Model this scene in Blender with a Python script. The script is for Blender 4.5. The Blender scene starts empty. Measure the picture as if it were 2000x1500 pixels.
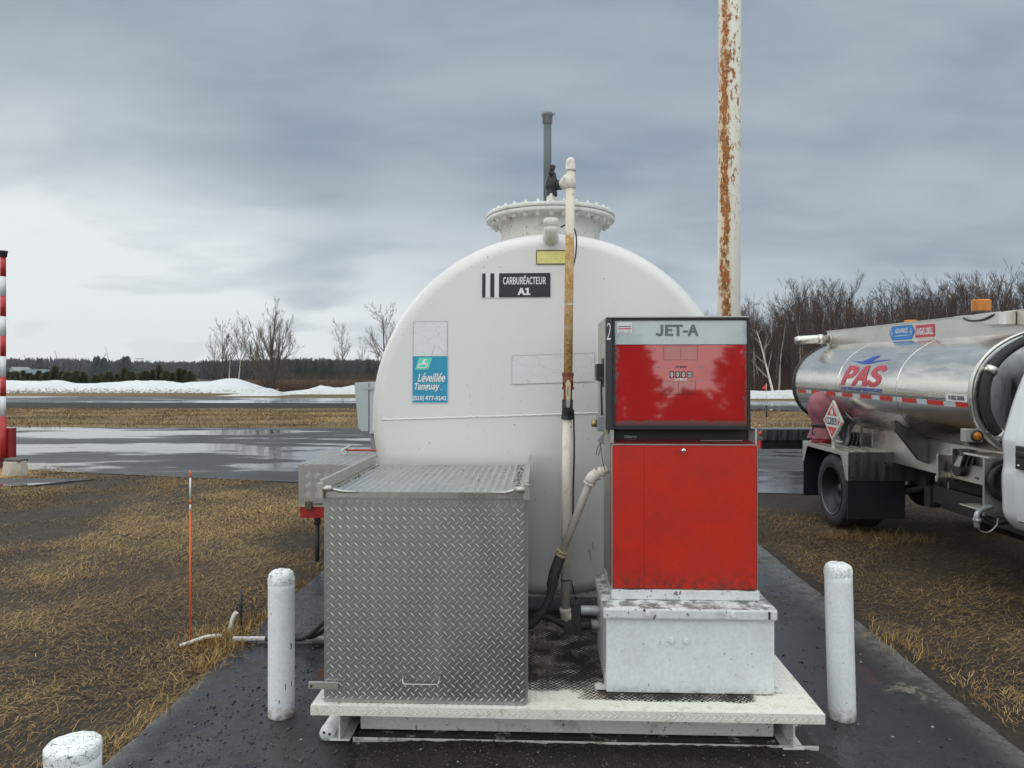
import bpy, math, random
import numpy as np
from mathutils import Vector, Matrix
from mathutils import noise as mnoise
sc = bpy.context.scene
R = math.radians
random.seed(7); rng = np.random.default_rng(7)

# ---------------------------------------------------------------- camera
CAMH = 1.8
cd = bpy.data.cameras.new('camera'); cam = bpy.data.objects.new('camera', cd)
sc.collection.objects.link(cam); sc.camera = cam
cam.location = (0, 0, CAMH); cam.rotation_euler = (R(90), 0, 0)
cd.sensor_width = 36; cd.lens = 26.1; cd.shift_y = -0.0075
cd.clip_start = 0.05; cd.clip_end = 6000
FOC = 1450.0; HY = 735.0

# ---------------------------------------------------------------- world: overcast sky
w = bpy.data.worlds.new('World'); sc.world = w; w.use_nodes = True
nt = w.node_tree; nt.nodes.clear()
def N(t, **k):
    n = nt.nodes.new(t)
    for a, b in k.items(): setattr(n, a, b)
    return n
def L(a, b): nt.links.new(a, b)
def M(op, a, b=None, c=None, clamp=False):
    n = N('ShaderNodeMath', operation=op); n.use_clamp = clamp
    for i, x in enumerate((a, b, c)):
        if x is None: continue
        if isinstance(x, (int, float)): n.inputs[i].default_value = x
        else: L(x, n.inputs[i])
    return n.outputs[0]
def MR(v, a, b, c, d, smooth=True):
    n = N('ShaderNodeMapRange'); n.interpolation_type = 'SMOOTHSTEP' if smooth else 'LINEAR'
    L(v, n.inputs[0])
    for i, x in zip((1, 2, 3, 4), (a, b, c, d)): n.inputs[i].default_value = x
    return n.outputs[0]
def MIX(f, a, b, mode='MIX'):
    n = N('ShaderNodeMix'); n.data_type = 'RGBA'; n.blend_type = mode
    if isinstance(f, (int, float)): n.inputs[0].default_value = f
    else: L(f, n.inputs[0])
    for i, x in ((6, a), (7, b)):
        if isinstance(x, tuple): n.inputs[i].default_value = (*x, 1)
        else: L(x, n.inputs[i])
    return n.outputs[2]
SUN_EL, SUN_AZ = 24.0, -48.0          # degrees; azimuth from +Y towards +X
sky = N('ShaderNodeTexSky', sky_type='NISHITA'); sky.sun_disc = False
sky.sun_elevation = R(SUN_EL); sky.sun_rotation = R(SUN_AZ)
tc = N('ShaderNodeTexCoord'); sep = N('ShaderNodeSeparateXYZ'); L(tc.outputs['Generated'], sep.inputs[0])
dx, dy, dz = sep.outputs
zz = M('MAXIMUM', dz, 0.0)
den = M('ADD', zz, 0.20)
comb = N('ShaderNodeCombineXYZ'); L(M('DIVIDE', dx, den), comb.inputs[0]); L(M('DIVIDE', dy, den), comb.inputs[1])
def cloudnoise(scale, det, sx, sy, off, rot=0.35):
    mp = N('ShaderNodeMapping'); mp.inputs['Scale'].default_value = (sx, sy, 1); mp.inputs['Location'].default_value = off
    mp.inputs['Rotation'].default_value = (0, 0, rot)
    L(comb.outputs[0], mp.inputs[0])
    nn = N('ShaderNodeTexNoise'); nn.inputs['Scale'].default_value = scale; nn.inputs['Detail'].default_value = det
    nn.inputs['Roughness'].default_value = 0.5; nn.inputs['Distortion'].default_value = 0.35
    L(mp.outputs[0], nn.inputs['Vector']); return nn.outputs[0]
n1 = cloudnoise(0.55, 6, 0.8, 1.0, (3.1, 1.7, 0), 0.2)
n2 = cloudnoise(1.6, 7, 0.7, 1.0, (7.3, 4.2, 0), 0.4)
n3 = cloudnoise(4.5, 6, 0.5, 1.0, (1.3, 9.2, 0), 0.1)
mixn = M('ADD', M('ADD', M('MULTIPLY', n1, 0.46), M('MULTIPLY', n2, 0.34)), M('MULTIPLY', n3, 0.20))
cl = MR(mixn, 0.38, 0.62, 0.0, 1.0)
base_c = MIX(cl, (0.275, 0.348, 0.435), (0.465, 0.530, 0.600))
# bright band near the horizon, brightest to the left where the sun stands behind the cloud
left = MR(dx, 0.55, -0.6, 0.0, 1.0)
hor = M('MULTIPLY', MR(dz, 0.30, 0.02, 0.0, 1.0), M('ADD', M('MULTIPLY', left, 1.05), 0.20))
hor = M('MULTIPLY', hor, MR(n2, 0.36, 0.62, 0.45, 1.15))
# the sun's place behind the cloud
dt = N('ShaderNodeVectorMath', operation='DOT_PRODUCT'); L(tc.outputs['Generated'], dt.inputs[0]); dt.inputs[1].default_value = (math.sin(R(-33)), math.cos(R(-33)), 0.07)
glow = MR(dt.outputs['Value'], 0.93, 1.0, 0.0, 0.55)
hor = M('ADD', hor, M('MULTIPLY', glow, MR(n2, 0.38, 0.6, 0.6, 1.0)))
hor = M('MINIMUM', hor, 1.0)
c1 = MIX(hor, base_c, (0.86, 0.91, 0.94))
# an overcast sky is brightest overhead; unseen sky there and behind the viewer is brightened to light the tank
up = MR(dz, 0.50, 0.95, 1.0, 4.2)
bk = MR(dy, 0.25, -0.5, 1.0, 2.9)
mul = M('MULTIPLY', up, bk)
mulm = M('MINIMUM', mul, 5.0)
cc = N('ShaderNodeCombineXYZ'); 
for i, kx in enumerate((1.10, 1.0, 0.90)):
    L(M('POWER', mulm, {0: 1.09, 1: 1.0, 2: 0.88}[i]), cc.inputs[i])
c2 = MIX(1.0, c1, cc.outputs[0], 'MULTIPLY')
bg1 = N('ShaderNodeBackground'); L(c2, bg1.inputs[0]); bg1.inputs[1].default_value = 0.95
bg2 = N('ShaderNodeBackground'); L(sky.outputs[0], bg2.inputs[0]); bg2.inputs[1].default_value = 0.05
ms = N('ShaderNodeMixShader'); ms.inputs[0].default_value = 0.06
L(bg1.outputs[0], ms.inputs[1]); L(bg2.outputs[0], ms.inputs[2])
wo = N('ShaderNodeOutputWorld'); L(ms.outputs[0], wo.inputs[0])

# ---------------------------------------------------------------- sun behind the cloud
sd = bpy.data.lights.new('sun', 'SUN'); sun = bpy.data.objects.new('sun', sd); sc.collection.objects.link(sun)
sd.energy = 0.5; sd.angle = R(25); sd.color = (1, 0.95, 0.88)
el, az = R(SUN_EL), R(SUN_AZ)
tosun = Vector((math.sin(az)*math.cos(el), math.cos(az)*math.cos(el), math.sin(el)))
sun.rotation_euler = tosun.to_track_quat('Z', 'Y').to_euler()
sc.view_settings.view_transform = 'Standard'; sc.view_settings.look = 'None'
sc.view_settings.gamma = 1; sc.view_settings.exposure = 0.0
sc.cycles.max_bounces = 6; sc.cycles.diffuse_bounces = 3; sc.cycles.glossy_bounces = 4
sc.cycles.use_denoising = True

# ---------------------------------------------------------------- frames
YAW = R(2.3); PIV = 3.5
cY, sY = math.cos(YAW), math.sin(YAW)
def S2W(p):           # skid frame -> world
    x, y, z = p; return Vector((x*cY+(y-PIV)*sY, PIV+(y-PIV)*cY-x*sY, z))
def SX(px, y):        # skid x of something seen at picture column px standing at skid depth y
    t = (px-1000)/FOC; return (t*(PIV+(y-PIV)*cY)-(y-PIV)*sY)/(cY+t*sY)
def SZ(py, px, y):
    W = S2W((SX(px, y), y, 0)); return CAMH-(py-HY)/FOC*W.y
def WX(px, Y): return (px-1000)/FOC*Y
def WZ(py, Y): return CAMH-(py-HY)/FOC*Y
TP = Vector((5.0, 8.97, 0)); TPITCH = R(0.8)
def TZ(py, Y): return WZ(py, Y)-(Y-8.97)*math.tan(TPITCH)

# ---------------------------------------------------------------- mesh builder
class MB:
    def __init__(s): s.v = []; s.f = []; s.m = []; s.sm = []
    def add(s, vs, fs, m=0, smooth=False):
        o = len(s.v); s.v.extend([tuple(p) for p in vs])
        for f in fs: s.f.append(tuple(i+o for i in f)); s.m.append(m); s.sm.append(smooth)
    def box(s, x0, x1, y0, y1, z0, z1, m=0):
        vs = [(x, y, z) for x in (x0, x1) for y in (y0, y1) for z in (z0, z1)]
        s.add(vs, [(0,1,3,2),(4,6,7,5),(0,4,5,1),(2,3,7,6),(0,2,6,4),(1,5,7,3)], m)
    def obox(s, c, size, rot=None, m=0):
        h = [a/2 for a in size]
        vs = [Vector((x, y, z)) for x in (-h[0], h[0]) for y in (-h[1], h[1]) for z in (-h[2], h[2])]
        if rot is not None: vs = [rot @ v for v in vs]
        vs = [v+Vector(c) for v in vs]
        s.add(vs, [(0,1,3,2),(4,6,7,5),(0,4,5,1),(2,3,7,6),(0,2,6,4),(1,5,7,3)], m)
    def tube(s, pts, r, seg=12, caps=True, m=0, smooth=True):
        pts = [Vector(p) for p in pts]
        if not hasattr(r, '__len__'): r = [r]*len(pts)
        n = len(pts); t0 = (pts[1]-pts[0]).normalized()
        up = Vector((0, 0, 1)) if abs(t0.z) < 0.9 else Vector((1, 0, 0))
        a = t0.cross(up).normalized(); vs = []; prev = t0
        for i, p in enumerate(pts):
            t = (pts[min(i+1, n-1)]-pts[max(i-1, 0)])
            if t.length < 1e-9: t = prev
            t = t.normalized(); a = (a-t*a.dot(t))
            a = a.normalized() if a.length > 1e-6 else t.orthogonal().normalized()
            b = t.cross(a); prev = t
            for k in range(seg):
                an = 2*math.pi*k/seg; vs.append(p+(a*math.cos(an)+b*math.sin(an))*r[i])
        fs = [(i*seg+k, i*seg+(k+1) % seg, (i+1)*seg+(k+1) % seg, (i+1)*seg+k) for i in range(n-1) for k in range(seg)]
        s.add(vs, fs, m, smooth)
        if caps:
            o = len(s.v)-len(vs)
            s.f.append(tuple(o+k for k in reversed(range(seg)))); s.m.append(m); s.sm.append(False)
            s.f.append(tuple(o+(n-1)*seg+k for k in range(seg))); s.m.append(m); s.sm.append(False)
    def cyl(s, p0, p1, r, r1=None, seg=16, m=0): s.tube([p0, p1], [r, r if r1 is None else r1], seg, True, m)
    def lathe(s, prof, c, axis='Z', seg=32, m=0, smooth=True):   # prof: (r, h)
        vs = []
        for r, h in prof:
            for k in range(seg):
                a = 2*math.pi*k/seg; x, y = r*math.cos(a), r*math.sin(a)
                p = {'Z': (x, y, h), 'Y': (x, h, y), 'X': (h, x, y)}[axis]
                vs.append((p[0]+c[0], p[1]+c[1], p[2]+c[2]))
        n = len(prof)
        fs = [(i*seg+k, i*seg+(k+1) % seg, (i+1)*seg+(k+1) % seg, (i+1)*seg+k) for i in range(n-1) for k in range(seg)]
        s.add(vs, fs, m, smooth)
    def prism(s, poly, a, b, plane='XZ', m=0):   # poly extruded from a to b along the third axis
        def P(u, v, t): return {'XZ': (u, t, v), 'XY': (u, v, t), 'YZ': (t, u, v)}[plane]
        n = len(poly); vs = [P(u, v, a) for u, v in poly]+[P(u, v, b) for u, v in poly]
        fs = [tuple(range(n)), tuple(range(2*n-1, n-1, -1))]+[(i, i+n, (i+1) % n+n, (i+1) % n) for i in range(n)]
        s.add(vs, fs, m)
    def quadgrid(s, fn, nu, nv, m=0, smooth=True):
        vs = [fn(i/nu, j/nv) for i in range(nu+1) for j in range(nv+1)]
        fs = [(i*(nv+1)+j, (i+1)*(nv+1)+j, (i+1)*(nv+1)+j+1, i*(nv+1)+j+1) for i in range(nu) for j in range(nv)]
        s.add(vs, fs, m, smooth)
    def hexbolt(s, c, r, h, axis='Z', m=0):
        ax = {'X': Vector((1,0,0)), 'Y': Vector((0,1,0)), 'Z': Vector((0,0,1))}[axis]
        s.tube([Vector(c), Vector(c)+ax*h], r, 6, True, m, False)

ROOT = {}     # object name -> (base point in its frame)
def link(o): sc.collection.objects.link(o); return o
def thing(name, label, cat, base=(0,0,0), frame='W', group=None):
    o = link(bpy.data.objects.new(name, None)); o.empty_display_size = 0.2
    if frame == 'S': o.location = S2W(base); o.rotation_euler = (0, 0, -YAW)
    elif frame == 'T': o.location = base; o.rotation_euler = (TPITCH, 0, 0)
    else: o.location = base
    o['label'] = label; o['category'] = cat
    if group: o['group'] = group
    ROOT[o.name] = Vector(base); return o
def obj(name, mb, mats, parent=None, bevel=0, label=None, base=None, frame='W'):
    me = bpy.data.meshes.new(name)
    b = ROOT[parent.name] if parent is not None else (Vector(base) if base else Vector((0,0,0)))
    V = np.array([tuple(p) for p in mb.v], dtype=np.float64)-np.array(b)
    me.from_pydata(V.tolist(), [], mb.f)
    if not isinstance(mats, (list, tuple)): mats = [mats]
    for mt in mats: me.materials.append(mt)
    me.polygons.foreach_set('material_index', mb.m); me.polygons.foreach_set('use_smooth', mb.sm)
    me.update()
    o = link(bpy.data.objects.new(name, me))
    if parent is not None: o.parent = parent
    else:
        o.location = b if frame != 'S' else S2W(b)
        if frame == 'S': o.rotation_euler = (0, 0, -YAW)
    ROOT[o.name] = b
    if bevel:
        md = o.modifiers.new('bevel', 'BEVEL'); md.width = bevel; md.segments = 2; md.limit_method = 'ANGLE'; md.angle_limit = R(40)
        md.harden_normals = False
    if label: o['label'] = label
    return o
def tag(o, label, cat, group=None):
    o['label'] = label; o['category'] = cat
    if group: o['group'] = group
    return o
def fastmesh(name, V, loops, starts, totals, mats, kind=None, attr=None, smooth=False):
    me = bpy.data.meshes.new(name)
    me.vertices.add(len(V)); me.vertices.foreach_set('co', V.astype(np.float32).ravel())
    me.loops.add(len(loops)); me.loops.foreach_set('vertex_index', loops.astype(np.int32))
    me.polygons.add(len(starts)); me.polygons.foreach_set('loop_start', starts.astype(np.int32))
    me.polygons.foreach_set('loop_total', totals.astype(np.int32))
    if not isinstance(mats, (list, tuple)): mats = [mats]
    for mt in mats: me.materials.append(mt)
    if attr is not None:
        a = me.attributes.new('tint', 'FLOAT', 'POINT'); a.data.foreach_set('value', attr.astype(np.float32))
    me.update(calc_edges=True); me.validate()
    o = link(bpy.data.objects.new(name, me))
    if kind: o['kind'] = kind
    return o

# ---------------------------------------------------------------- materials
MATS = {}
class NT:
    def __init__(s, name):
        s.mat = bpy.data.materials.new(name); s.mat.use_nodes = True; s.t = s.mat.node_tree
        s.b = s.t.nodes['Principled BSDF']; s._pos = None
    def n(s, t, **k):
        n = s.t.nodes.new(t)
        for a, b in k.items(): setattr(n, a, b)
        return n
    def l(s, a, b): s.t.links.new(a, b)
    def pos(s):
        if s._pos is None: s._pos = s.n('ShaderNodeTexCoord').outputs['Object']
        return s._pos
    def noise(s, scale, det=5, rough=0.55, sc3=None, dist=0.0, off=None):
        nn = s.n('ShaderNodeTexNoise'); nn.inputs['Scale'].default_value = scale
        nn.inputs['Detail'].default_value = det; nn.inputs['Roughness'].default_value = rough; nn.inputs['Distortion'].default_value = dist
        if sc3 or off:
            mp = s.n('ShaderNodeMapping'); s.l(s.pos(), mp.inputs[0])
            if sc3: mp.inputs['Scale'].default_value = sc3
            if off: mp.inputs['Location'].default_value = off
            s.l(mp.outputs[0], nn.inputs['Vector'])
        else: s.l(s.pos(), nn.inputs['Vector'])
        return nn.outputs[0]
    def voro(s, scale, feature='F1', sc3=None):
        v = s.n('ShaderNodeTexVoronoi'); v.feature = feature; v.inputs['Scale'].default_value = scale
        if sc3:
            mp = s.n('ShaderNodeMapping'); s.l(s.pos(), mp.inputs[0]); mp.inputs['Scale'].default_value = sc3
            s.l(mp.outputs[0], v.inputs['Vector'])
        else: s.l(s.pos(), v.inputs['Vector'])
        return v.outputs[0]
    def math(s, op, a, b=None, c=None, clamp=False):
        n = s.n('ShaderNodeMath', operation=op); n.use_clamp = clamp
        for i, x in enumerate((a, b, c)):
            if x is None: continue
            if isinstance(x, (int, float)): n.inputs[i].default_value = x
            else: s.l(x, n.inputs[i])
        return n.outputs[0]
    def mr(s, v, a, b, c=0.0, d=1.0, smooth=True):
        n = s.n('ShaderNodeMapRange'); n.interpolation_type = 'SMOOTHSTEP' if smooth else 'LINEAR'
        s.l(v, n.inputs[0])
        for i, x in zip((1, 2, 3, 4), (a, b, c, d)):
            if isinstance(x, (int, float)): n.inputs[i].default_value = x
            else: s.l(x, n.inputs[i])
        return n.outputs[0]
    def mix(s, f, a, b, mode='MIX'):
        n = s.n('ShaderNodeMix'); n.data_type = 'RGBA'; n.blend_type = mode
        if isinstance(f, (int, float)): n.inputs[0].default_value = f
        else: s.l(f, n.inputs[0])
        for i, x in ((6, a), (7, b)):
            if isinstance(x, (tuple, list)): n.inputs[i].default_value = (*x[:3], 1)
            else: s.l(x, n.inputs[i])
        return n.outputs[2]
    def xyz(s):
        n = s.n('ShaderNodeSeparateXYZ'); s.l(s.pos(), n.inputs[0]); return n.outputs
    def set(s, **k):
        for a, x in k.items():
            i = s.b.inputs[a.replace('_', ' ')]
            if isinstance(x, (int, float)): i.default_value = x
            elif isinstance(x, (tuple, list)): i.default_value = (*x[:3], 1)
            else: s.l(x, i)
        return s
    def bump(s, h, strength=0.3, dist=0.01):
        n = s.n('ShaderNodeBump'); n.inputs['Strength'].default_value = strength; n.inputs['Distance'].default_value = dist
        s.l(h, n.inputs['Height']); s.l(n.outputs[0], s.b.inputs['Normal']); return s
def worn(name, col, rough=0.45, gv=1.0, metal=0.0, dirt=(0.10, 0.085, 0.065), amt=0.35, scale=3.0, spots=0.0, streak=False,
         rust=0.0, rustcol=(0.30, 0.11, 0.025), bump=0.12, coat=0.0, fine=60, lowdirt=None, topdirt=0.0):
    t = NT(name)
    a = t.noise(scale, 6, 0.65, (1, 1, 0.25) if streak else None)
    m = t.mr(a, 0.50, 0.78)
    g = t.noise(fine, 3, 0.6)
    c = t.mix(t.mr(g, 0.3, 0.7), tuple(x*(1-0.07*gv) for x in col), tuple(min(1, x*(1+0.04*gv)) for x in col))
    c = t.mix(t.math('MULTIPLY', m, amt), c, dirt)
    if spots:
        sp = t.noise(38, 2, 0.5); k = t.mr(sp, 0.74-spots*0.1, 0.80-spots*0.1)
        c = t.mix(t.math('MULTIPLY', k, 0.85), c, tuple(x*0.6 for x in dirt))
    if lowdirt:     # splashes: z0 (full) to z1 (none), object space
        zo = t.xyz()[2]; k = t.mr(zo, lowdirt[0], lowdirt[1], 1.0, 0.0)
        k2 = t.math('MULTIPLY', k, t.mr(t.noise(26, 6, 0.75), 0.40, 0.62))
        c = t.mix(t.math('MULTIPLY', k2, 0.85), c, dirt)
    ro = t.mr(a, 0.3, 0.8, rough*0.85, min(1, rough*1.3))
    if rust:
        rr = t.noise(9, 8, 0.72, (1, 1, 0.35)); k = t.mr(rr, 0.66-rust*0.3, 0.74-rust*0.3)
        r2 = t.mix(t.noise(70, 4, 0.7), rustcol, tuple(x*0.35 for x in rustcol))
        c = t.mix(k, c, r2); ro = t.math('MAXIMUM', ro, t.math('MULTIPLY', k, 0.85))
    if topdirt:     # grime that settles on level faces
        ge = t.n('ShaderNodeNewGeometry'); sx_ = t.n('ShaderNodeSeparateXYZ'); t.l(ge.outputs['Normal'], sx_.inputs[0])
        kt = t.math('MULTIPLY', t.mr(sx_.outputs[2], 0.6, 0.95), t.mr(t.noise(9, 7, 0.75, off=(4, 4, 4)), 0.44, 0.56)); c = t.mix(t.math('MULTIPLY', kt, topdirt), c, (0.045, 0.04, 0.035))
    t.set(Base_Color=c, Roughness=ro, Metallic=metal, Coat_Weight=coat, Coat_Roughness=0.08)
    if bump: t.bump(t.math('ADD', t.noise(scale*6, 5, 0.6), t.math('MULTIPLY', g, 0.3)), bump, 0.004)
    return t.mat
def flat(name, col, rough=0.5, metal=0.0, var=0.12, scale=25):
    t = NT(name); c = t.mix(t.noise(scale, 4, 0.6), tuple(x*(1-var) for x in col), tuple(min(1, x*(1+var)) for x in col))
    t.set(Base_Color=c, Roughness=rough, Metallic=metal); return t.mat

WHITE = (0.77, 0.785, 0.785)
m_tank = worn('tank_paint', (0.66, 0.658, 0.65), 0.40, gv=0.15, amt=0.22, scale=2.4, dirt=(0.44, 0.42, 0.38), streak=True, spots=0.22, bump=0.012)
m_white = worn('white_paint', WHITE, 0.45, amt=0.28, scale=6, dirt=(0.22, 0.20, 0.16), spots=0.35, bump=0.15)
m_flange = worn('flange_paint', (0.70, 0.70, 0.66), 0.5, amt=0.45, scale=9, dirt=(0.16, 0.13, 0.09), spots=0.6, rust=0.05)
m_pipe = worn('pipe_paint', (0.70, 0.66, 0.60), 0.5, amt=0.5, scale=14, dirt=(0.30, 0.20, 0.13), spots=0.6, rust=0.12, rustcol=(0.38, 0.2, 0.1))
m_black = flat('black_plastic', (0.018, 0.018, 0.02), 0.45)
m_rubber = flat('rubber', (0.022, 0.022, 0.023), 0.7)
m_dark = worn('dark_steel', (0.03, 0.03, 0.032), 0.6, amt=0.4, dirt=(0.06, 0.05, 0.04))
m_galv = worn('galvanised', (0.42, 0.44, 0.45), 0.45, metal=0.6, amt=0.3, scale=12, dirt=(0.2, 0.2, 0.2))
m_grey = worn('grey_paint', (0.22, 0.24, 0.26), 0.5, amt=0.2)
m_greybox = worn('grey_box_paint', (0.40, 0.45, 0.48), 0.45, amt=0.15, scale=4, dirt=(0.25, 0.26, 0.26))
m_alu = worn('aluminium', (0.50, 0.50, 0.49), 0.36, metal=1.0, amt=0.35, scale=5, dirt=(0.30, 0.29, 0.27), bump=0.05)
m_alutrim = worn('aluminium_trim', (0.50, 0.49, 0.45), 0.38, metal=0.8, amt=0.3, scale=8)
m_chrome = flat('chrome', (0.8, 0.8, 0.8), 0.12, 1.0, 0.03)
m_signblack = flat('sign_black', (0.012, 0.013, 0.018), 0.5)
m_signwhite = flat('sign_white', (0.72, 0.72, 0.73), 0.5, var=0.05)
m_yellow = worn('faded_yellow', (0.70, 0.64, 0.22), 0.5, amt=0.25, dirt=(0.4, 0.33, 0.1), bump=0)
m_orange = flat('orange_plastic', (0.80, 0.13, 0.03), 0.5)

def rust_pipe(name, lo, hi, base=(0.70, 0.64, 0.54), cover=0.6):
    """paint bleached to ochre rust between object heights lo and hi"""
    t = NT(name); z = t.xyz()[2]
    band = t.math('MULTIPLY', t.mr(z, lo-0.10, lo+0.02), t.mr(z, hi-0.14, hi+0.10, 1.0, 0.0))
    n = t.noise(22, 8, 0.75, (1, 1, 0.5)); n2 = t.noise(90, 4, 0.7); n3 = t.noise(11, 6, 0.7, off=(5, 5, 5))
    k = t.mr(t.math('ADD', t.math('MULTIPLY', band, cover), t.math('MULTIPLY', n, 0.55)), 0.50, 0.62)
    och = t.mix(t.mr(n2, 0.35, 0.65), (0.66, 0.43, 0.17), (0.40, 0.18, 0.045))
    och = t.mix(t.mr(n3, 0.42, 0.66), och, (0.66, 0.52, 0.30))
    pc = t.mix(t.mr(n3, 0.55, 0.70), base, (0.36, 0.26, 0.17))
    t.set(Base_Color=t.mix(k, pc, och), Roughness=0.72).bump(n2, 0.4, 0.003); return t.mat

def mat_tread(name, col, rough, metal, dirtfn=None):
    t = NT(name); n = t.noise(4, 5, 0.6, (1, 1, 0.35)); f = t.noise(90, 3, 0.6, (1, 1, 1))
    c = t.mix(t.mr(n, 0.35, 0.7), col, tuple(x*0.80 for x in col))
    c = t.mix(t.mr(t.noise(1.7, 5, 0.65, (1, 1, 0.8), off=(2, 7, 5)), 0.42, 0.66, 0, 0.35), c, (col[0]*1.10, col[1]*1.05, col[2]*0.88)); c = t.mix(t.mr(t.noise(11, 4, 0.6, (1, 1, 0.05), off=(8, 1, 1)), 0.60, 0.68, 0, 0.35), c, tuple(min(1, x*1.25) for x in col))
    sp = t.mr(t.noise(20, 5, 0.7, off=(3, 3, 3)), 0.62, 0.74)
    c = t.mix(t.math('MULTIPLY', sp, 0.2), c, tuple(min(1, x*1.25) for x in col))
    t.set(Base_Color=c, Metallic=metal, Roughness=t.mr(n, 0.3, 0.75, rough*0.8, rough*1.3)).bump(f, 0.06, 0.002)
    return t.mat
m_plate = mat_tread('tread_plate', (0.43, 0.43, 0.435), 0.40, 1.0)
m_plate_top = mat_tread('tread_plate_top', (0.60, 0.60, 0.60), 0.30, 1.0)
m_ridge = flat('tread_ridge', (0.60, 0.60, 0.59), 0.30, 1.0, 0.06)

# ---------------------------------------------------------------- tread plate ridges as real geometry
def treads(mb, O, U, V, w, h, pitch=0.038, length=0.030, width=0.0056, height=0.0022, m=1, bars=1, bargap=0.0):
    O, U, V = Vector(O), Vector(U).normalized(), Vector(V).normalized(); Wn = U.cross(V)
    rows = int(h/(pitch*0.54))+1; cols = int(w/pitch)+1
    for j in range(rows+1):
        s = 1 if j % 2 else -1
        for i in range(cols+1):
            cu = (i+(0.5 if j % 2 else 0.0))*pitch; cv = j*pitch*0.54
            d = (U*0.707+V*0.707*s); e = (U*-0.707*s+V*0.707)
            for b in range(bars):
                off = (b-(bars-1)/2)*bargap
                C = O+U*cu+V*cv+e*off
                if bars > 1:
                    uu = cu+(e.dot(U))*off; vv = cv+e.dot(V)*off
                else: uu, vv = cu, cv
                L2 = length/2*(1-(abs(off)*0.5/length if bars > 1 else 0))
                ex = L2*0.707
                if uu-ex < 0.001 or uu+ex > w-0.001 or vv-ex < 0.001 or vv+ex > h-0.001: continue
                vs = [C-d*L2, C+d*L2, C+e*width/2, C-e*width/2, C-d*L2*0.8+Wn*height*0.8, C+d*L2*0.8+Wn*height*0.8]
                mb.add(vs, [(0,3,5,4) if True else 0,(3,1,5),(1,2,5),(2,0,4,5)][0:4], m, False)

# ---------------------------------------------------------------- lettering (the grotesque that ships inside Blender, else its built-in face)
import os
FONT = None
try:
    _p = os.path.join(bpy.utils.system_resource('DATAFILES'), 'fonts', 'Noto Sans CJK Regular.woff2')
    if os.path.exists(_p): FONT = bpy.data.fonts.load(_p)
except Exception: FONT = None
def lettering(mb, s, fn, u0, v0, w, h, bold=0.0, shear=0.0, m=0, cuts=0, xcuts=0):
    cu = bpy.data.curves.new('tmp', 'FONT'); cu.body = s; cu.size = 1; cu.font = FONT or cu.font; cu.offset = bold*0.42; cu.shear = shear; cu.resolution_u = 4
    o = bpy.data.objects.new('tmp', cu); link(o); bpy.context.view_layer.update()
    me = bpy.data.meshes.new_from_object(o.evaluated_get(bpy.context.evaluated_depsgraph_get()))
    if cuts or xcuts:
        import bmesh
        bm = bmesh.new(); bm.from_mesh(me); ys = [v.co.y for v in bm.verts]; xs = [v.co.x for v in bm.verts]
        for k in range(1, cuts+1):
            yy = min(ys)+(max(ys)-min(ys))*k/(cuts+1)
            bmesh.ops.bisect_plane(bm, geom=bm.verts[:]+bm.edges[:]+bm.faces[:], plane_co=(0, yy, 0), plane_no=(0, 1, 0))
        for k in range(1, xcuts+1):
            xx = min(xs)+(max(xs)-min(xs))*k/(xcuts+1)
            bmesh.ops.bisect_plane(bm, geom=bm.verts[:]+bm.edges[:]+bm.faces[:], plane_co=(xx, 0, 0), plane_no=(1, 0, 0))
        bm.to_mesh(me); bm.free()
    vs = [v.co.copy() for v in me.vertices]; fs = [tuple(p.vertices) for p in me.polygons]
    x0, x1 = min(v.x for v in vs), max(v.x for v in vs); y0, y1 = min(v.y for v in vs), max(v.y for v in vs)
    mb.add([fn(u0+(v.x-x0)/(x1-x0)*w, v0+(v.y-y0)/(y1-y0)*h) for v in vs], fs, m)
    bpy.data.objects.remove(o); bpy.data.curves.remove(cu); bpy.data.meshes.remove(me)
def sheet(mb, fn, u0, v0, w, h, nu=1, nv=1, m=0):
    mb.quadgrid(lambda a, b: fn(u0+a*w, v0+b*h), nu, nv, m)
# ================================================================ ground and paving
def poly_sheet(name, pts, z, mat, thick=0.0):
    mb = MB()
    if thick: mb.prism([(p[0], p[1]) for p in pts], z-thick, z, 'XY')
    else: mb.add([(p[0], p[1], z) for p in pts], [tuple(range(len(pts)))])
    o = obj(name, mb, mat); o['kind'] = 'structure'; return o
def m_soil():
    t = NT('soil'); a = t.noise(0.9, 6, 0.6); b = t.noise(14, 6, 0.7); g = t.noise(75, 5, 0.7); v = t.voro(55)
    c = t.mix(t.mr(b, 0.35, 0.65), (0.026, 0.019, 0.013), (0.046, 0.033, 0.020))
    c = t.mix(t.mr(a, 0.5, 0.68, 0, 0.5), c, (0.12, 0.085, 0.045))
    st = t.mr(v, 0.02, 0.20, 1.0, 0.0); c = t.mix(t.math('MULTIPLY', st, t.mr(a, 0.32, 0.45, 0.7, 0.0)), c, (0.09, 0.09, 0.09))
    t.set(Base_Color=c, Roughness=0.85).bump(t.math('ADD', g, t.math('MULTIPLY', b, 2)), 0.8, 0.03); return t.mat
def m_strip(name, c1, c2, c3, sc):
    t = NT(name); a = t.noise(sc, 7, 0.65, (0.18, 1, 1)); b = t.noise(6, 6, 0.75, (0.5, 1, 1))
    c = t.mix(t.mr(a, 0.36, 0.60), c1, c2); c = t.mix(t.mr(b, 0.42, 0.64, 0, 0.8), c, c3)
    t.set(Base_Color=c, Roughness=0.9, Specular_IOR_Level=0.2).bump(b, 0.8, 0.06); return t.mat
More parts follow.
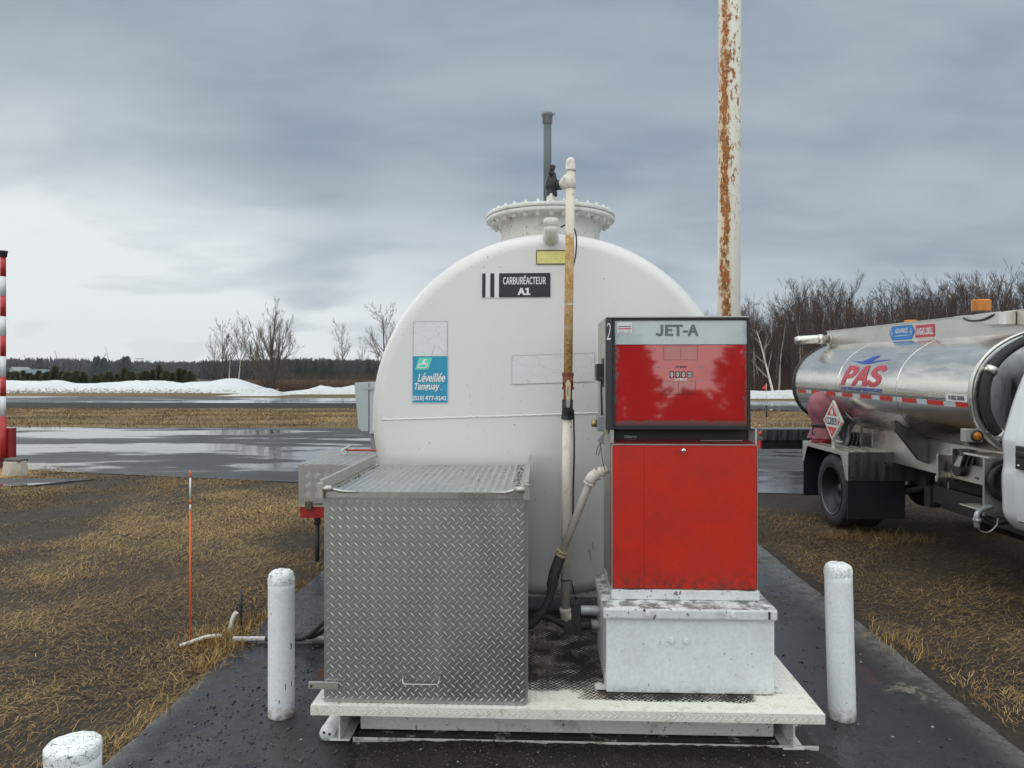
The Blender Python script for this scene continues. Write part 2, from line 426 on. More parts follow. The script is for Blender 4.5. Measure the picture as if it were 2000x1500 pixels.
def m_tarmac(name, wet=0.5, scale=0.25):
    t = NT(name); p = t.noise(scale, 7, 0.62, (0.28, 1, 1), 0.6); g = t.noise(180, 3, 0.7); q = t.noise(scale*5, 6, 0.6, (0.4, 1, 1), off=(4, 4, 4))
    wt = t.mr(t.math('ADD', t.math('MULTIPLY', p, 0.7), t.math('MULTIPLY', q, 0.3)), wet, wet+0.075)
    cr = t.mr(t.voro(0.16, 'DISTANCE_TO_EDGE', (0.5, 1, 1)), 0.0, 0.005, 1.0, 0.0)
    c = t.mix(t.mr(q, 0.3, 0.7), (0.040, 0.042, 0.047), (0.062, 0.064, 0.068)); c = t.mix(wt, c, (0.020, 0.021, 0.024)); c = t.mix(t.math('MULTIPLY', cr, 0.6), c, (0.012, 0.012, 0.012))
    t.set(Base_Color=c, Roughness=t.mr(wt, 0, 1, 0.62, 0.08), Specular_IOR_Level=t.mr(wt, 0, 1, 0.22, 0.6))
    n = t.n('ShaderNodeBump'); n.inputs['Distance'].default_value = 0.004
    t.l(t.mr(wt, 0, 1, 0.35, 0.02), n.inputs['Strength']); t.l(g, n.inputs['Height']); t.l(n.outputs[0], t.b.inputs['Normal'])
    return t.mat
def m_concrete():
    t = NT('wet_concrete'); p = t.noise(0.8, 6, 0.6, off=(2, 1, 0)); q = t.noise(9, 7, 0.7); g = t.noise(85, 4, 0.65); x, y, z = t.xyz()
    wt = t.mr(t.math('ADD', t.math('MULTIPLY', p, 0.65), t.math('MULTIPLY', q, 0.35)), 0.41, 0.53)
    c = t.mix(t.mr(q, 0.3, 0.7), (0.026, 0.025, 0.026), (0.056, 0.054, 0.052))
    # the slab's dry pale margins
    edge = t.math('MAXIMUM', t.mr(x, -1.93, -1.76, 1, 0), t.mr(x, 2.22, 2.50, 0, 1))
    edge = t.math('MULTIPLY', edge, t.mr(q, 0.35, 0.6, 0.3, 1))
    c = t.mix(wt, c, (0.012, 0.012, 0.014)); c = t.mix(t.math('MULTIPLY', edge, 0.85), c, (0.135, 0.130, 0.120))
    gl = t.mr(g, 0.60, 0.68); c = t.mix(t.math('MULTIPLY', gl, 0.3), c, (0.14, 0.13, 0.12))
    # old drips of red paint beside the post and a chalky scrape
    def blob(cx, cy, r):
        d = t.math('SQRT', t.math('ADD', t.math('POWER', t.math('SUBTRACT', x, cx), 2), t.math('POWER', t.math('SUBTRACT', y, cy), 2)))
        return t.mr(t.math('ADD', d, t.math('MULTIPLY', t.math('SUBTRACT', q, 0.5), r*1.3)), r*0.3, r, 1, 0)
    c = t.mix(t.math('MULTIPLY', blob(2.05, 4.5, 0.22), t.mr(q, 0.45, 0.6, 0, 0.7)), c, (0.10, 0.014, 0.012))
    c = t.mix(t.math('MULTIPLY', blob(2.3, 4.25, 0.28), t.mr(q, 0.50, 0.62, 0, 0.6)), c, (0.25, 0.22, 0.18))
    ro = t.mr(wt, 0, 1, 0.46, 0.10); ro = t.math('ADD', ro, t.math('MULTIPLY', edge, 0.25))
    t.set(Base_Color=c, Roughness=ro, Specular_IOR_Level=t.mr(wt, 0, 1, 0.28, 0.55))
    n = t.n('ShaderNodeBump'); n.inputs['Distance'].default_value = 0.006
    t.l(t.mr(wt, 0, 1, 0.75, 0.25), n.inputs['Strength']); t.l(t.math('ADD', g, q), n.inputs['Height']); t.l(n.outputs[0], t.b.inputs['Normal'])
    return t.mat
soil = m_soil()
gm = MB(); gm.add([(-3000, -400, -0.03), (3000, -400, -0.03), (3000, 5000, -0.03), (-3000, 5000, -0.03)], [(0,1,2,3)])
obj('ground', gm, soil)['kind'] = 'structure'
grass_t = m_strip('dead_grass', (0.085, 0.058, 0.028), (0.235, 0.165, 0.080), (0.055, 0.040, 0.022), 0.45)
grass_g = m_strip('greenish_grass', (0.10, 0.075, 0.032), (0.20, 0.145, 0.062), (0.07, 0.06, 0.03), 0.15)
field_m = m_strip('ploughed_field', (0.052, 0.036, 0.032), (0.085, 0.058, 0.046), (0.045, 0.034, 0.03), 0.03)
gravel_m = m_strip('gravel_shoulder', (0.035, 0.033, 0.032), (0.07, 0.066, 0.06), (0.03, 0.028, 0.028), 2.0)
poly_sheet('grass_strip', [(-160, 31), (-18, 26.4), (8.7, 25.1), (160, 18), (160, 30), (13.4, 39.4), (-10, 50.5), (-160, 58)], -0.024, grass_t)
poly_sheet('apron', [(-90, 32), (-40, 22), (-9.4, 14.4), (-3.7, 12.75), (4.5, 11.5), (60, 6.5), (160, 0), (160, 18.4), (8.7, 25.3), (-18, 26.6), (-160, 31.4), (-160, 46)], -0.018, m_tarmac('wet_tarmac', 0.468, 0.22))
gravel_m = m_strip('gravel_shoulder_dark', (0.020, 0.019, 0.019), (0.045, 0.042, 0.038), (0.015, 0.014, 0.014), 2.0)
poly_sheet('gravel_shoulder', [(-160, 46), (-22, 42), (-9.5, 42.2), (10, 39), (13.4, 37.8), (13.4, 39.6), (-10.7, 50.4), (-160, 59)], -0.021, gravel_m)
poly_sheet('runway', [(-160, 60), (-36, 52), (-10.7, 50.2), (13.4, 39), (60, 22), (160, -5), (160, 34), (60, 46), (18.8, 54.4), (-13, 62), (-47, 68.7), (-160, 84)], -0.016, m_tarmac('runway_tarmac', 0.455, 0.12))
poly_sheet('grass_verge', [(-160, 84), (-47, 68.7), (-13, 62), (18.8, 54.4), (60, 46), (160, 34), (160, 60), (60, 64), (10, 80), (-40, 88), (-160, 96)], -0.022, grass_g)
poly_sheet('field', [(-900, 96), (-160, 96), (-40, 86), (10, 79), (30, 76), (60, 100), (900, 120), (1200, 900), (-1200, 900)], -0.010, field_m)
padS = [S2W(p) for p in [(-1.93, -1.5, 0), (2.48, -1.5, 0), (2.48, 3.2, 0), (2.45, 5.5, 0), (2.40, 9.2, 0), (-1.9, 9.2, 0)]]
pad = MB()
# slab with a slightly ragged outline
L_ = [(-1.90+0.008*math.sin(y*2.1)+0.006*math.sin(y*19+1), y) for y in np.arange(-1.5, 9.2, 0.12)]
R_ = [(2.46+0.010*math.sin(y*2.3+2)+0.006*math.sin(y*23), y) for y in np.arange(9.2, -1.5, -0.12)]
pad.prism([tuple(S2W((x, y, 0))[:2]) for x, y in L_+R_], -0.2, 0.0, 'XY')
obj('concrete_pad', pad, m_concrete(), bevel=0.012)['kind'] = 'structure'
poly_sheet('path', [(-40, 15.2), (-10.4, 13.15), (-7.35, 13.05), (-7.95, 12.3), (-10.6, 11.2), (-40, 8)], -0.002, m_tarmac('path_tarmac', 0.50, 0.5), 0.1)

# grit and gravel -------------------------------------------------
def rocks(name, P, S, mat, label=None):
    base = np.array([[1,0,0],[-1,0,0],[0,1,0],[0,-1,0],[0,0,1],[0,0,-1]], float)
    F = np.array([[0,2,4],[2,1,4],[1,3,4],[3,0,4],[2,0,5],[1,2,5],[3,1,5],[0,3,5]])
    n = len(P); V = base[None]*rng.uniform(0.55, 1.2, (n, 6, 1))*S[:, None, None]
    V[:, :, 2] *= 0.6; a = rng.uniform(0, 6.28, n); c, s = np.cos(a)[:, None], np.sin(a)[:, None]
    x = V[:, :, 0]*c-V[:, :, 1]*s; y = V[:, :, 0]*s+V[:, :, 1]*c
    V = np.stack([x, y, V[:, :, 2]], 2)+P[:, None, :]
    Fi = (F[None]+6*np.arange(n)[:, None, None]).reshape(-1)
    m = n*8
    return fastmesh(name, V.reshape(-1, 3), Fi, np.arange(m)*3, np.full(m, 3), mat, 'stuff', np.repeat(rng.random(n), 6))
def m_rock():
    t = NT('grit'); a = t.n('ShaderNodeAttribute'); a.attribute_name = 'tint'; v = a.outputs['Fac']
    c = t.mix(t.mr(v, 0.0, 0.85), (0.018, 0.017, 0.016), (0.085, 0.075, 0.065)); c = t.mix(t.mr(v, 0.95, 0.97), c, (0.30, 0.28, 0.25))
    t.set(Base_Color=c, Roughness=0.6); return t.mat
mrock = m_rock()
P = []
for _ in range(1800):
    x = rng.uniform(-1.85, 2.4); y = rng.uniform(2.2, 8.5)
    if -0.75 < x < 1.35 and y < 3.6: continue
    P.append(S2W((x, y, 0.002)))
P += [S2W((rng.normal(-1.2, 0.35), rng.uniform(3.0, 5.2), 0.002)) for _ in range(900)]
P = np.array([tuple(p) for p in P]); rocks('grit', P, rng.uniform(0.002, 0.0075, len(P))*rng.choice([1, 1, 1.9], len(P)), mrock)
m_dirt = NT('black_dirt')
_a = m_dirt.noise(7, 8, 0.75); _b = m_dirt.noise(60, 6, 0.75)
m_dirt.set(Base_Color=m_dirt.mix(m_dirt.mr(_a, 0.35, 0.7), (0.009, 0.0075, 0.0065), (0.035, 0.026, 0.020)), Roughness=m_dirt.mr(_b, 0.3, 0.7, 0.35, 0.9)).bump(_b, 0.8, 0.02)
def dirt_h(x, y):
    e = min((x+0.80)/0.35, (1.62-x)/0.35, (y-1.2)/0.5, (3.72-y)/0.1); e = max(0, min(1, e))
    return -0.006+0.022*e+0.010*mnoise.noise((x*6, y*6, 0))*e+0.006*mnoise.noise((x*25, y*25, 3))
dm = MB(); nx, ny = 190, 150
dm.quadgrid(lambda a, b: tuple(S2W((-0.85+2.5*a, 1.15+2.57*b, dirt_h(-0.85+2.5*a, 1.15+2.57*b)))), nx, ny)
o = obj('dirt', dm, m_dirt.mat); o['kind'] = 'stuff'
P = []
for _ in range(5200):
    x = rng.uniform(-0.8, 1.6); y = rng.uniform(2.7, 3.70)
    e = min((x+0.80)/0.35, (1.62-x)/0.35, 1)
    if rng.random() > e+0.15: continue
    W = S2W((x, y, max(0, dirt_h(x, y))+0.001)); P.append(tuple(W))
P = np.array(P); rocks('gravel', P, rng.uniform(0.0018, 0.0055, len(P))*rng.choice([1, 1, 1, 1.9], len(P)), mrock)

# ================================================================ skid platform
DZ = 0.247
sk = thing('skid_platform', 'low white steel platform with a tread plate deck carrying the white tank', 'platform', (0.24, 3.6, 0.0), 'S')
def m_deck():
    t = NT('deck_paint'); x, y, z = t.xyz()     # object space: base (0.24, 3.6, 0)
    n = t.noise(7, 7, 0.72); n2 = t.noise(26, 6, 0.7)
    # oily dirt lies in the middle of the deck and round the pedestal, the front edge is walked clean
    k = t.math('MULTIPLY', t.mr(y, -0.03, 0.16), t.mr(x, 0.98, 1.14, 1, 0.25))
    front = t.mr(y, 0.0, 0.09); k = t.math('MAXIMUM', k, t.math('MULTIPLY', t.math('MULTIPLY', t.mr(y, -0.06, 0.0), t.mr(x, -0.05, 0.18)), t.mr(x, 0.88, 1.0, 0.9, 0)))
    kk = t.mr(t.math('ADD', k, t.math('MULTIPLY', t.math('SUBTRACT', n, 0.5), 1.5)), 0.42, 0.72)
    brown = t.mr(t.noise(5, 6, 0.7, off=(9, 2, 1)), 0.5, 0.62)
    dc = t.mix(t.math('MULTIPLY', brown, 0.5), (0.012, 0.011, 0.010), (0.20, 0.16, 0.13))
    wcol = t.mix(t.mr(n2, 0.5, 0.72), (0.70, 0.70, 0.65), (0.42, 0.38, 0.27))
    t.set(Base_Color=t.mix(kk, wcol, dc), Roughness=t.mr(kk, 0, 1, 0.45, 0.75)).bump(n2, 0.25, 0.004); return t.mat
def m_deckridge():
    t = NT('deck_ridge_paint'); x, y, z = t.xyz(); n = t.noise(9, 7, 0.7); n2 = t.noise(60, 4, 0.7)
    k = t.math('MULTIPLY', t.mr(y, -0.04, 0.22), t.mr(x, 0.98, 1.14, 1, 0.0)); k = t.math('MAXIMUM', k, t.math('MULTIPLY', t.math('MULTIPLY', t.mr(y, -0.05, 0.01), t.mr(x, 0.08, 0.22)), t.mr(x, 0.9, 1.0, 1, 0)))
    kk = t.mr(t.math('ADD', t.math('MULTIPLY', k, 0.7), t.math('MULTIPLY', t.math('SUBTRACT', n, 0.5), 2.0)), 0.35, 0.8)
    t.set(Base_Color=t.mix(kk, t.mix(n2, (0.75, 0.75, 0.70), (0.60, 0.58, 0.5)), (0.05, 0.045, 0.038)), Roughness=0.4); return t.mat
md, mdr = m_deck(), m_deckridge()
m_beam = worn('beam_paint', (0.70, 0.71, 0.68), 0.5, amt=0.6, scale=7, dirt=(0.16, 0.14, 0.11), spots=0.8, bump=0.2)
d = MB(); d.box(-0.95, 1.44, 3.47, 4.95, DZ-0.006, DZ)
treads(d, (-0.94, 3.485, DZ), (1, 0, 0), (0, 1, 0), 2.37, 1.3, 0.030, 0.026, 0.0060, 0.0032)
d.box(-0.95, 1.44, 3.464, 3.4715, DZ-0.045, DZ+0.0005)
treads(d, (-0.94, 3.464, DZ-0.044), (1, 0, 0), (0, 0, 1), 2.37, 0.044, 0.030, 0.026, 0.0060, 0.0030)
obj('deck_plate', d, [md, mdr], sk)
b = MB(); b.box(-0.775, 1.285, 3.72, 3.732, 0.018, DZ-0.012); b.box(-0.775, 1.285, 3.732, 3.80, DZ-0.030, DZ-0.012)
obj('front_beam', b, m_beam, sk, 0.003)
for x in (-0.85, 1.345):
    b = MB(); b.box(x-0.005, x+0.005, 3.60, 8.7, 0.022, DZ-0.020); b.box(x-0.05, x+0.05, 3.605, 8.7, DZ-0.019, DZ-0.008); b.box(x-0.05, x+0.05, 3.605, 8.7, 0.012, 0.021)
    obj('side_beam', b, m_beam, sk, 0.002)
_t = NT('base_plate_paint'); _n = _t.noise(9, 7, 0.75); _g = _t.n('ShaderNodeNewGeometry'); _s = _t.n('ShaderNodeSeparateXYZ'); _t.l(_g.outputs['Normal'], _s.inputs[0])
_k = _t.math('MULTIPLY', _t.mr(_s.outputs[2], 0.5, 0.9), _t.mr(_n, 0.36, 0.44)); _t.set(Base_Color=_t.mix(_k, _t.mix(_t.mr(_n, 0.5, 0.65), (0.66, 0.66, 0.62), (0.25, 0.22, 0.17)), (0.022, 0.019, 0.016)), Roughness=0.6); m_bp = _t.mat
b = MB(); b.box(-0.79, 1.47, 3.625, 4.15, 0.0, 0.011); b.box(-0.79, 1.47, 3.625, 3.629, 0.006, 0.024)
obj('base_plate', b, m_bp, sk)
for y in (5.3, 7.7):
    pts = [(-0.75, 0.23), (1.2, 0.23)]+[(0.2+1.18*math.cos(R(a)), 1.55+1.18*math.sin(R(a))-0.0) for a in range(-50, -131, -8)]
    b = MB(); b.prism(pts, y, y+0.05, 'XZ'); obj('saddle', b, m_beam, sk)
pt = MB(); pt.cyl((-0.915, 3.62, 0.045), (-0.895, 4.6, 0.045), 0.036, seg=20)
p0 = obj('drain_tube', pt, m_white, sk)
pt = MB(); pt.lathe([(0.001, 3.611), (0.037, 3.611), (0.038, 3.64)], (-0.9152, 0, 0.045), 'Y', 20); cap = obj('tube_cap', pt, m_white, p0)
pt = MB()
for dx_ in (-0.014, 0.014): pt.cyl((-0.915+dx_, 3.6085, 0.046-dx_*0.25), (-0.915+dx_, 3.6115, 0.046-dx_*0.25), 0.0065, seg=10)
obj('drain_hole', pt, m_black, p0)

# ================================================================ storage tank
TCX, TCZ, TR, TY0 = 0.205, 1.552, 1.172, 4.66
def head_y(x, z):
    r = math.hypot(x-TCX, z-TCZ); rk = TR-0.11
    if r <= rk: return TY0+r*r/20.0
    k = min(1.0, (r-rk)/0.11); return TY0+rk*rk/20.0+0.13*(1-math.sqrt(max(0, 1-k*k)))
tk = thing('fuel_tank', 'large white horizontal cylinder tank with manhole on top, standing on the platform', 'storage tank', (TCX, 5.0, DZ), 'S')
prof = []
for i in range(22): r = (TR-0.11)*i/21; prof.append((max(r, 1e-4), TY0+r*r/20.0))
for i in range(1, 13):
    a = i/12*math.pi/2; r = TR-0.11+0.11*math.sin(a); prof.append((r, TY0+(TR-0.11)**2/20.0+0.13*(1-math.cos(a))))
prof += [(TR, 6.0), (TR, 8.3)]+[(TR*math.cos(R(a)), 8.3+0.2*math.sin(R(a))) for a in range(10, 91, 10)]
b = MB(); b.lathe(prof, (TCX, 0, TCZ), 'Y', 144); obj('shell', b, m_tank, tk)
# girth weld and long seam bead across the head
b = MB()
n = 90; pts = [(SX(745, 4.7)+(SX(1260, 4.7)-SX(745, 4.7))*i/n) for i in range(n+1)]
sz0, sz1 = SZ(820, 745, 4.7), SZ(803, 1260, 4.7)
bead = []
for i, x in enumerate(pts):
    z = sz0+(sz1-sz0)*i/n+0.0015*math.sin(i*1.7); bead.append((x, head_y(x, z)+0.001, z))
b.tube(bead, [0.0065+0.0012*math.sin(i*2.3) for i in range(n+1)], 8)
obj('weld_seam', b, m_tank, tk)
# manhole
MY = 5.32; MX = SX(1075, MY)
mh = MB(); mh.lathe([(0.35, 2.55), (0.35, 2.885), (0.36, 2.895)], (MX, MY, 0), 'Z', 64); nk = obj('manhole_neck', mh, m_flange, tk)
mh = MB(); mh.lathe([(0.34, 2.893), (0.452, 2.893), (0.455, 2.897), (0.455, 2.914), (0.452, 2.918), (0.36, 2.919), (0.36, 2.923), (0.456, 2.923), (0.458, 2.927), (0.458, 2.944), (0.455, 2.948), (0.0001, 2.950)], (MX, MY, 0), 'Z', 72)
fl = obj('manhole_flange', mh, m_flange, tk)
for k in range(30):
    a = 2*math.pi*(k+0.5)/30; x, y = MX+0.415*math.cos(a), MY+0.415*math.sin(a)
    q = MB(); q.hexbolt((x, y, 2.868), 0.017, 0.026, m=0); q.hexbolt((x, y, 2.949), 0.016, 0.014); q.cyl((x, y, 2.86), (x, y, 2.975+(0.03 if k in (8, 22) else 0)), 0.0085, seg=8)
    obj('bolt', q, m_flange, fl)
# vent riser behind, dark grey
VX = SX(1070, 5.35)-0.003
v = MB(); v.cyl((VX, 5.38, 2.95), (VX, 5.38, WZ(232, 5.38)), 0.0285, seg=20); vp = obj('vent_pipe', v, worn('weathered_zinc', (0.10, 0.125, 0.135), 0.55, 0.3, amt=0.4, scale=15, dirt=(0.2, 0.21, 0.2)), tk)
zt = WZ(220, 5.38)
v = MB(); v.lathe([(0.030, zt-0.085), (0.036, zt-0.08), (0.036, zt-0.03), (0.042, zt-0.028), (0.042, zt-0.006), (0.034, zt), (0.001, zt+0.003)], (VX, 5.38, 0), 'Z', 20)
v.tube([(VX+0.04, 5.38, zt-0.02), (VX+0.05, 5.38, zt-0.018), (VX+0.052, 5.38, zt-0.005)], 0.005, 6); obj('vent_cap', v, m_grey, vp)
# black valve on a rust-stained nipple
NX = SX(1076, 5.2)
v = MB(); v.lathe([(0.034, 2.948), (0.034, 3.0), (0.030, 3.005), (0.030, 3.06)], (NX, 5.2, 0), 'Z', 18)
obj('nipple', v, worn('nipple_paint', (0.70, 0.68, 0.62), 0.6, rust=0.5, rustcol=(0.5, 0.17, 0.03), amt=0.3), tk)
v = MB(); z0 = 3.06
v.lathe([(0.040, z0), (0.042, z0+0.02), (0.036, z0+0.035), (0.045, z0+0.05), (0.047, z0+0.10), (0.036, z0+0.13), (0.030, z0+0.16)], (NX+0.004, 5.2, 0), 'Z', 12)
v.cyl((NX+0.03, 5.2, z0+0.075), (NX+0.075, 5.19, z0+0.075), 0.036, 0.034, 14); v.obox((NX+0.01, 5.15, z0+0.17), (0.03, 0.03, 0.06), Matrix.Rotation(0.3, 3, 'Y'))
v.cyl((NX+0.005, 5.13, z0+0.18), (NX+0.005, 5.12, z0+0.18), 0.014, seg=10)
obj('relief_valve', v, m_black, tk)
# capped elbow on the top of the head
EX, EZ = SX(1076, 4.66), SZ(455, 1076, 4.66)
v = MB(); v.tube([(EX, 4.80, EZ-0.02), (EX, 4.66, EZ-0.02), (EX, 4.625, EZ-0.012), (EX, 4.60, EZ+0.01), (EX, 4.60, EZ+0.03)], [0.044, 0.044, 0.045, 0.044, 0.042], 20)
v.lathe([(0.001, EZ+0.078), (0.040, EZ+0.076), (0.046, EZ+0.070), (0.046, EZ+0.032), (0.042, EZ+0.028)], (EX, 4.60, 0), 'Z', 20); v.cyl((EX, 4.77, EZ-0.02), (EX, 4.70, EZ-0.02), 0.054, 0.048, 20)
obj('capped_elbow', v, m_flange, tk)
# stickers and plates lying on the head
def HF(off): return lambda u, v: (u, head_y(u, v)-off, v)
def hrect(mb, px0, py0, px1, py1, off, nu=8, nv=5, m=0, tilt=0.0):
    yq = 4.69; x0, x1 = SX(px0, yq), SX(px1, yq); z1, z0 = SZ(py0, (px0+px1)/2, yq), SZ(py1, (px0+px1)/2, yq); f = HF(off); xm = (x0+x1)/2
    mb.quadgrid(lambda a, c: f(x0+(x1-x0)*a, z0+(z1-z0)*c+((x0+(x1-x0)*a)-xm)*tilt), nu, nv, m); return x0, x1, z0, z1
q = MB(); x0, x1, z0, z1 = hrect(q, 941, 532, 1075.5, 581.5, 0.0035); s1 = obj('product_sign', q, m_signwhite, tk)
W_ = x1-x0; H_ = z1-z0; F3 = HF(0.006)
q = MB(); 
for a0, a1 in ((0.004, 0.052), (0.122, 0.182), (0.25, 0.996)): sheet(q, F3, x0+a0*W_, z0+0.02*H_, (a1-a0)*W_, 0.96*H_, 3, 3)
obj('sign_field', q, m_signblack, s1)
q = MB(); lettering(q, 'CARBURÉACTEUR', HF(0.0085), x0+0.31*W_, z0+0.52*H_, 0.62*W_, 0.39*H_, 0.02); obj('lettering', q, m_signwhite, s1); q = MB(); lettering(q, 'A1', HF(0.0085), x0+0.52*W_, z0+0.10*H_, 0.185*W_, 0.29*H_, 0.045)
obj('lettering', q, m_signwhite, s1)
q = MB(); x0, x1, z0, z1 = hrect(q, 1047, 487, 1112, 516, 0.004); s2 = obj('blank_plate', q, m_yellow, tk); 
q = MB(); F = HF(0.006)
for zz0 in (z0, z1-0.006): sheet(q, F, x0, zz0, x1-x0, 0.006, 6, 1)
sheet(q, F, x0, z0, 0.005, z1-z0, 1, 3); obj('plate_border', q, worn('plate_edge', (0.10, 0.09, 0.05), 0.7), s2)
# contractor's sign
q = MB(); x0, x1, z0, z1 = hrect(q, 803.5, 695.5, 876, 788, 0.0035); s3 = obj('contractor_sign', q, m_signwhite, tk); W_ = x1-x0; H_ = z1-z0
m_cyan = worn('sign_blue', (0.018, 0.27, 0.45), 0.5, amt=0.25, scale=14, dirt=(0.06, 0.36, 0.50), bump=0, streak=True)
q = MB(); sheet(q, HF(0.006), x0+0.025*W_, z0+0.02*H_, 0.955*W_, 0.975*H_, 4, 5); obj('sign_field', q, m_cyan, s3)
F = HF(0.0085)
def P2(u, v): return (x0+u*W_, z0+v*H_)
q = MB()
g = [P2(0.20, 0.97), P2(0.57, 0.97), P2(0.46, 0.715), P2(0.10, 0.715)]
q.add([F(*p) for p in g], [(0,1,2,3)], 0)
q.box(0,0,0,0,0,0) if False else None
m_sgr = flat('sign_green', (0.12, 0.62, 0.46), 0.5); obj('logo_green', q, m_sgr, s3)
q = MB(); sheet(q, F, x0+0.27*W_, z0+0.425*H_, 0.56*W_, 0.012*H_, 4, 1); obj('green_rule', q, m_sgr, s3)
q = MB(); F4 = HF(0.0105)
q0_ = q
lp = [(0.18, 0.80), (0.215, 0.85), (0.46, 0.85), (0.43, 0.775), (0.40, 0.745), (0.17, 0.745), (0.165, 0.775)]
cxl = sum(p[0] for p in lp)/7; cyl_ = sum(p[1] for p in lp)/7
ins = [(cxl+(u-cxl)*0.72, cyl_+(v-cyl_)*0.55) for u, v in lp]
q.add([F4(*P2(*p)) for p in lp+ins], [(i, (i+1) % 7, (i+1) % 7+7, i+7) for i in range(7)])
q.add([F4(*P2(*p)) for p in [(0.30, 0.85), (0.36, 0.85), (0.37, 0.89), (0.43, 0.93), (0.36, 0.935), (0.30, 0.90)]], [tuple(range(6))])
obj('logo_mark', q, m_signwhite, s3); q = MB()
lettering(q, 'Léveillée', F, x0+0.17*W_, z0+0.455*H_, 0.75*W_, 0.20*H_, 0.03, 0.28)
lettering(q, 'Tanguay', F, x0+0.09*W_, z0+0.245*H_, 0.68*W_, 0.185*H_, 0.03, 0.28)
lettering(q, 'inc.', F, x0+0.78*W_, z0+0.285*H_, 0.085*W_, 0.022*H_, 0.0, 0.2)
obj('lettering', q, m_signwhite, s3); q = MB(); lettering(q, '(819) 477-9141', F, x0+0.035*W_, z0+0.045*H_, 0.92*W_, 0.125*H_, 0.03)
obj('lettering', q, m_signwhite, s3)
# crazed, bleached decals
def m_crazed():
    t = NT('crazed_vinyl'); a = t.voro(9, 'DISTANCE_TO_EDGE', (1, 1, 2.1)); b_ = t.voro(26, 'DISTANCE_TO_EDGE', (1, 1, 1.5))
    k = t.math('MAXIMUM', t.mr(a, 0.0, 0.020, 1, 0), t.math('MULTIPLY', t.mr(b_, 0.0, 0.020, 1, 0), 0.35))
    t.set(Base_Color=t.mix(t.math('MULTIPLY', k, 0.5), (0.665, 0.665, 0.675), (0.30, 0.29, 0.28)), Roughness=0.45); return t.mat
mcz = m_crazed(); m_line = flat('pencil_line', (0.30, 0.29, 0.28), 0.7)
for (a, b_, c, d_, tl) in ((806, 627, 873.5, 696, 0.0), (1000, 692, 1161, 748, 0.035)):
    q = MB(); x0, x1, z0, z1 = hrect(q, a, b_, c, d_, 0.003, tilt=tl); so = obj('blank_decal', q, mcz, tk, label='crazed pale blank decal')
    q = MB(); f = HF(0.0045); xm = (x0+x1)/2
    ff = lambda u, v: f(u, v+(u-xm)*tl)
    for zz0 in (z0, z1-0.0018): sheet(q, ff, x0, zz0, x1-x0, 0.0018, 10, 1)
    for xx in (x0, x1-0.0018): sheet(q, ff, xx, z0, 0.0018, z1-z0, 1, 4)
    obj('decal_outline', q, m_line, so)
# scuff near the foot
q = MB(); sx0 = SX(1150, 4.7)
for k in range(5):
    zc = SZ(1068+k*7, 1150, 4.7); xx = sx0+0.012*math.sin(k*2.1)+0.012*(4-k)*0.4; f = HF(0.002)
    q.add([f(xx, zc), f(xx+0.005, zc+0.016), f(xx+0.008, zc+0.036), f(xx-0.001, zc+0.018)], [(0,1,2,3)])
obj('scuff', q, flat('scuff_mark', (0.25, 0.24, 0.23), 0.8), tk)

# ================================================================ tread plate cabinet
CX0, CX1, CY0, CY1, CZ0, CZ1 = SX(633, 3.5), SX(1026, 3.5), 3.50, 4.60, DZ+0.006, 1.252
cb = thing('storage_cabinet', 'tall grey diamond tread plate cabinet on the platform left of the pump', 'cabinet', (CX0/2+CX1/2, 4.0, DZ), 'S')
b = MB(); b.box(CX0, CX1, CY0, CY0+0.006, CZ0-0.002, CZ1-0.004)
treads(b, (CX0, CY0, CZ0), (1, 0, 0), (0, 0, 1), CX1-CX0, CZ1-CZ0-0.006, 0.0385, 0.035, 0.0050, 0.0028)
fp = obj('front_panel', b, [m_plate, m_ridge], cb)
b = MB()
for x0_, x1_ in ((CX0+0.012, CX0+0.018), (CX1-0.018, CX1-0.012)): b.box(x0_, x1_, CY0+0.008, CY1, CZ0, CZ1-0.003)
b.box(CX0+0.018, CX1-0.018, CY1-0.01, CY1-0.004, CZ0, CZ1-0.003); obj('side_panels', b, m_plate, cb)
b = MB(); b.box(CX1-0.012, CX1+0.004, CY0+0.012, CY0+0.022, CZ0, CZ1-0.02); b.box(CX1-0.011, CX1+0.012, CY0+0.022, CY0+0.03, CZ0, CZ1-0.02)
obj('corner_angle', b, m_alutrim, cb, 0.001)
b = MB(); b.box(CX0, CX1, CY0-0.008, CY1, CZ1-0.004, CZ1)
treads(b, (CX0+0.03, CY0+0.01, CZ1), (1, 0, 0), (0, 1, 0), CX1-CX0-0.06, CY1-CY0-0.03, 0.0385, 0.031, 0.0055, 0.0018)
b.box(CX0, CX1, CY0-0.010, CY0-0.001, CZ1-0.028, CZ1+0.001)
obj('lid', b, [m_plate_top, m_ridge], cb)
b = MB()
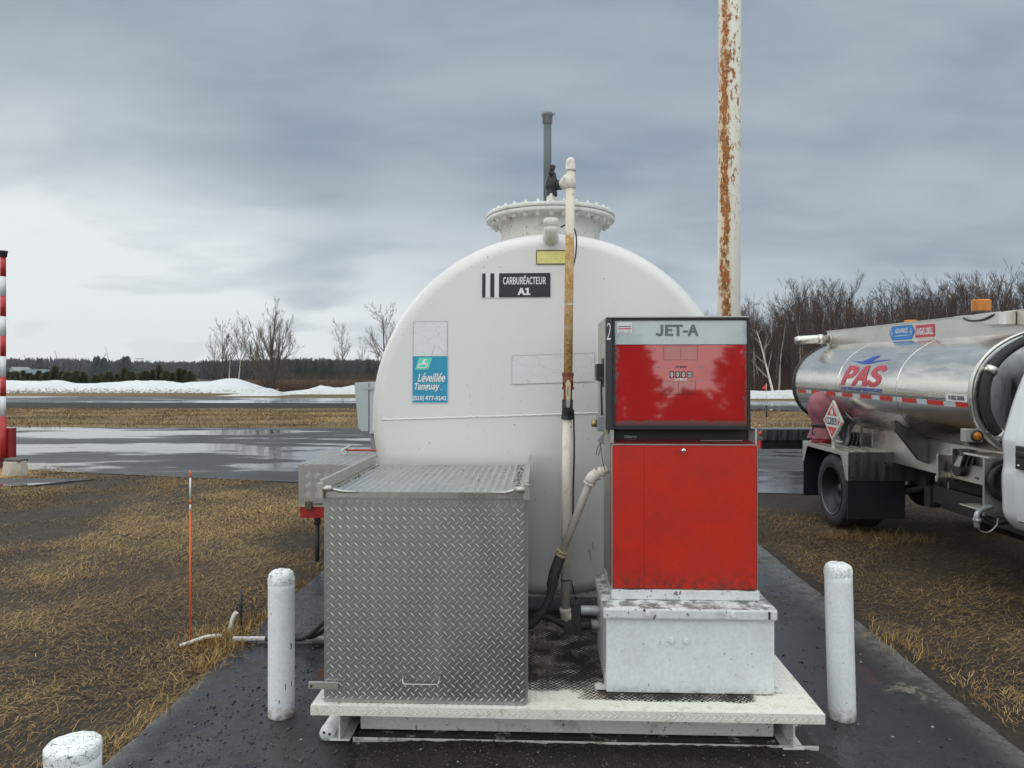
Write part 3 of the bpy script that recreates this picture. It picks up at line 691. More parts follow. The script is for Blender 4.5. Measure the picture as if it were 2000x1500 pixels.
for sx, x in ((-1, CX0-0.012), (1, CX1+0.004)):
    b2 = MB(); x0_, x1_ = (x, x+0.008)
    b2.box(x0_, x1_, CY0-0.02, CY1+0.02, CZ1-0.012, CZ1+0.05); b2.box(x0_-0.005, x1_+0.005, CY0-0.02, CY1+0.02, CZ1+0.05, CZ1+0.058)
    b2.box(x0_-0.010, x1_+0.010, CY0-0.035, CY0-0.018, CZ1-0.03, CZ1+0.045)
    rl = obj('lid_rail', b2, m_alutrim, cb, 0.002)
    b3 = MB(); ix = x+0.004-sx*0.0
    b3.cyl((ix-sx*0.01, CY0-0.028, CZ1+0.018), (ix-sx*0.055, CY0-0.028, CZ1+0.018), 0.015, seg=14)
    b3.tube([(ix-sx*0.05, CY0-0.028, CZ1+0.018), (ix-sx*0.08, CY0-0.026, CZ1+0.008), (ix-sx*0.105, CY0-0.016, CZ1+0.002), (ix-sx*0.17, CY0-0.014, CZ1+0.001)], [0.008, 0.008, 0.007, 0.006], 10)
    obj('hinge', b3, m_alutrim, rl)
b = MB(); hx0, hx1, hz = SX(602, 3.48), SX(660, 3.48), SZ(1340, 630, 3.48)
b.box(hx0, hx1, 3.482, 3.4945, hz-0.016, hz+0.017); hs = obj('hasp', b, m_alutrim, cb, 0.001)
b = MB(); b.cyl((hx0+0.014, 3.4805, hz-0.002), (hx0+0.014, 3.4835, hz-0.002), 0.006, seg=10); obj('hasp_hole', b, m_black, hs)
b = MB(); b.box(hx0+0.002, CX0-0.01, 3.62, 3.63, hz-0.02, hz+0.02); obj('hasp_tab', b, worn('rusty_tab', (0.11, 0.05, 0.03), 0.8, rust=0.4), cb)
b = MB(); gx0, gx1, gz = SX(787, 3.48), SX(858, 3.48), SZ(1331, 820, 3.48)
b.tube([(gx0, 3.498, gz+0.018), (gx0, 3.470, gz+0.010), (gx0+0.004, 3.462, gz-0.004), (gx0+0.012, 3.460, gz-0.006), (gx1-0.012, 3.460, gz-0.006), (gx1-0.004, 3.462, gz-0.004), (gx1, 3.470, gz+0.010), (gx1, 3.498, gz+0.018)], 0.0035, 8)
for x in (gx0, gx1): b.obox((x, 3.492, gz+0.018), (0.016, 0.006, 0.034))
obj('handle', b, m_alu, cb)
crumbs = [(SX(px, y), y) for px, y in ((905, 4.3), (868, 4.25), (828, 4.4), (832, 4.1), (935, 3.9), (988, 4.35), (870, 4.5), (895, 4.05), (940, 4.4))]+[(CX1-0.03-abs(rng.normal(0, 0.015)), rng.uniform(3.6, 4.55)) for _ in range(60)]+[(CX0+0.03+abs(rng.normal(0, 0.012)), rng.uniform(3.6, 4.55)) for _ in range(40)]
Pc = np.array([tuple(S2W((x, y, CZ1+0.003))) for x, y in crumbs]); rocks('debris', Pc, rng.uniform(0.003, 0.008, len(Pc)), mrock)

# ================================================================ pump pedestal
BX0, BX1, BY0, BY1 = SX(1184, 3.66), SX(1513, 3.66), 3.66, 4.27; BZT = SZ(1211, 1350, 3.65)
pdm = thing('pump_pedestal', 'dirty white steel box with a bolted lid under the red pump', 'pedestal', (BX0/2+BX1/2, 3.95, DZ), 'S')
m_ped = worn('pedestal_paint', (0.70, 0.735, 0.745), 0.45, amt=0.30, scale=5, dirt=(0.38, 0.34, 0.31), spots=0.55, bump=0.15, lowdirt=(0.0, 0.055))
b = MB(); b.box(BX0, BX1, BY0, BY1, DZ+0.003, BZT+0.01); bd = obj('box_body', b, m_ped, pdm, 0.006)
LX0, LX1 = SX(1178, 3.64), SX(1520, 3.64); LZ = BZT+0.058
m_lid = worn('pedestal_lid_paint', (0.66, 0.68, 0.69), 0.45, amt=0.55, scale=7, dirt=(0.17, 0.14, 0.11), spots=0.9, bump=0.2, topdirt=0.8)
b = MB(); b.box(LX0, LX1, 3.64, BY1+0.02, BZT, LZ); ld = obj('lid', b, m_lid, pdm, 0.012)
for px, py in ((1266, 1199), (1433, 1202)):
    b = MB(); x, z = SX(px, 3.63), SZ(py, px, 3.63); b.hexbolt((x, 3.628, z), 0.0125, 0.012, 'Y'); obj('bolt', b, m_white, ld)
b = MB(); x, z = SX(1504, 3.63), SZ(1204, 1504, 3.63); b.box(x-0.005, x+0.005, 3.6375, 3.641, z-0.018, z+0.018); x2, z2 = SX(1259, 3.63), SZ(1193, 1259, 3.63); obj('chipped_spot', b, m_dark, ld); b = MB()
b.cyl((x2, 3.6375, z2), (x2, 3.641, z2), 0.006, seg=8); obj('chipped_spot', b, m_dark, ld)
for px, py in ((1312, 1252), (1341, 1253)):
    b = MB(); x, z = SX(px, 3.65), SZ(py, px, 3.65); b.cyl((x, 3.655, z), (x, 3.661, z), 0.0165, seg=18); b.hexbolt((x, 3.645, z), 0.0105, 0.012, 'Y'); obj('bolt', b, m_ped, bd)
for (x, s) in ((BX0, -1), (BX1, 1)):
    b = MB(); xa, xb = sorted((x, x+s*0.004)); b.box(xa, xb, 3.69, 3.75, DZ+0.003, DZ+0.085 if s < 0 else DZ+0.05)
    xa, xb = sorted((x, x+s*0.05)); b.box(xa, xb, 3.69, 3.75, DZ+0.003, DZ+0.009)
    b.hexbolt((x+s*0.03, 3.72, DZ+0.009), 0.012, 0.014); obj('mounting_clip', b, m_beam, pdm)

# ================================================================ fuel pump
PY = 3.79; QX0, QX1 = SX(1197, PY), SX(1478.5, PY); PB = 4.30
pm = thing('fuel_pump', 'old red dispenser with black framed window and JET-A sign, numbered 2', 'fuel pump', ((QX0+QX1)/2, 4.0, LZ), 'S')
PZ0, PZ1 = LZ, SZ(1151, 1340, PY)
b = MB(); b.box(SX(1194, 3.775), SX(1484, 3.775), 3.775, PB, LZ+0.001, PZ1-0.003); obj('plinth', b, m_lid, pm, 0.003)
RZ1 = SZ(870, 1340, PY)
def m_red(name, base, dirt=True):
    t = NT(name); n = t.noise(5, 6, 0.65); n2 = t.noise(40, 5, 0.7); st = t.noise(9, 4, 0.6, (1, 1, 0.10)); z = t.xyz()[2]
    c = t.mix(t.mr(n, 0.35, 0.7), base, tuple(x*0.82 for x in base)); c = t.mix(t.mr(st, 0.60, 0.72, 0, 0.16), c, (0.20, 0.03, 0.03))
    c = t.mix(t.mr(n2, 0.63, 0.72, 0, 0.6), c, (0.14, 0.02, 0.015)); c = t.mix(t.mr(t.noise(2.2, 6, 0.7, off=(3, 8, 1)), 0.45, 0.72, 0, 0.35), c, tuple(x*0.62 for x in base)); c = t.mix(t.mr(t.noise(28, 6, 0.75, (1.6, 1, 0.3), off=(1, 2, 9)), 0.66, 0.72, 0, 0.35), c, (0.62, 0.12, 0.08))
    low = t.math('MULTIPLY', t.mr(z, 0.05, 0.17, 1, 0), t.mr(n2, 0.40, 0.60)); c = t.mix(t.math('MULTIPLY', low, 0.8), c, (0.09, 0.035, 0.03))
    t.set(Base_Color=c, Roughness=t.mr(n, 0.3, 0.7, 0.30, 0.46), Specular_IOR_Level=0.45).bump(t.noise(3, 3, 0.5), 0.12, 0.02); return t.mat
mred = m_red('red_paint', (0.55, 0.028, 0.014))
b = MB(); b.box(QX0, QX1, PY, PY+0.018, PZ1, RZ1); dr = obj('lower_door', b, mred, pm, 0.004)
b = MB()  # run-down drip line and top trim
zs = np.linspace(RZ1-0.01, PZ1+0.01, 26); dxx = QX0+(SX(1258, PY)-QX0)
b.tube([(dxx+0.0016*math.sin(z*25), PY-0.0002, z) for z in zs], 0.0011, 5, False); obj('drip_mark', b, flat('drip', (0.30, 0.012, 0.01), 0.5), dr)
b = MB(); b.box(QX0-0.004, QX1+0.002, PY-0.003, PY+0.016, RZ1+0.001, RZ1+0.007); b.box(QX0-0.0065, QX0-0.0015, PY+0.0, PY+0.02, PZ1, RZ1)
b.box(QX1+0.0015, QX1+0.0045, PY+0.002, PY+0.02, PZ1, RZ1); obj('trim', b, flat('bright_trim', (0.72, 0.70, 0.68), 0.3, 0.8), pm)
kx, kz = SX(1335, PY), SZ(880, 1335, PY)
b = MB(); b.lathe([(0.012, PY+0.001), (0.012, PY-0.005), (0.008, PY-0.009), (0.001, PY-0.0095)], (kx, 0, kz), 'Y', 18); lk = obj('lock', b, m_chrome, dr)
b = MB(); b.box(kx-0.0012, kx+0.0012, PY-0.0102, PY-0.009, kz-0.005, kz+0.005); obj('keyhole', b, m_black, lk)
b = MB(); b.box(QX0-0.006, QX0+0.005, PY+0.02, PY+0.085, PZ1, RZ1); obj('red_side_strip', b, m_red('dull_red_paint', (0.26, 0.02, 0.025)), pm)
b = MB(); b.box(QX0-0.004, QX0+0.006, PY+0.086, PB, PZ1, RZ1+0.01); b.box(QX1-0.006, QX1+0.0, PY+0.02, PB, PZ1, RZ1); b.box(QX0+0.006, QX1-0.006, PB-0.012, PB-0.002, PZ1, 2.05)
obj('side_panels', b, m_alutrim, pm)
# ledge above the door, recessed black band
HZ0, HZ1 = SZ(839, 1330, PY-0.01), SZ(620.5, 1330, PY+0.02)
b = MB(); b.prism([(PY-0.002, RZ1+0.007), (PY+0.075, RZ1+0.028), (PY+0.075, RZ1+0.004), (PY+0.001, RZ1+0.003)], QX0+0.002, QX1-0.004, 'YZ'); obj('ledge', b, m_red('ledge_red', (0.16, 0.02, 0.022)), pm)
b = MB(); b.box(QX0+0.006, QX1-0.03, PY+0.06, PY+0.075, RZ1+0.005, HZ0+0.004); b.box(QX0+0.006, QX1-0.03, PY+0.075, PB-0.013, RZ1+0.005, HZ0+0.004)
bn = obj('recess_panel', b, worn('dusty_black', (0.016, 0.015, 0.015), 0.5, amt=0.3, dirt=(0.06, 0.05, 0.04)), pm)
q = MB(); fx = lambda u, v: (u, PY+0.0565, v)
lx, lz = SX(1218, PY+0.06), SZ(862, 1218, PY+0.06)
sheet(q, lambda u, v: (u, PY+0.058, v), lx-0.004, lz-0.003, 0.078, 0.044); pl = obj('maker_plate', q, m_signblack, bn)
q = MB(); lettering(q, 'Gilbarco', fx, lx+0.003, lz+0.017, 0.062, 0.016, 0.01); lettering(q, 'TRIMLINE', fx, lx+0.022, lz+0.002, 0.040, 0.008, 0.01); obj('lettering', q, flat('pale_letter', (0.45, 0.45, 0.45), 0.5), pl)
b = MB(); x0_, x1_, zz0 = SX(1368, PY+0.05), SX(1451, PY+0.05), SZ(865, 1400, PY+0.05); b.box(x0_, x1_, PY+0.045, PY+0.06, zz0, zz0+0.013); obj('rating_plate', b, m_galv, bn, 0.001)
b = MB(); b.prism([(QX1-0.028, PY+0.05), (QX1-0.006, PY+0.012), (QX1+0.006, PY+0.02), (QX1+0.006, PB-0.2), (QX1-0.028, PB-0.2)], RZ1+0.008, HZ0+0.004, 'XY'); obj('side_cheek', b, m_alutrim, pm); b = MB(); b.prism([(QX0-0.012, PY+0.035), (QX0+0.005, PY+0.0), (QX0+0.01, PY+0.06), (QX0+0.005, PB-0.2), (QX0-0.012, PB-0.2)], RZ1+0.011, HZ0+0.004, 'XY')
obj('side_cheek', b, m_alutrim, pm)
# head
HX0, HX1 = SX(1196, PY-0.01), SX(1467, PY-0.01); HF0, HT = PY-0.012, PY+0.004
def hy(z): return HF0+(HT-HF0)*(z-HZ0)/(HZ1-HZ0)
def hxs(z): k = (z-HZ0)/(HZ1-HZ0); return HX0+0.004*k, HX1-0.008*k
b = MB()
def frame_strip(xa, xb, za, zb, dep, m=0, mb=b, prot=0.0):
    vs = []
    for z in (za, zb):
        for x in (xa, xb):
            vs += [(x, hy(z)-prot, z), (x, hy(z)+dep, z)]
    mb.add(vs, [(0,2,6,4),(1,5,7,3),(0,4,5,1),(2,3,7,6),(0,1,3,2),(4,6,7,5)], m)
frame_strip(HX0, HX0+0.014, HZ0, HZ1, 0.05); frame_strip(HX1-0.016, HX1-0.002, HZ0, HZ1, 0.05)
frame_strip(HX0+0.0142, HX1-0.0162, HZ1-0.014, HZ1-0.0005, 0.05); frame_strip(HX0+0.0142, HX1-0.0162, HZ0, HZ0+0.022, 0.05)
fr = obj('window_frame', b, m_black, pm, 0.002)
# bevelled black cheek with the number
xl = SX(1182.5, PY+0.06)
b = MB(); q0 = [(HX0-0.001, hy(HZ0)+0.002), (HX0-0.001, hy(HZ0)+0.07), (xl, hy(HZ0)+0.07), (xl, hy(HZ0)+0.055)]
b.prism(q0, HZ0-0.004, HZ1-0.001, 'XY'); ck = obj('number_cheek', b, m_black, pm, 0.002)
def cheek(u, v):   # u 0..1 across the sloping face
    a = Vector((xl, hy(HZ0)+0.055, v)); c = Vector((HX0-0.001, hy(HZ0)+0.002, v)); p = a+(c-a)*u; nrm = Vector((-(c-a).y, (c-a).x, 0)).normalized()
    if nrm.y > 0: nrm = -nrm
    return tuple(p+nrm*0.0015)
zz2, zz3 = SZ(664, 1190, PY+0.03), SZ(631, 1190, PY+0.03)
q = MB(); lettering(q, '2', cheek, 0.22, zz2, 0.62, zz3-zz2, 0.0); obj('number', q, m_signwhite, ck)
b = MB(); b.box(xl-0.004, xl+0.012, hy(HZ0)+0.072, PB, HZ0-0.03, HZ1+0.002); b.box(HX1-0.014, HX1-0.006, hy(HZ1)+0.052, PB, HZ0, HZ1-0.002)
b.box(xl+0.0125, HX1-0.0145, hy(HZ1)+0.052, PB, HZ1-0.008, HZ1-0.001); hc = obj('head_casing', b, m_alutrim, pm, 0.002)
b = MB(); b.box(xl-0.0, HX1-0.008, HT-0.006, PB, HZ1, HZ1+0.006); obj('top_cover', b, flat('pale_cover', (0.55, 0.55, 0.52), 0.5), pm)
# glass panels: white name band and red window, both glossy
SPLIT = SZ(673.5, 1330, PY+0.01)
def m_glasspanel(name, col, edge, dirtamt, ior):
    t = NT(name); n = t.noise(6, 5, 0.6); n2 = t.noise(35, 6, 0.7); x, y, z = t.xyz()
    xm, hw = (HX0+HX1)/2-ROOT[pm.name].x, (HX1-HX0)/2-0.016
    ex = t.mr(t.math('ABSOLUTE', t.math('SUBTRACT', x, xm)), hw-0.06, hw, 0, 1)
    zl = HZ0+0.022-LZ; ez = t.mr(z, zl, zl+0.06, 1, 0)
    k = t.math('ADD', t.math('MULTIPLY', t.math('MAXIMUM', ez, t.math('MULTIPLY', ex, 0.75)), 1.0), t.math('MULTIPLY', t.math('SUBTRACT', n2, 0.5), 1.3))
    k = t.mr(k, 0.45, 0.95)
    c = t.mix(t.mr(n, 0.3, 0.7), col, tuple(x_*0.9 for x_ in col)); c = t.mix(t.math('MULTIPLY', k, dirtamt), c, edge)
    c = t.mix(t.mr(t.noise(90, 2, 0.5), 0.74, 0.78, 0, 0.4), c, edge)
    t.set(Base_Color=c, Roughness=t.mr(t.math('MULTIPLY', k, dirtamt), 0, 1, 0.035, 0.5), IOR=ior); return t.mat
xa, xb = HX0+0.015, HX1-0.017
def GP(off): return lambda u, v: (u, hy(v)+0.006-off, v)
q = MB(); sheet(q, GP(0), xa, SPLIT+0.002, xb-xa, HZ1-0.015-SPLIT-0.002, 1, 1); np_ = obj('name_panel', q, m_glasspanel('milky_glass', (0.50, 0.56, 0.58), (0.16, 0.18, 0.19), 0.45, 1.5), pm)
q = MB(); sheet(q, GP(0), xa, HZ0+0.0225, xb-xa, SPLIT-HZ0-0.0235, 1, 1); rw = obj('window', q, m_glasspanel('red_glass', (0.44, 0.022, 0.024), (0.05, 0.018, 0.018), 0.9, 1.78), pm)
def prect(px0, py0, px1, py1, off, mb, f=None):
    yq = PY+0.008; x0, x1 = SX(px0, yq), SX(px1, yq); z0, z1 = SZ(py1, (px0+px1)/2, yq), SZ(py0, (px0+px1)/2, yq)
    sheet(mb, GP(off), x0, z0, x1-x0, z1-z0); return x0, z0, x1-x0, z1-z0
mgrey = flat('sign_grey', (0.13, 0.155, 0.165), 0.5)
def pbox(px0, py0, px1, py1):
    yq = PY+0.008; x0, x1 = SX(px0, yq), SX(px1, yq); z0, z1 = SZ(py1, (px0+px1)/2, yq), SZ(py0, (px0+px1)/2, yq); return x0, z0, x1-x0, z1-z0
q = MB(); lettering(q, 'JET-A', GP(0.0015), *pbox(1280, 634, 1364.5, 656.5), bold=0.035); obj('lettering', q, mgrey, np_)
q = MB(); prect(1205.5, 629.5, 1234.5, 651, 0.0015, q); st = obj('inspection_sticker', q, m_signwhite, np_)
q = MB(); prect(1207, 636.5, 1233, 638.5, 0.003, q); 
for k, yy in enumerate((646, 648.5)): prect(1208, yy, 1218+k*4, yy+0.7, 0.003, q); prect(1224, yy, 1232, yy+0.7, 0.003, q)
obj('dark_lines', q, m_grey, st)
q = MB(); prect(1207, 641, 1233, 643, 0.003, q); obj('red_line', q, flat('sticker_red', (0.6, 0.05, 0.07), 0.5), st)
mdr_ = flat('dull_red_patch', (0.30, 0.026, 0.026), 0.3); mdl = flat('patch_line', (0.12, 0.02, 0.02), 0.4)
for (a, b_, c, d_) in ((1296, 675.5, 1362, 703), (1290, 744, 1358, 770.5)):
    q = MB(); prect(a, b_, c, d_, 0.0008, q); wp = obj('covered_opening', q, m_glasspanel('covered_glass', (0.33, 0.020, 0.022), (0.1, 0.02, 0.02), 0.2, 1.85), rw)
    q = MB(); prect(a, b_, c, b_+0.6, 0.0016, q); prect(a, d_-0.6, c, d_, 0.0016, q); prect(a, b_, a+0.6, d_, 0.0016, q); prect(c-0.6, b_, c, d_, 0.0016, q); prect((a+c)/2, b_, (a+c)/2+0.6, d_, 0.0016, q); obj('opening_edge', q, mdl, wp)
q = MB()
for i in range(4): prect(1307.3+i*11.3, 725.5, 1316+i*11.3+(2 if i == 3 else 0), 737.5, 0.0012, q)
me_ = obj('meter', q, m_signblack, rw)
q = MB()
for i in range(3): lettering(q, '0', GP(0.0022), *pbox(1309.2+i*11.3, 727, 1314.2+i*11.3, 736), bold=0.03)
for yy in (727, 732.3): lettering(q, '00' if yy < 730 else '98', GP(0.0022), *pbox(1342.5, yy, 1350, yy+4.2), bold=0.02)
obj('digits', q, m_signwhite, me_)
q = MB(); lettering(q, 'LITRES', GP(0.0015), *pbox(1317, 739, 1341, 743.5), bold=0.03); obj('unit_lettering', q, m_signwhite, rw)
q = MB(); lettering(q, 'LITRAGE', GP(0.0015), *pbox(1319, 714.5, 1341, 718.5), bold=0.03, shear=0.3); obj('dark_lettering', q, m_signblack, rw)
for px in (1287, 1369.5):
    q = MB(); x, z = SX(px, PY), SZ(716, px, PY); q.cyl((x, hy(z)+0.003, z), (x, hy(z)+0.0075, z), 0.006, seg=12); obj('screw', q, m_grey, rw)
# nozzle switch, boxes and cord on the left side
sx_ = xl-0.004
b = MB(); z0_, z1_ = SZ(745, 1170, 3.95), SZ(711, 1170, 3.95)
b.box(sx_-0.038, sx_-0.004, 3.90, 4.0, z0_+0.02, z1_); b.box(sx_-0.004, sx_, 3.89, 4.02, z0_-0.03, z1_+0.03); b.obox((sx_-0.02, 3.93, z0_+0.01), (0.036, 0.08, 0.018), Matrix.Rotation(0.25, 3, 'Y')); b.box(sx_-0.030, sx_-0.012, 3.897, 3.8995, z0_+0.035, z1_-0.012)
obj('nozzle_hook', b, m_black, pm, 0.002)
b = MB(); b.tube([(sx_-0.008, 3.92, z0_+0.005), (sx_-0.012, 3.92, z0_-0.03), (sx_-0.008, 3.92, SZ(812, 1175, 3.92))], 0.005, 8); obj('switch_rod', b, m_dark, pm)
b = MB(); z0_, z1_ = SZ(842, 1175, 3.90), SZ(812, 1175, 3.90); b.box(sx_-0.036, sx_+0.006, 3.87, 3.96, z0_, z1_); sb = obj('junction_box', b, m_grey, pm, 0.005)
b = MB(); b.cyl((sx_-0.036, 3.91, (z0_+z1_)/2), (sx_-0.062, 3.91, (z0_+z1_)/2), 0.020, seg=8); b.cyl((sx_-0.058, 3.91, (z0_+z1_)/2), (sx_-0.066, 3.91, (z0_+z1_)/2), 0.014, seg=12); obj('brass_gland', b, flat('brass', (0.38, 0.30, 0.14), 0.4, 0.8), sb)
b = MB(); zb = SZ(868, 1175, 3.9); b.prism([(sx_, zb), (sx_, zb+0.058), (sx_-0.036, zb+0.018)], 3.88, 3.93, 'XZ'); obj('rubber_flap', b, m_grey, pm, 0.002)
b = MB(); zq = zb+0.02
b.tube([(sx_-0.018, 3.9, zq-0.01), (sx_-0.034, 3.9, zq-0.04), (sx_-0.040, 3.9, zq-0.072), (sx_-0.028, 3.9, zq-0.078), (sx_-0.020, 3.9, zq-0.05), (sx_-0.016, 3.9, zq-0.01), (sx_-0.012, 3.9, zq-0.06), (sx_-0.006, 3.9, zq-0.11), (sx_+0.004, 3.9, zq-0.15)], 0.0022, 6)
obj('cord', b, m_black, pm)
b = MB(); b.lathe([(0.026, 0), (0.026, 0.004)], (0, 0, 0), 'X', 12); 
# side lettering on the lower panel (raised dark)
# ================================================================ angled conduit from the pump down to the cabinet
cn = thing('angled_conduit', 'white angled pipe elbowing out of the pump side into a black hose', 'pipe', (SX(1095, 4.05), 4.05, DZ), 'S')
A = Vector((SX(1186, 3.98), 3.98, SZ(915, 1184, 3.98))); B = Vector((SX(1156, 3.98), 3.98, SZ(932, 1156, 3.98))); Cc = Vector((SX(1096, 4.08), 4.08, SZ(1084, 1096, 4.08)))
b = MB(); dB = (Cc-B).normalized(); dA = (B-A).normalized()
b.tube([A, B-dA*0.03, B-dA*0.008+dB*0.006, B+dB*0.03, Cc], [0.021, 0.021, 0.0225, 0.021, 0.021], 16); pp = obj('pipe', b, m_pipe, cn)
b = MB(); b.tube([A+dA*0.028, A+dA*0.045], 0.030, 14); b.tube([B-dA*0.028, B-dA*0.006, B+dB*0.012, B+dB*0.034], [0.031, 0.031, 0.031, 0.031], 14); b.tube([B+dB*0.030, B+dB*0.042], 0.034, 14); b.tube([B-dA*0.036, B-dA*0.026], 0.034, 14)
obj('elbow', b, m_pipe, cn)
b = MB(); b.tube([Cc-dB*0.03, Cc-dB*0.012], 0.032, 8); b.tube([Cc-dB*0.012, Cc+dB*0.004], 0.036, 12); b.tube([Cc+dB*0.004, Cc+dB*0.03], 0.029, 12); obj('coupling', b, worn('old_brass', (0.36, 0.30, 0.20), 0.5, 0.4, amt=0.5), cn)
D1 = Vector((SX(1083, 4.05), 4.05, SZ(1120, 1083, 4.05)))
pts = [Cc+dB*0.02, D1, (SX(1072, 4.02), 4.02, SZ(1170, 1072, 4.02)), (SX(1050, 4.0), 4.0, SZ(1208, 1050, 4.0)), (SX(1024, 4.0), 4.0, SZ(1226, 1024, 4.0)), (SX(1000, 4.0), 4.0, SZ(1228, 1000, 4.0))]
def smooth_path(P, n=6):
    P = [Vector(p) for p in P]; out = []
    for i in range(len(P)-1):
        p0 = P[max(i-1, 0)]; p1 = P[i]; p2 = P[i+1]; p3 = P[min(i+2, len(P)-1)]
        for k in range(n):
            t = k/n; out.append(0.5*((2*p1)+(p2-p0)*t+(2*p0-5*p1+4*p2-p3)*t*t+(3*p1-p0-3*p2+p3)*t**3))
    out.append(P[-1]); return out
sp = smooth_path(pts); rr = [0.031 if i < 10 else 0.022 for i in range(len(sp))]
b = MB(); b.tube(sp, rr, 14); obj('hose', b, m_rubber, cn)

# ================================================================ rusty fill standpipe in front of the tank
SY = 4.42
spz = thing('standpipe', 'tall thin rusty and white pipe with a lever valve in front of the tank', 'pipe', (SX(1105, SY), SY, DZ), 'S')
def sp_pt(px, py): return (SX(px, SY), SY, SZ(py, px, SY))
mrp = rust_pipe('rusted_pipe', SZ(735, 1110, SY)-DZ, SZ(455, 1113, SY)-DZ, cover=0.62)
b = MB(); b.tube([sp_pt(1114.3, 332), sp_pt(1112, 500), sp_pt(1109.5, 732)], 0.0265, 18); obj('upper_pipe', b, mrp, spz)
b = MB(); t_ = Vector(sp_pt(1114.5, 332)); b.lathe([(0.030, t_.z-0.006), (0.033, t_.z), (0.030, t_.z+0.006), (0.029, t_.z+0.04), (0.024, t_.z+0.062), (0.012, t_.z+0.072), (0.001, t_.z+0.074)], (t_.x, SY, 0), 'Z', 18)
obj('cap', b, m_pipe, spz)
b = MB(); w_ = Vector(sp_pt(1113, 595)); b.lathe([(0.0275, w_.z-0.003), (0.029, w_.z), (0.0275, w_.z+0.003)], (w_.x, SY, 0), 'Z', 18); obj('tape_ring', b, m_white, spz)
m_rustv = worn('heavy_rust', (0.20, 0.055, 0.025), 0.8, amt=0.5, scale=20, dirt=(0.06, 0.03, 0.02), rust=0.3)
b = MB(); va, vb = Vector(sp_pt(1109.3, 728)), Vector(sp_pt(1108.7, 782))
b.tube([va, va-Vector((0, 0, 0.02))], 0.035, 8, smooth=False); b.tube([va-Vector((0, 0, 0.02)), va-Vector((0, 0, 0.085))], [0.033, 0.033], 10); b.tube([va-Vector((0, 0, 0.085)), va-Vector((0, 0, 0.10))], 0.036, 8, smooth=False); b.tube([va-Vector((0, 0, 0.10)), vb], 0.026, 12)
vo = obj('rusty_union', b, m_rustv, spz)
b = MB(); vc, vd = Vector(sp_pt(1108.5, 781)), Vector(sp_pt(1108, 819))
b.tube([vc, vd], 0.034, 10); b.tube([vc, vc-Vector((0, 0, 0.012))], 0.037, 6, smooth=False); b.tube([vd+Vector((0, 0, 0.03)), vd], 0.036, 8, smooth=False); b.cyl((vc.x, SY-0.05, vc.z-0.05), (vc.x, SY, vc.z-0.05), 0.022, seg=12)
bv = obj('ball_valve', b, m_black, spz)
b = MB(); hz1, hz0 = SZ(742, 1110, SY-0.06), SZ(792, 1110, SY-0.06); hx = SX(1109.5, SY-0.06)
b.prism([(hx-0.013, hz0+0.03), (hx+0.013, hz0+0.03), (hx+0.015, hz1-0.02), (hx+0.008, hz1-0.004), (hx, hz1), (hx-0.008, hz1-0.004), (hx-0.015, hz1-0.02)], SY-0.072, SY-0.066, 'XZ')
lv = obj('lever', b, flat('cream_vinyl', (0.55, 0.49, 0.33), 0.5), bv)
b = MB(); b.prism([(hx-0.009, hz0-0.012), (hx+0.009, hz0-0.012), (hx+0.011, hz0+0.034), (hx-0.011, hz0+0.034)], SY-0.068, SY-0.063, 'XZ'); b.hexbolt((hx, SY-0.08, hz0), 0.010, 0.014, 'Y'); obj('lever_arm', b, m_galv, bv)
lfx = lambda u, v: (hx-0.006+v*0.012, SY-0.0735, hz1-0.015-u*(hz1-hz0)*0.6)
b = MB(); b.add([lfx(*p) for p in [(0.25, 0.2), (0.3, 0.8), (0.36, 0.3), (0.42, 0.8), (0.5, 0.2), (0.9, 0.5), (0.9, 0.3), (0.5, 0.0)]], [(0,1,2),(2,3,4),(4,5,6,7)]); obj('lever_marking', b, m_black, lv)
b = MB(); b.tube([sp_pt(1107.6, 818), sp_pt(1105.5, 1000), sp_pt(1104, 1196)], 0.0275, 18); obj('lower_pipe', b, m_pipe, spz)
b = MB(); e0 = Vector(sp_pt(1104, 1188)); b.tube([e0, e0-Vector((0, 0, 0.015)), e0+Vector((0.004, 0, -0.045)), e0+Vector((0.028, 0, -0.062)), e0+Vector((0.06, 0, -0.062))], [0.034, 0.034, 0.035, 0.035, 0.034], 16); obj('elbow', b, m_pipe, spz)
b = MB(); u0 = Vector(sp_pt(1104, 1132)); b.lathe([(0.029, u0.z-0.003), (0.031, u0.z), (0.029, u0.z+0.003)], (u0.x, SY, 0), 'Z', 14)
b.tube(smooth_path([sp_pt(1116, 1134), sp_pt(1122, 1160), sp_pt(1132, 1184)]), 0.004, 6)
b.tube(smooth_path([sp_pt(1119, 1030), sp_pt(1119.5, 960), sp_pt(1121.5, 880), sp_pt(1120, 800)]), 0.006, 6)
b.tube(smooth_path([sp_pt(1095, 444), sp_pt(1110, 438), sp_pt(1122, 448), sp_pt(1126, 470), sp_pt(1124, 500), sp_pt(1119, 522)]), 0.005, 6); obj('cable', b, m_black, spz)
b = MB(); cz = SZ(357, 1114, SY); cx = SX(1114, SY)
b.tube([(cx-0.015, SY, cz), (SX(1104, SY), SY+0.06, cz+0.01), (NX+0.10, 5.0, z0+0.0 if False else 3.135), (NX+0.075, 5.19, 3.135)], [0.022, 0.022, 0.022, 0.024], 12); b.tube([(cx-0.026, SY-0.002, cz), (cx-0.04, SY+0.02, cz)], 0.033, 12)
b.lathe([(0.028, cz-0.035), (0.034, cz-0.03), (0.034, cz+0.03), (0.028, cz+0.035)], (cx, SY, 0), 'Z', 16); obj('cross_connection', b, m_pipe, spz)
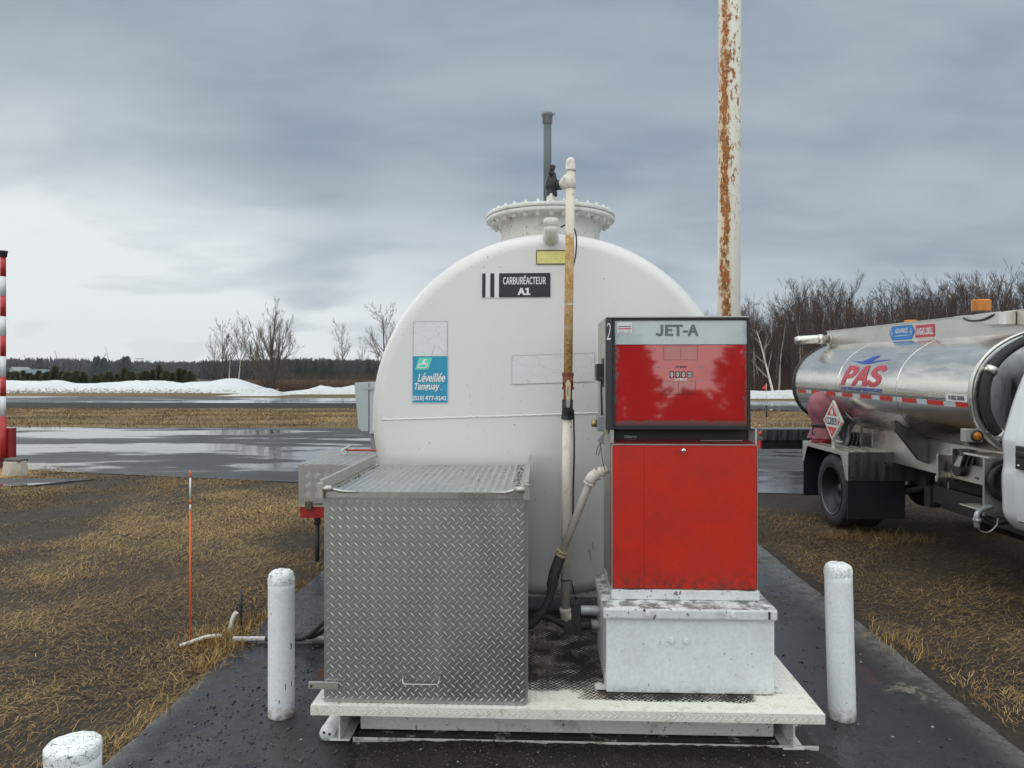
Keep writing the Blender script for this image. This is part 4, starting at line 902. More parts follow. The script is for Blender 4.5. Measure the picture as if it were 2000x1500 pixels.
# black control valve and braided hose between pipe foot and pedestal
cv = thing('control_valve', 'black valve and braided hose joining the pipe foot to the pedestal side', 'valve', (SX(1130, 4.1), 4.1, DZ), 'S')
def cp(px, py, y=4.1): return (SX(px, y), y, SZ(py, px, y))
b = MB(); c0, c1 = Vector(cp(1126, 1176)), Vector(cp(1126, 1236)); b.box(c0.x-0.028, c0.x+0.022, 4.07, 4.14, c1.z, c0.z); b.tube([cp(1109, 1222), cp(1122, 1222)], [0.028, 0.036], 12); b.cyl((SX(1111, 4.1), 4.05, c1.z+0.03), (SX(1111, 4.1), 4.1, c1.z+0.03), 0.032, seg=14); b.tube([cp(1130, 1220), cp(1155, 1220)], 0.028, 12)
obj('valve_body', b, m_grey if False else m_dark, cv, 0.002)
b = MB(); b.tube([cp(1154, 1219), cp(1176, 1219)], 0.024, 12); obj('plastic_sleeve', b, flat('pale_grey_plastic', (0.35, 0.36, 0.36), 0.4), cv)
b = MB(); pts = [Vector(cp(1134, 1192))+Vector((0.005*i, 0, 0)) for i in range(22)]; b.tube(pts, [0.026 if i % 2 else 0.029 for i in range(22)], 14); obj('braided_hose', b, m_galv, cv)
b = MB(); b.tube(smooth_path([cp(1112, 1228), cp(1095, 1218), cp(1070, 1206), cp(1040, 1203)]), 0.016, 10); obj('hose', b, m_rubber, cv)

# ================================================================ bollards and rusty post
m_boll = worn('bollard_paint', (0.78, 0.81, 0.83), 0.42, amt=0.22, scale=5, dirt=(0.30, 0.24, 0.18), spots=0.3, rust=0.0, bump=0.25, lowdirt=(0.0, 0.12))
def m_concap():
    t = NT('cap_concrete_paint'); a = t.noise(60, 6, 0.75, dist=0.6); v = t.voro(48, 'DISTANCE_TO_EDGE')
    k = t.math('MAXIMUM', t.mr(a, 0.60, 0.66), t.math('MULTIPLY', t.mr(v, 0, 0.035, 1, 0), t.mr(a, 0.47, 0.52)))
    t.set(Base_Color=t.mix(k, (0.76, 0.78, 0.78), (0.11, 0.11, 0.10)), Roughness=0.7).bump(t.math('SUBTRACT', 0.0, t.math('MULTIPLY', k, 1.0)), 0.7, 0.004); return t.mat
m_cap = m_concap()
def bollard(label, X, Y, h, r, lean=(0, 0), dome=0.03, seed=0, group='white pipe bollards guarding the tank'):
    o = thing('bollard', label, 'bollard', (X, Y, 0), group=group)
    b = MB(); nz = 14
    pts = [(X+lean[0]*i/nz, Y+lean[1]*i/nz, -0.02+(h+0.02-dome)*i/nz) for i in range(nz+1)]
    b.tube(pts, r, 40); ps = obj('post', b, m_boll, o)
    b = MB(); n = 40; rings = [(1.012, -0.03), (1.02, -0.012), (1.005, 0.0), (0.93, dome*0.55), (0.75, dome*0.85), (0.45, dome*1.02), (0.01, dome*1.05)]
    vs = []
    for j, (rf, hh) in enumerate(rings):
        for k in range(n):
            a = 2*math.pi*k/n; jag = (mnoise.noise((math.cos(a)*3+seed, math.sin(a)*3, j*1.3)))*(0.003 if seed == 3 else 0.006)
            q_ = r*rf+jag*0.4
            vs.append((X+lean[0]+q_*math.cos(a), Y+lean[1]+q_*math.sin(a), h-dome+hh+jag+(abs(jag)*3 if j == 0 else 0)*math.sin(3*a)))
    fs = [(i*n+k, i*n+(k+1) % n, (i+1)*n+(k+1) % n, (i+1)*n+k) for i in range(len(rings)-1) for k in range(n)]
    b.add(vs, fs, 0, True); obj('concrete_cap', b, m_cap, o)
    if seed == 1:
        b = MB()
        for px, py, hh in ((564, 1262, 9), (568, 1262, 9), (583, 1337, 8), (556, 1338, 10), (545, 1368, 6)):
            xx = WX(px, Y-r)-X; xx = max(-r*0.9, min(r*0.9, xx)); yy = Y-math.sqrt(r*r-xx*xx)-0.0008; z = WZ(py, Y-r)
            b.add([(X+xx-0.003, yy, z), (X+xx+0.003, yy, z+0.002), (X+xx+0.003, yy, z-hh*0.0028), (X+xx-0.001, yy, z-hh*0.0035)], [(0,1,2,3)])
        obj('rust_drips', b, m_dark, ps)
    return o
bollard('white pipe bollard with chipped concrete cap left of the grey cabinet', WX(549.5, 3.95), 3.95, WZ(1117, 3.95)+0.01, 0.0685, (0.0, 0), 0.04, 1)
bollard('white pipe bollard with peeling cap, right of the platform and below the tank truck', WX(1645, 3.92), 3.92, WZ(1103, 3.92)+0.01, 0.0695, (-0.022, 0), 0.035, 2)
bollard('nearest white bollard, cut off by the lower left edge, only its speckled top showing', WX(143, 2.0), 2.0, WZ(1450, 2.0)+0.006, 0.0685, (0, 0), 0.012, 3)
PX_ = WX(1421.5, 5.6); rp = thing('rusty_post', 'very tall white steel post streaked with orange rust rising behind the pump', 'post', (PX_, 5.6, 0))
def m_rpost():
    t = NT('rust_streaked_paint'); x, y, z = t.xyz(); n = t.noise(7, 8, 0.75, (1, 1, 0.22)); f = t.noise(34, 6, 0.75, (1, 1, 0.6)); w1 = t.noise(1.3, 4, 0.6, (1, 1, 1), off=(4, 1, 7))
    xc = t.math('ABSOLUTE', t.math('SUBTRACT', t.math('ADD', x, t.math('MULTIPLY', t.math('SUBTRACT', w1, 0.5), 0.06)), -0.035))
    st = t.mr(xc, 0.004, 0.060, 1, 0)
    nf = t.math('SUBTRACT', t.math('ADD', t.math('MULTIPLY', f, 0.55), t.math('MULTIPLY', n, 0.45)), 0.5); k = t.mr(t.math('ADD', t.math('MULTIPLY', st, 0.40), t.math('MULTIPLY', nf, 2.6)), 0.26, 0.40)
    up = t.mr(z, 2.6, 4.5, 0.0, 0.05); k2 = t.mr(t.math('ADD', t.math('ADD', t.math('MULTIPLY', n, 0.4), t.math('MULTIPLY', f, 0.6)), up), 0.565, 0.60)
    kk = t.math('MAXIMUM', k, k2)
    c = t.mix(t.mr(t.noise(60, 4, 0.7), 0.35, 0.65), (0.42, 0.155, 0.028), (0.13, 0.045, 0.018))
    halo = t.mr(t.math('ADD', t.math('MULTIPLY', st, 0.3), t.math('MULTIPLY', n, 0.55)), 0.34, 0.55)
    bc = t.mix(t.math('MULTIPLY', halo, 0.65), (0.66, 0.65, 0.58), (0.60, 0.44, 0.22))
    t.set(Base_Color=t.mix(kk, bc, c), Roughness=0.7).bump(f, 0.3, 0.004); return t.mat
b = MB(); b.tube([(PX_-0.0, 5.6, -0.02), (PX_+0.01, 5.6, 3.0), (PX_+0.025, 5.6, 8.2)], 0.083, 40); obj('pole_tube', b, m_rpost(), rp)
b = MB(); b.box(PX_-0.15, PX_+0.15, 5.45, 5.75, 0.002, 0.018)
for a, c in ((-0.11, -0.11), (0.11, -0.11), (-0.11, 0.11), (0.11, 0.11)): b.hexbolt((PX_+a, 5.6+c, 0.018), 0.015, 0.02)
obj('foot_plate', b, m_beam, rp)
b = MB(); b.lathe([(0.09, 8.2), (0.09, 8.23), (0.05, 8.28), (0.001, 8.29)], (PX_+0.025, 5.6, 0), 'Z', 24); obj('pole_cap', b, m_beam, rp)

# ================================================================ small things on the left
MX0 = WX(371.5, 5.04)
mk = thing('snow_marker', 'thin orange fibreglass stake with white bands standing in dead grass', 'marker stake', (MX0, 5.04, -0.03))
def seg(py0, py1, mt, nm):
    b = MB(); z0, z1 = WZ(py1, 5.04), WZ(py0, 5.04); b.cyl((MX0, 5.04, z0), (MX0, 5.04, z1), 0.0062, seg=8); obj(nm, b, mt, mk)
seg(998.5, 1262, m_orange, 'shaft'); seg(920, 932.5, m_orange, 'tip'); seg(933, 974.5, m_signwhite, 'white_band'); seg(975, 985, m_orange, 'orange_band'); seg(985.5, 998, m_signwhite, 'white_band')
def WP(px, py, Y): return (WX(px, Y), Y, WZ(py, Y))
o = MB(); o.tube(smooth_path([WP(352, 1262, 5.0), WP(380, 1252, 5.02), WP(405, 1244, 5.05), WP(432, 1242, 5.1)]), [0.014]*19, 10)
tag(obj('pipe_end', o, m_pipe, None, base=WP(380, 1252, 5.02)), 'white plastic pipe end curving out of the grass at the slab edge', 'pipe')
o = MB(); o.tube(smooth_path([WP(449, 1234, 5.3), WP(452, 1218, 5.3), WP(457, 1203, 5.3), WP(462, 1196, 5.3)]), [0.016]*19, 10)
tag(obj('pipe_stub', o, m_pipe, None, base=WP(449, 1234, 5.3)), 'short stained white stub leaning in grass next to the black rod', 'pipe')
rx = WX(471, 5.4); rd = thing('ground_rod', 'short black steel rod with a clamp standing at the slab edge', 'rod', (rx, 5.4, -0.03))
o = MB(); o.cyl((rx, 5.4, -0.03), (rx, 5.4, WZ(1154, 5.4)), 0.010, 0.010, 8); obj('rod', o, m_dark, rd)
o = MB(); zc = WZ(1180, 5.4); o.obox((rx, 5.4, zc), (0.05, 0.03, 0.014)); o.tube([(rx+0.01, 5.39, zc), (rx-0.03, 5.39, zc-0.03), (rx-0.01, 5.39, zc-0.06)], 0.004, 6); obj('clamp', o, m_dark, rd)
o = MB(); p0, p1 = WP(455, 1245, 5.02), WP(632, 1247, 5.02); p0 = (p0[0], p0[1], 0.024); p1 = (p1[0]+0.25, p1[1]+0.0, 0.024)
o.cyl(p0, p1, 0.017, seg=14); lp_ = obj('conduit_pipe', o, worn('lying_pipe', (0.50, 0.50, 0.50), 0.35, 0.5, amt=0.4, scale=8, rust=0.15), None, base=p0)
tag(lp_, 'straight metal conduit lying across the wet slab behind the left bollard', 'pipe')
o = MB(); o.cyl((p0[0]+0.55, p0[1]-0.05, 0.018), (p1[0], p1[1]-0.055, 0.018), 0.013, seg=12)
tag(obj('conduit_pipe', o, m_dark, None, base=(p0[0]+0.4, p0[1]-0.05, 0.018)), 'darker thinner conduit lying in front of the metal conduit', 'pipe')
for k, (dy, mid, lab) in enumerate(((0.0, 1232, 'upper'), (0.06, 1240, 'lower'))):
    o = MB(); o.tube(smooth_path([(WX(520, 4.95)-0.02, 5.0+dy, 0.035), (WX(575, 4.95), 4.98+dy, 0.04), (WX(600, 4.9), 4.95+dy, 0.075-0.03*k), (WX(640, 4.85), 4.9+dy, 0.20-0.07*k), (WX(700, 4.8), 4.8+dy, 0.27-0.06*k), (SX(760, 4.7), 4.7, 0.24)]), 0.018, 10)
    tag(obj('hose', o, m_rubber, None, base=(WX(575, 4.95), 4.98+dy, 0.04)), lab+' of two black hoses rising from the slab behind the cabinet edge', 'hose', 'black hoses behind the cabinet')

# ================================================================ trailer front with tool box
TY = 7.17; tx0 = WX(583, TY)
tb = thing('tool_box', 'grey five-bar tread plate box on red frame, left of the tank', 'tool box', (tx0+0.5, 7.8, 0.56))
z0, z1 = WZ(985, TY), WZ(907, TY)
b = MB(); b.box(tx0, tx0+1.0, TY, TY+1.2, z0, z1-0.003)
treads(b, (tx0+0.01, TY, z0+0.005), (1, 0, 0), (0, 0, 1), 0.98, z1-z0-0.03, 0.085, 0.066, 0.0042, 0.0025, 1, 5, 0.0125)
obj('body', b, [m_plate, m_ridge], tb)
b = MB(); b.box(tx0-0.008, tx0+1.01, TY-0.010, TY+1.21, z1-0.012, z1+0.002)
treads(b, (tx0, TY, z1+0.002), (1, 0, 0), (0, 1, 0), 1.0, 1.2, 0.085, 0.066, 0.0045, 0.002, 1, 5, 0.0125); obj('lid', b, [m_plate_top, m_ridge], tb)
b = MB(); lx_ = tx0+0.10; b.box(lx_-0.03, lx_+0.03, TY-0.03, TY-0.002, z0-0.04, z0+0.03); b.obox((lx_+0.09, TY-0.02, z0+0.005), (0.09, 0.012, 0.012)); obj('latch', b, flat('olive_strap', (0.08, 0.075, 0.045), 0.7), tb)
tf = thing('trailer_frame', 'red steel frame under the tread plate tool box, with a jack leg', 'trailer', (tx0+0.6, 7.8, 0.0))
m_redf = m_red('frame_red', (0.38, 0.015, 0.02))
b = MB(); zf0, zf1 = WZ(1012, TY), WZ(990, TY)
b.box(tx0+0.01, tx0+0.95, TY+0.01, TY+0.07, zf0, zf1); b.box(tx0+0.02, tx0+0.08, TY+0.071, TY+3.2, zf0, zf1); b.box(tx0+0.88, tx0+0.94, TY+0.071, TY+3.2, zf0, zf1); obj('frame', b, m_redf, tf, 0.003)
b = MB(); b.box(tx0, tx0+0.98, TY+0.0, TY+1.2, zf1+0.001, z0-0.001); obj('mounting_rail', b, m_alutrim, tf)
b = MB(); jx = WX(617, TY+0.05); b.cyl((jx, TY+0.1, -0.03), (jx, TY+0.1, zf0-0.04), 0.022, seg=12); b.cyl((jx, TY+0.1, zf0-0.08), (jx, TY+0.1, zf0), 0.032, seg=12); b.cyl((jx, TY+0.1, -0.03), (jx, TY+0.1, -0.012), 0.07, seg=14); obj('jack', b, m_dark, tf)
for wy in (TY+2.4,):
    for wx in (tx0-0.02, tx0+0.98):
        b = MB(); b.lathe([(0.17, -0.08), (0.24, -0.09), (0.27, -0.07), (0.28, 0), (0.27, 0.07), (0.24, 0.09), (0.17, 0.08)], (wx, wy, 0.25), 'X', 28); b.lathe([(0.001, -0.02), (0.15, -0.03), (0.17, 0.0), (0.15, 0.03), (0.001, 0.02)], (wx, wy, 0.25), 'X', 20); obj('wheel', b, m_rubber, tf)
b = MB(); b.box(tx0+0.05, tx0+0.93, TY+2.35, TY+2.45, 0.22, 0.29); b.box(tx0+0.03, tx0+0.07, TY+2.36, TY+2.44, 0.29, zf0-0.001); b.box(tx0+0.9, tx0+0.93, TY+2.36, TY+2.44, 0.29, zf0-0.001); obj('axle', b, m_dark, tf)
hb = thing('wrecking_bar', 'red shafted tool with a grey metal head lying on the tool box', 'tool', (WX(690, 8.0), 8.0, z1))
b = MB(); hx0 = WX(671, 8.0); hz = z1+0.055; b.tube([(hx0+0.02, 8.0, hz), (hx0+0.6, 8.03, hz-0.005)], 0.011, 8); obj('shaft', b, mred, hb)
b = MB(); b.tube(smooth_path([(hx0-0.02, 8.0, z1+0.006), (hx0-0.02, 8.0, hz-0.02), (hx0+0.01, 8.0, hz+0.012), (hx0+0.07, 8.0, hz+0.045)]), [0.012+0.001*i for i in range(10)]+[0.02-0.0015*i for i in range(9)], 8); b.obox((hx0+0.012, 8.0, z1+0.03), (0.05, 0.04, 0.05), Matrix.Rotation(0.3, 3, 'Y')); obj('head', b, m_galv, hb)

# electrical cabinet on a post
EY = 9.0; ex0, ex1 = WX(692, EY), WX(692, EY)+0.42; ez0, ez1 = WZ(843, EY), WZ(746, EY)
ebx = thing('electrical_box', 'grey hooded electrical cabinet on a square post beside the tank', 'electrical box', (ex0+0.2, EY, 0))
b = MB(); b.prism([(ex0+0.172, ez0), (ex0+0.172, ez1), (ex0+0.005, ez1-0.01), (ex0, ez1-0.05), (ex0+0.05, ez0+0.04), (ex0+0.085, ez0)], EY, EY+0.35, 'XZ'); obj('hood', b, m_greybox, ebx, 0.008)
b = MB(); b.box(ex0+0.178, ex1, EY+0.01, EY+0.35, ez0-0.03, ez1); obj('cabinet', b, m_greybox, ebx, 0.008)
b = MB(); b.box(ex0+0.09, ex0+0.25, EY-0.008, EY+0.004, ez1-0.09, ez1-0.06); obj('door_catch', b, m_galv, ebx)
b = MB(); b.box(ex0+0.22, ex1-0.02, EY+0.006, EY+0.0095, ez0, ez0+0.19); lb = obj('notice', b, m_signwhite, ebx); 
b = MB(); b.box(ex0+0.24, ex0+0.27, EY+0.003, EY+0.0055, ez0+0.14, ez0+0.17); obj('notice_mark', b, flat('notice_blue', (0.05, 0.15, 0.4), 0.5), lb)
b = MB(); b.box(ex0+0.185, ex1-0.03, EY+0.08, EY+0.28, -0.03, ez0-0.031); obj('post', b, worn('post_grey', (0.30, 0.31, 0.30), 0.6), ebx, 0.004)

# ================================================================ striped mast etc at far left
SYm = 15.8; sxm = WX(6, SYm); mr_ = thing('striped_mast', 'tall thin red and white banded pole with dark cap at left edge', 'pole', (sxm, SYm, -0.03))
rad = 0.054
def band(py0, py1, mt, nm):
    b = MB(); b.cyl((sxm, SYm, WZ(py1, SYm)), (sxm, SYm, WZ(py0, SYm)), rad if py0 < 800 else rad*1.2, seg=20); obj(nm, b, mt, mr_)
m_mred = m_red('mast_red', (0.45, 0.025, 0.022)); m_mwh = worn('mast_white', (0.66, 0.69, 0.71), 0.5, amt=0.2)
for i, (a, c) in enumerate(((500, 540), (540, 578), (578, 618), (618, 656), (656, 696), (696, 736), (736, 774), (774, 813))): band(a, c, m_mred if i % 2 == 0 else m_mwh, 'red_band' if i % 2 == 0 else 'white_band')
band(813.5, 905, m_mred, 'base_sleeve')
b = MB(); zt = WZ(490, SYm); b.lathe([(0.065, zt-0.13), (0.075, zt-0.12), (0.08, zt-0.04), (0.09, zt-0.03), (0.09, zt), (0.001, zt+0.01)], (sxm, SYm, 0), 'Z', 16); obj('pole_cap', b, m_dark, mr_)
b = MB(); px0 = WX(9, 15.9); rz1 = WZ(836, 15.9); b.box(px0, WX(26, 15.9), 15.85, 16.0, -0.03, rz1); b.box(px0+0.03, WX(26, 15.9)-0.02, 15.842, 15.849, 0.05, rz1-0.03)
tag(obj('red_panel', b, m_red('panel_red', (0.30, 0.02, 0.02)), None, 0.005, base=(px0, 15.9, -0.03)), 'narrow upright red steel box touching the foot of the striped pole', 'panel')
bY = 13.7; bx0, bx1 = WX(10, bY), WX(50, bY); cxb = (bx0+bx1)/2
b = MB(); b.tube([(cxb, bY, -0.03), (cxb, bY, 0.1), (cxb, bY, 0.235)], [0.20, 0.195, 0.185], 9, smooth=False); cbk = thing('concrete_block', 'chipped grey and cream concrete footing beside the striped pole', 'concrete block', (cxb, bY, -0.03)); 
obj('block', b, worn('block_paint', (0.50, 0.46, 0.40), 0.8, amt=1.0, scale=4, dirt=(0.12, 0.12, 0.10), bump=0.4), cbk, 0.01)
b = MB(); b.obox((cxb+0.01, bY, 0.26), (0.30, 0.26, 0.045), Matrix.Rotation(0.08, 3, 'Y')); obj('cover_slab', b, worn('slab_dark', (0.09, 0.08, 0.07), 0.8), cbk, 0.01)
# ================================================================ tank truck (parts share one root)
tr = thing('tank_truck', 'polished aluminium fuel tank truck with white cab parked on the grass', 'tank truck', (5.0, 8.97, 0.0), 'T')
def m_polished(name, col, rough, sx=1):
    t = NT(name); n = t.noise(3, 5, 0.6, (8, 0.6, 1)); f = t.noise(60, 3, 0.6, (1, 0.06, 1)); d = t.noise(2, 6, 0.7)
    c = t.mix(t.mr(d, 0.45, 0.75, 0, 0.5), col, tuple(x*0.72 for x in col))
    t.set(Base_Color=c, Metallic=1.0, Roughness=t.mr(n, 0.3, 0.7, rough*0.7, rough*1.4)).bump(f, 0.02, 0.002); return t.mat
m_pol = m_polished('polished_aluminium', (0.80, 0.77, 0.71), 0.21)
m_sat = m_polished('satin_aluminium', (0.62, 0.61, 0.57), 0.36)
m_satd = m_polished('dull_aluminium', (0.20, 0.205, 0.215), 0.45)
CX_, CZ_, A_, B_ = 5.0, 1.665, 1.0, 0.625; PW = 2.25
YR, YF = 10.55, 6.50
def sup(a, k=1.0):     # a: angle from -X side, upwards positive
    c, s = math.cos(a), math.sin(a)
    return (CX_-A_*k*math.copysign(abs(c)**(2/PW), c), CZ_+(B_-(1-k)*0.0)*k*math.copysign(abs(s)**(2/PW), s))
NA = 96
def ring(k, y): return [(sup(2*math.pi*i/NA, k)[0], y, sup(2*math.pi*i/NA, k)[1]) for i in range(NA)]
def loft(mb, secs, m=0, smooth=True):
    n = len(secs[0]); vs = [p for s_ in secs for p in s_]
    mb.add(vs, [(i*n+k, i*n+(k+1) % n, (i+1)*n+(k+1) % n, (i+1)*n+k) for i in range(len(secs)-1) for k in range(n)], m, smooth)
b = MB(); loft(b, [ring(1, YR)]+[ring(1, YR+(YF-YR)*i/10) for i in range(1, 11)])
for yy, s in ((YR-1.4, 1), (YR-2.8, 1)): loft(b, [ring(1.0, yy-0.012), ring(1.003, yy-0.008), ring(1.003, yy+0.008), ring(1.0, yy+0.012)])
tkk = obj('tank', b, m_pol, tr)
b = MB(); loft(b, [ring(0.985, YF-0.004)]+[ring(k, YF-0.004-0.10*(1-k*k)) for k in (0.97, 0.9, 0.75, 0.55, 0.3, 0.02)]); obj('front_head', b, m_polished('brushed_head', (0.50, 0.50, 0.50), 0.30), tkk)
b = MB(); loft(b, [ring(0.985, YR+0.004)]+[ring(k, YR+0.004+0.10*(1-k*k)) for k in (0.97, 0.9, 0.75, 0.55, 0.3, 0.02)]); obj('rear_head', b, m_sat, tkk)
b = MB(); loft(b, [ring(1.0, YF+0.02), ring(1.018, YF+0.012), ring(1.022, YF-0.015), ring(1.005, YF-0.03), ring(0.985, YF-0.012)]); obj('front_rim', b, m_sat, tkk)
b = MB(); loft(b, [ring(1.0, YR-0.02), ring(1.02, YR-0.01), ring(1.02, YR+0.03), ring(0.98, YR+0.03)]); obj('rear_rim', b, m_dark, tkk)
# seam band above the tape
def side(u, z, off=0.0):    # point on the near side of the shell at truck Y = u
    s = max(-1, min(1, (z-CZ_)/B_)); x = CX_-A_*(1-abs(s)**PW)**(1/PW)
    # outward normal
    e = 1e-3; s2 = max(-1, min(1, (z+e-CZ_)/B_)); x2 = CX_-A_*(1-abs(s2)**PW)**(1/PW)
    nx, nz = -e, (x2-x); l = math.hypot(nx, nz); return (x+nx/l*off, u, z+nz/l*off)
def SFY(off): return lambda u, v: side(-u, v, off)     # u = -Y so text reads left to right
b = MB()
for zz in (1.612, 1.626): b.tube([side(YR-0.03, zz, 0.002), side(YF+0.03, zz, 0.002)], 0.006, 6)
obj('seam_band', b, m_satd, tkk)
zt0, zt1 = 1.555, 1.605
segs = 20; Ls = (YR-0.15)-(YF+0.05)
mrt = flat('tape_red', (0.55, 0.035, 0.02), 0.35); mwt = flat('tape_white', (0.56, 0.62, 0.64), 0.35)
y = YR-0.15; i = 0; wb = MB(); sheet(wb, SFY(0.002), -y, zt0, y-YF-0.05, zt1-zt0, 4, 2); tp = obj('reflective_tape', wb, mwt, tkk)
while y > YF+0.12:
    l = 0.27 if i % 2 == 0 else 0.19; l = min(l, y-YF-0.04); 
    if i % 2 == 0: rb = MB(); sheet(rb, SFY(0.0045), -y, zt0+0.002, l, zt1-zt0-0.004, 1, 2); obj('red_block', rb, mrt, tp)
    y -= l; i += 1
# lettering on the shell
m_pasred = flat('lettering_red', (0.50, 0.035, 0.07), 0.35); m_pasblue = flat('lettering_blue', (0.015, 0.06, 0.36), 0.35)
def yat(px, X): return X*FOC/(px-1000)
yP0, yP1 = yat(1643, 4.02), yat(1728, 4.03)
q = MB(); lettering(q, 'PAS', SFY(0.003), -yP0, 1.688, yP0-yP1, 0.245, 0.045, 0.25, cuts=7, xcuts=0); obj('red_lettering', q, m_pasred, tkk)
yB0, yB1 = yat(1642, 4.0), yat(1720, 4.0)
q = MB(); lettering(q, 'PETRO AIR SERVICES', SFY(0.009), -yB0, 1.637, yB0-yB1, 0.040, 0.035, 0.0, cuts=1)
# the winged emblem
yE0, yE1 = yat(1667, 4.14), yat(1741, 4.14); w_ = yE0-yE1; ff = SFY(0.003); e0 = -yE0; zE = 1.975
def EM(u, v): return ff(e0+u*w_, zE-0.035+v*0.115)
wing = [(0, 0.42), (0.15, 0.35), (0.30, 0.34), (0.42, 0.33), (0.55, 0.34), (0.70, 0.38), (0.85, 0.42), (1.0, 0.46)]
low = [(1.0, 0.44), (0.85, 0.33), (0.70, 0.22), (0.55, 0.08), (0.42, 0.05), (0.30, 0.12), (0.15, 0.28), (0, 0.40)]
n = len(wing)
q.add([EM(*p) for p in wing+low], [(i, i+1, 2*n-2-i, 2*n-1-i) for i in range(n-1)])
fin = [(0.34, 0.33), (0.42, 0.55), (0.52, 0.78), (0.62, 0.90), (0.665, 0.92), (0.66, 0.75), (0.62, 0.55), (0.55, 0.335)]
cf = (0.53, 0.55); q.add([EM(*cf)]+[EM(*p) for p in fin], [(0, i+1, (i+1) % 8+1) for i in range(8)])
obj('blue_lettering', q, m_pasblue, tkk)
yN0, yN1 = yat(1845, 3.995), yat(1887, 3.995)
q = MB(); sheet(q, SFY(0.009), -yN0, 1.605, yN0-yN1, 0.068, 2, 2); rp_ = obj('registration_plate', q, m_signwhite, tkk)
q = MB(); lettering(q, 'R 032 3056', SFY(0.0125), -yN0+0.05, 1.620, (yN0-yN1)*0.72, 0.038, 0.03); obj('lettering', q, m_signblack, rp_)
# top coaming
RX = 4.45
b = MB(); b.box(RX, RX+0.02, YF-0.02, YR-0.03, 2.14, 2.41); b.box(5.53, 5.55, YF-0.02, YR-0.03, 2.14, 2.41); b.box(RX+0.02, 5.53, YR-0.05, YR-0.03, 2.16, 2.408); b.box(RX+0.02, 5.53, YF-0.02, YF, 2.16, 2.408)
b.box(RX-0.012, RX+0.035, YF-0.03, YR-0.02, 2.41, 2.418); b.prism([(RX, 2.19), (RX-0.02, 2.162), (RX-0.055, 2.150), (RX, 2.150)], YF, YR-0.05, 'XZ')
cg = obj('top_coaming', b, m_sat, tr)
FC = lambda off: (lambda u, v: (RX-off, -u, v))
ya, yb_ = yat(1734.5, RX), yat(1784, RX)
q = MB(); bw = ya-yb_; c_ = FC(0.004); q.add([c_(-ya+u*bw, 2.222+v*0.165) for u, v in ((0, 0.5), (0.13, 0), (0.87, 0), (1, 0.5), (0.87, 1), (0.13, 1))], [tuple(range(6))]); bg_ = obj('maker_badge', q, flat('badge_blue', (0.02, 0.19, 0.50), 0.4), cg)
q = MB(); f_ = FC(0.007); lettering(q, 'ADVANCE', f_, -ya+bw*0.25, 2.30, bw*0.5, 0.055, 0.02)
sheet(q, f_, -ya+bw*0.25, 2.268, bw*0.5, 0.006); 
for cu in (0.12, 0.88):
    q.add([f_(-ya+bw*(cu+a), 2.305+c) for a, c in ((-0.05, 0), (0, -0.022), (0.05, 0), (0, 0.022))], [(0,1,2,3)]); sheet(q, f_, -ya+bw*(cu-0.012), 2.27, bw*0.024, 0.07)
obj('lettering', q, m_signwhite, bg_)
ya, yb_ = yat(1785.5, RX), yat(1822.5, RX)
q = MB(); sheet(q, FC(0.003), -ya, 2.235, ya-yb_, 0.135); gd = obj('grade_sign', q, m_pasred, cg)
q = MB(); lettering(q, 'AVGAS 100LL', FC(0.006), -ya+0.02, 2.262, (ya-yb_)-0.04, 0.078, 0.03); obj('lettering', q, m_signwhite, gd)
# beacons
m_amber = NT('amber_lens'); m_amber.set(Base_Color=(0.62, 0.21, 0.005), Roughness=0.15); m_amber.b.inputs['Transmission Weight'].default_value = 0.25; m_amber = m_amber.mat
def beacon(x, y, z, parent):
    b = MB(); b.lathe([(0.001, z), (0.088, z), (0.092, z+0.012), (0.085, z+0.03), (0.001, z+0.03)], (x, y, 0), 'Z', 24); bs = obj('beacon', b, m_black, parent)
    b = MB(); pr = [(0.080, z+0.031)]
    for i in range(9): pr += [(0.083, z+0.036+i*0.011), (0.080, z+0.041+i*0.011)]
    pr += [(0.076, z+0.138), (0.001, z+0.140)]; b.lathe(pr, (x, y, 0), 'Z', 24); obj('lens', b, m_amber, bs)
beacon(5.50, 10.28, 2.42, tr)
b = MB(); b.prism([(6.58, 2.405), (7.25, 2.405), (7.12, 2.36), (6.72, 2.29), (6.58, 2.29)], RX-0.16, RX-0.005, 'YZ'); bk_ = obj('beacon_bracket', b, m_sat, tr, 0.004)
beacon(RX-0.08, 6.95, 2.405, tr)
b = MB(); b.tube(smooth_path([(RX-0.163, 7.08, 2.38), (RX-0.175, 6.98, 2.35), (RX-0.17, 6.8, 2.345), (RX-0.165, 6.66, 2.375), (RX-0.12, 6.58, 2.41)]), 0.009, 6); obj('cable', b, m_black, bk_)
b = MB(); b.tube([(RX-0.02, YR-0.12, 2.30), (RX-0.20, YR-0.10, 2.30), (RX-0.42, YR-0.06, 2.285), (RX-0.46, YR-0.05, 2.28)], [0.058, 0.060, 0.062, 0.050], 18); b.tube([(RX-0.10, YR-0.115, 2.30), (RX-0.16, YR-0.105, 2.30)], 0.070, 18); b.tube([(RX-0.02, YR-0.12, 2.30), (RX+0.0, YR-0.12, 2.30)], 0.085, 18); obj('vent_elbow', b, m_sat, tr)
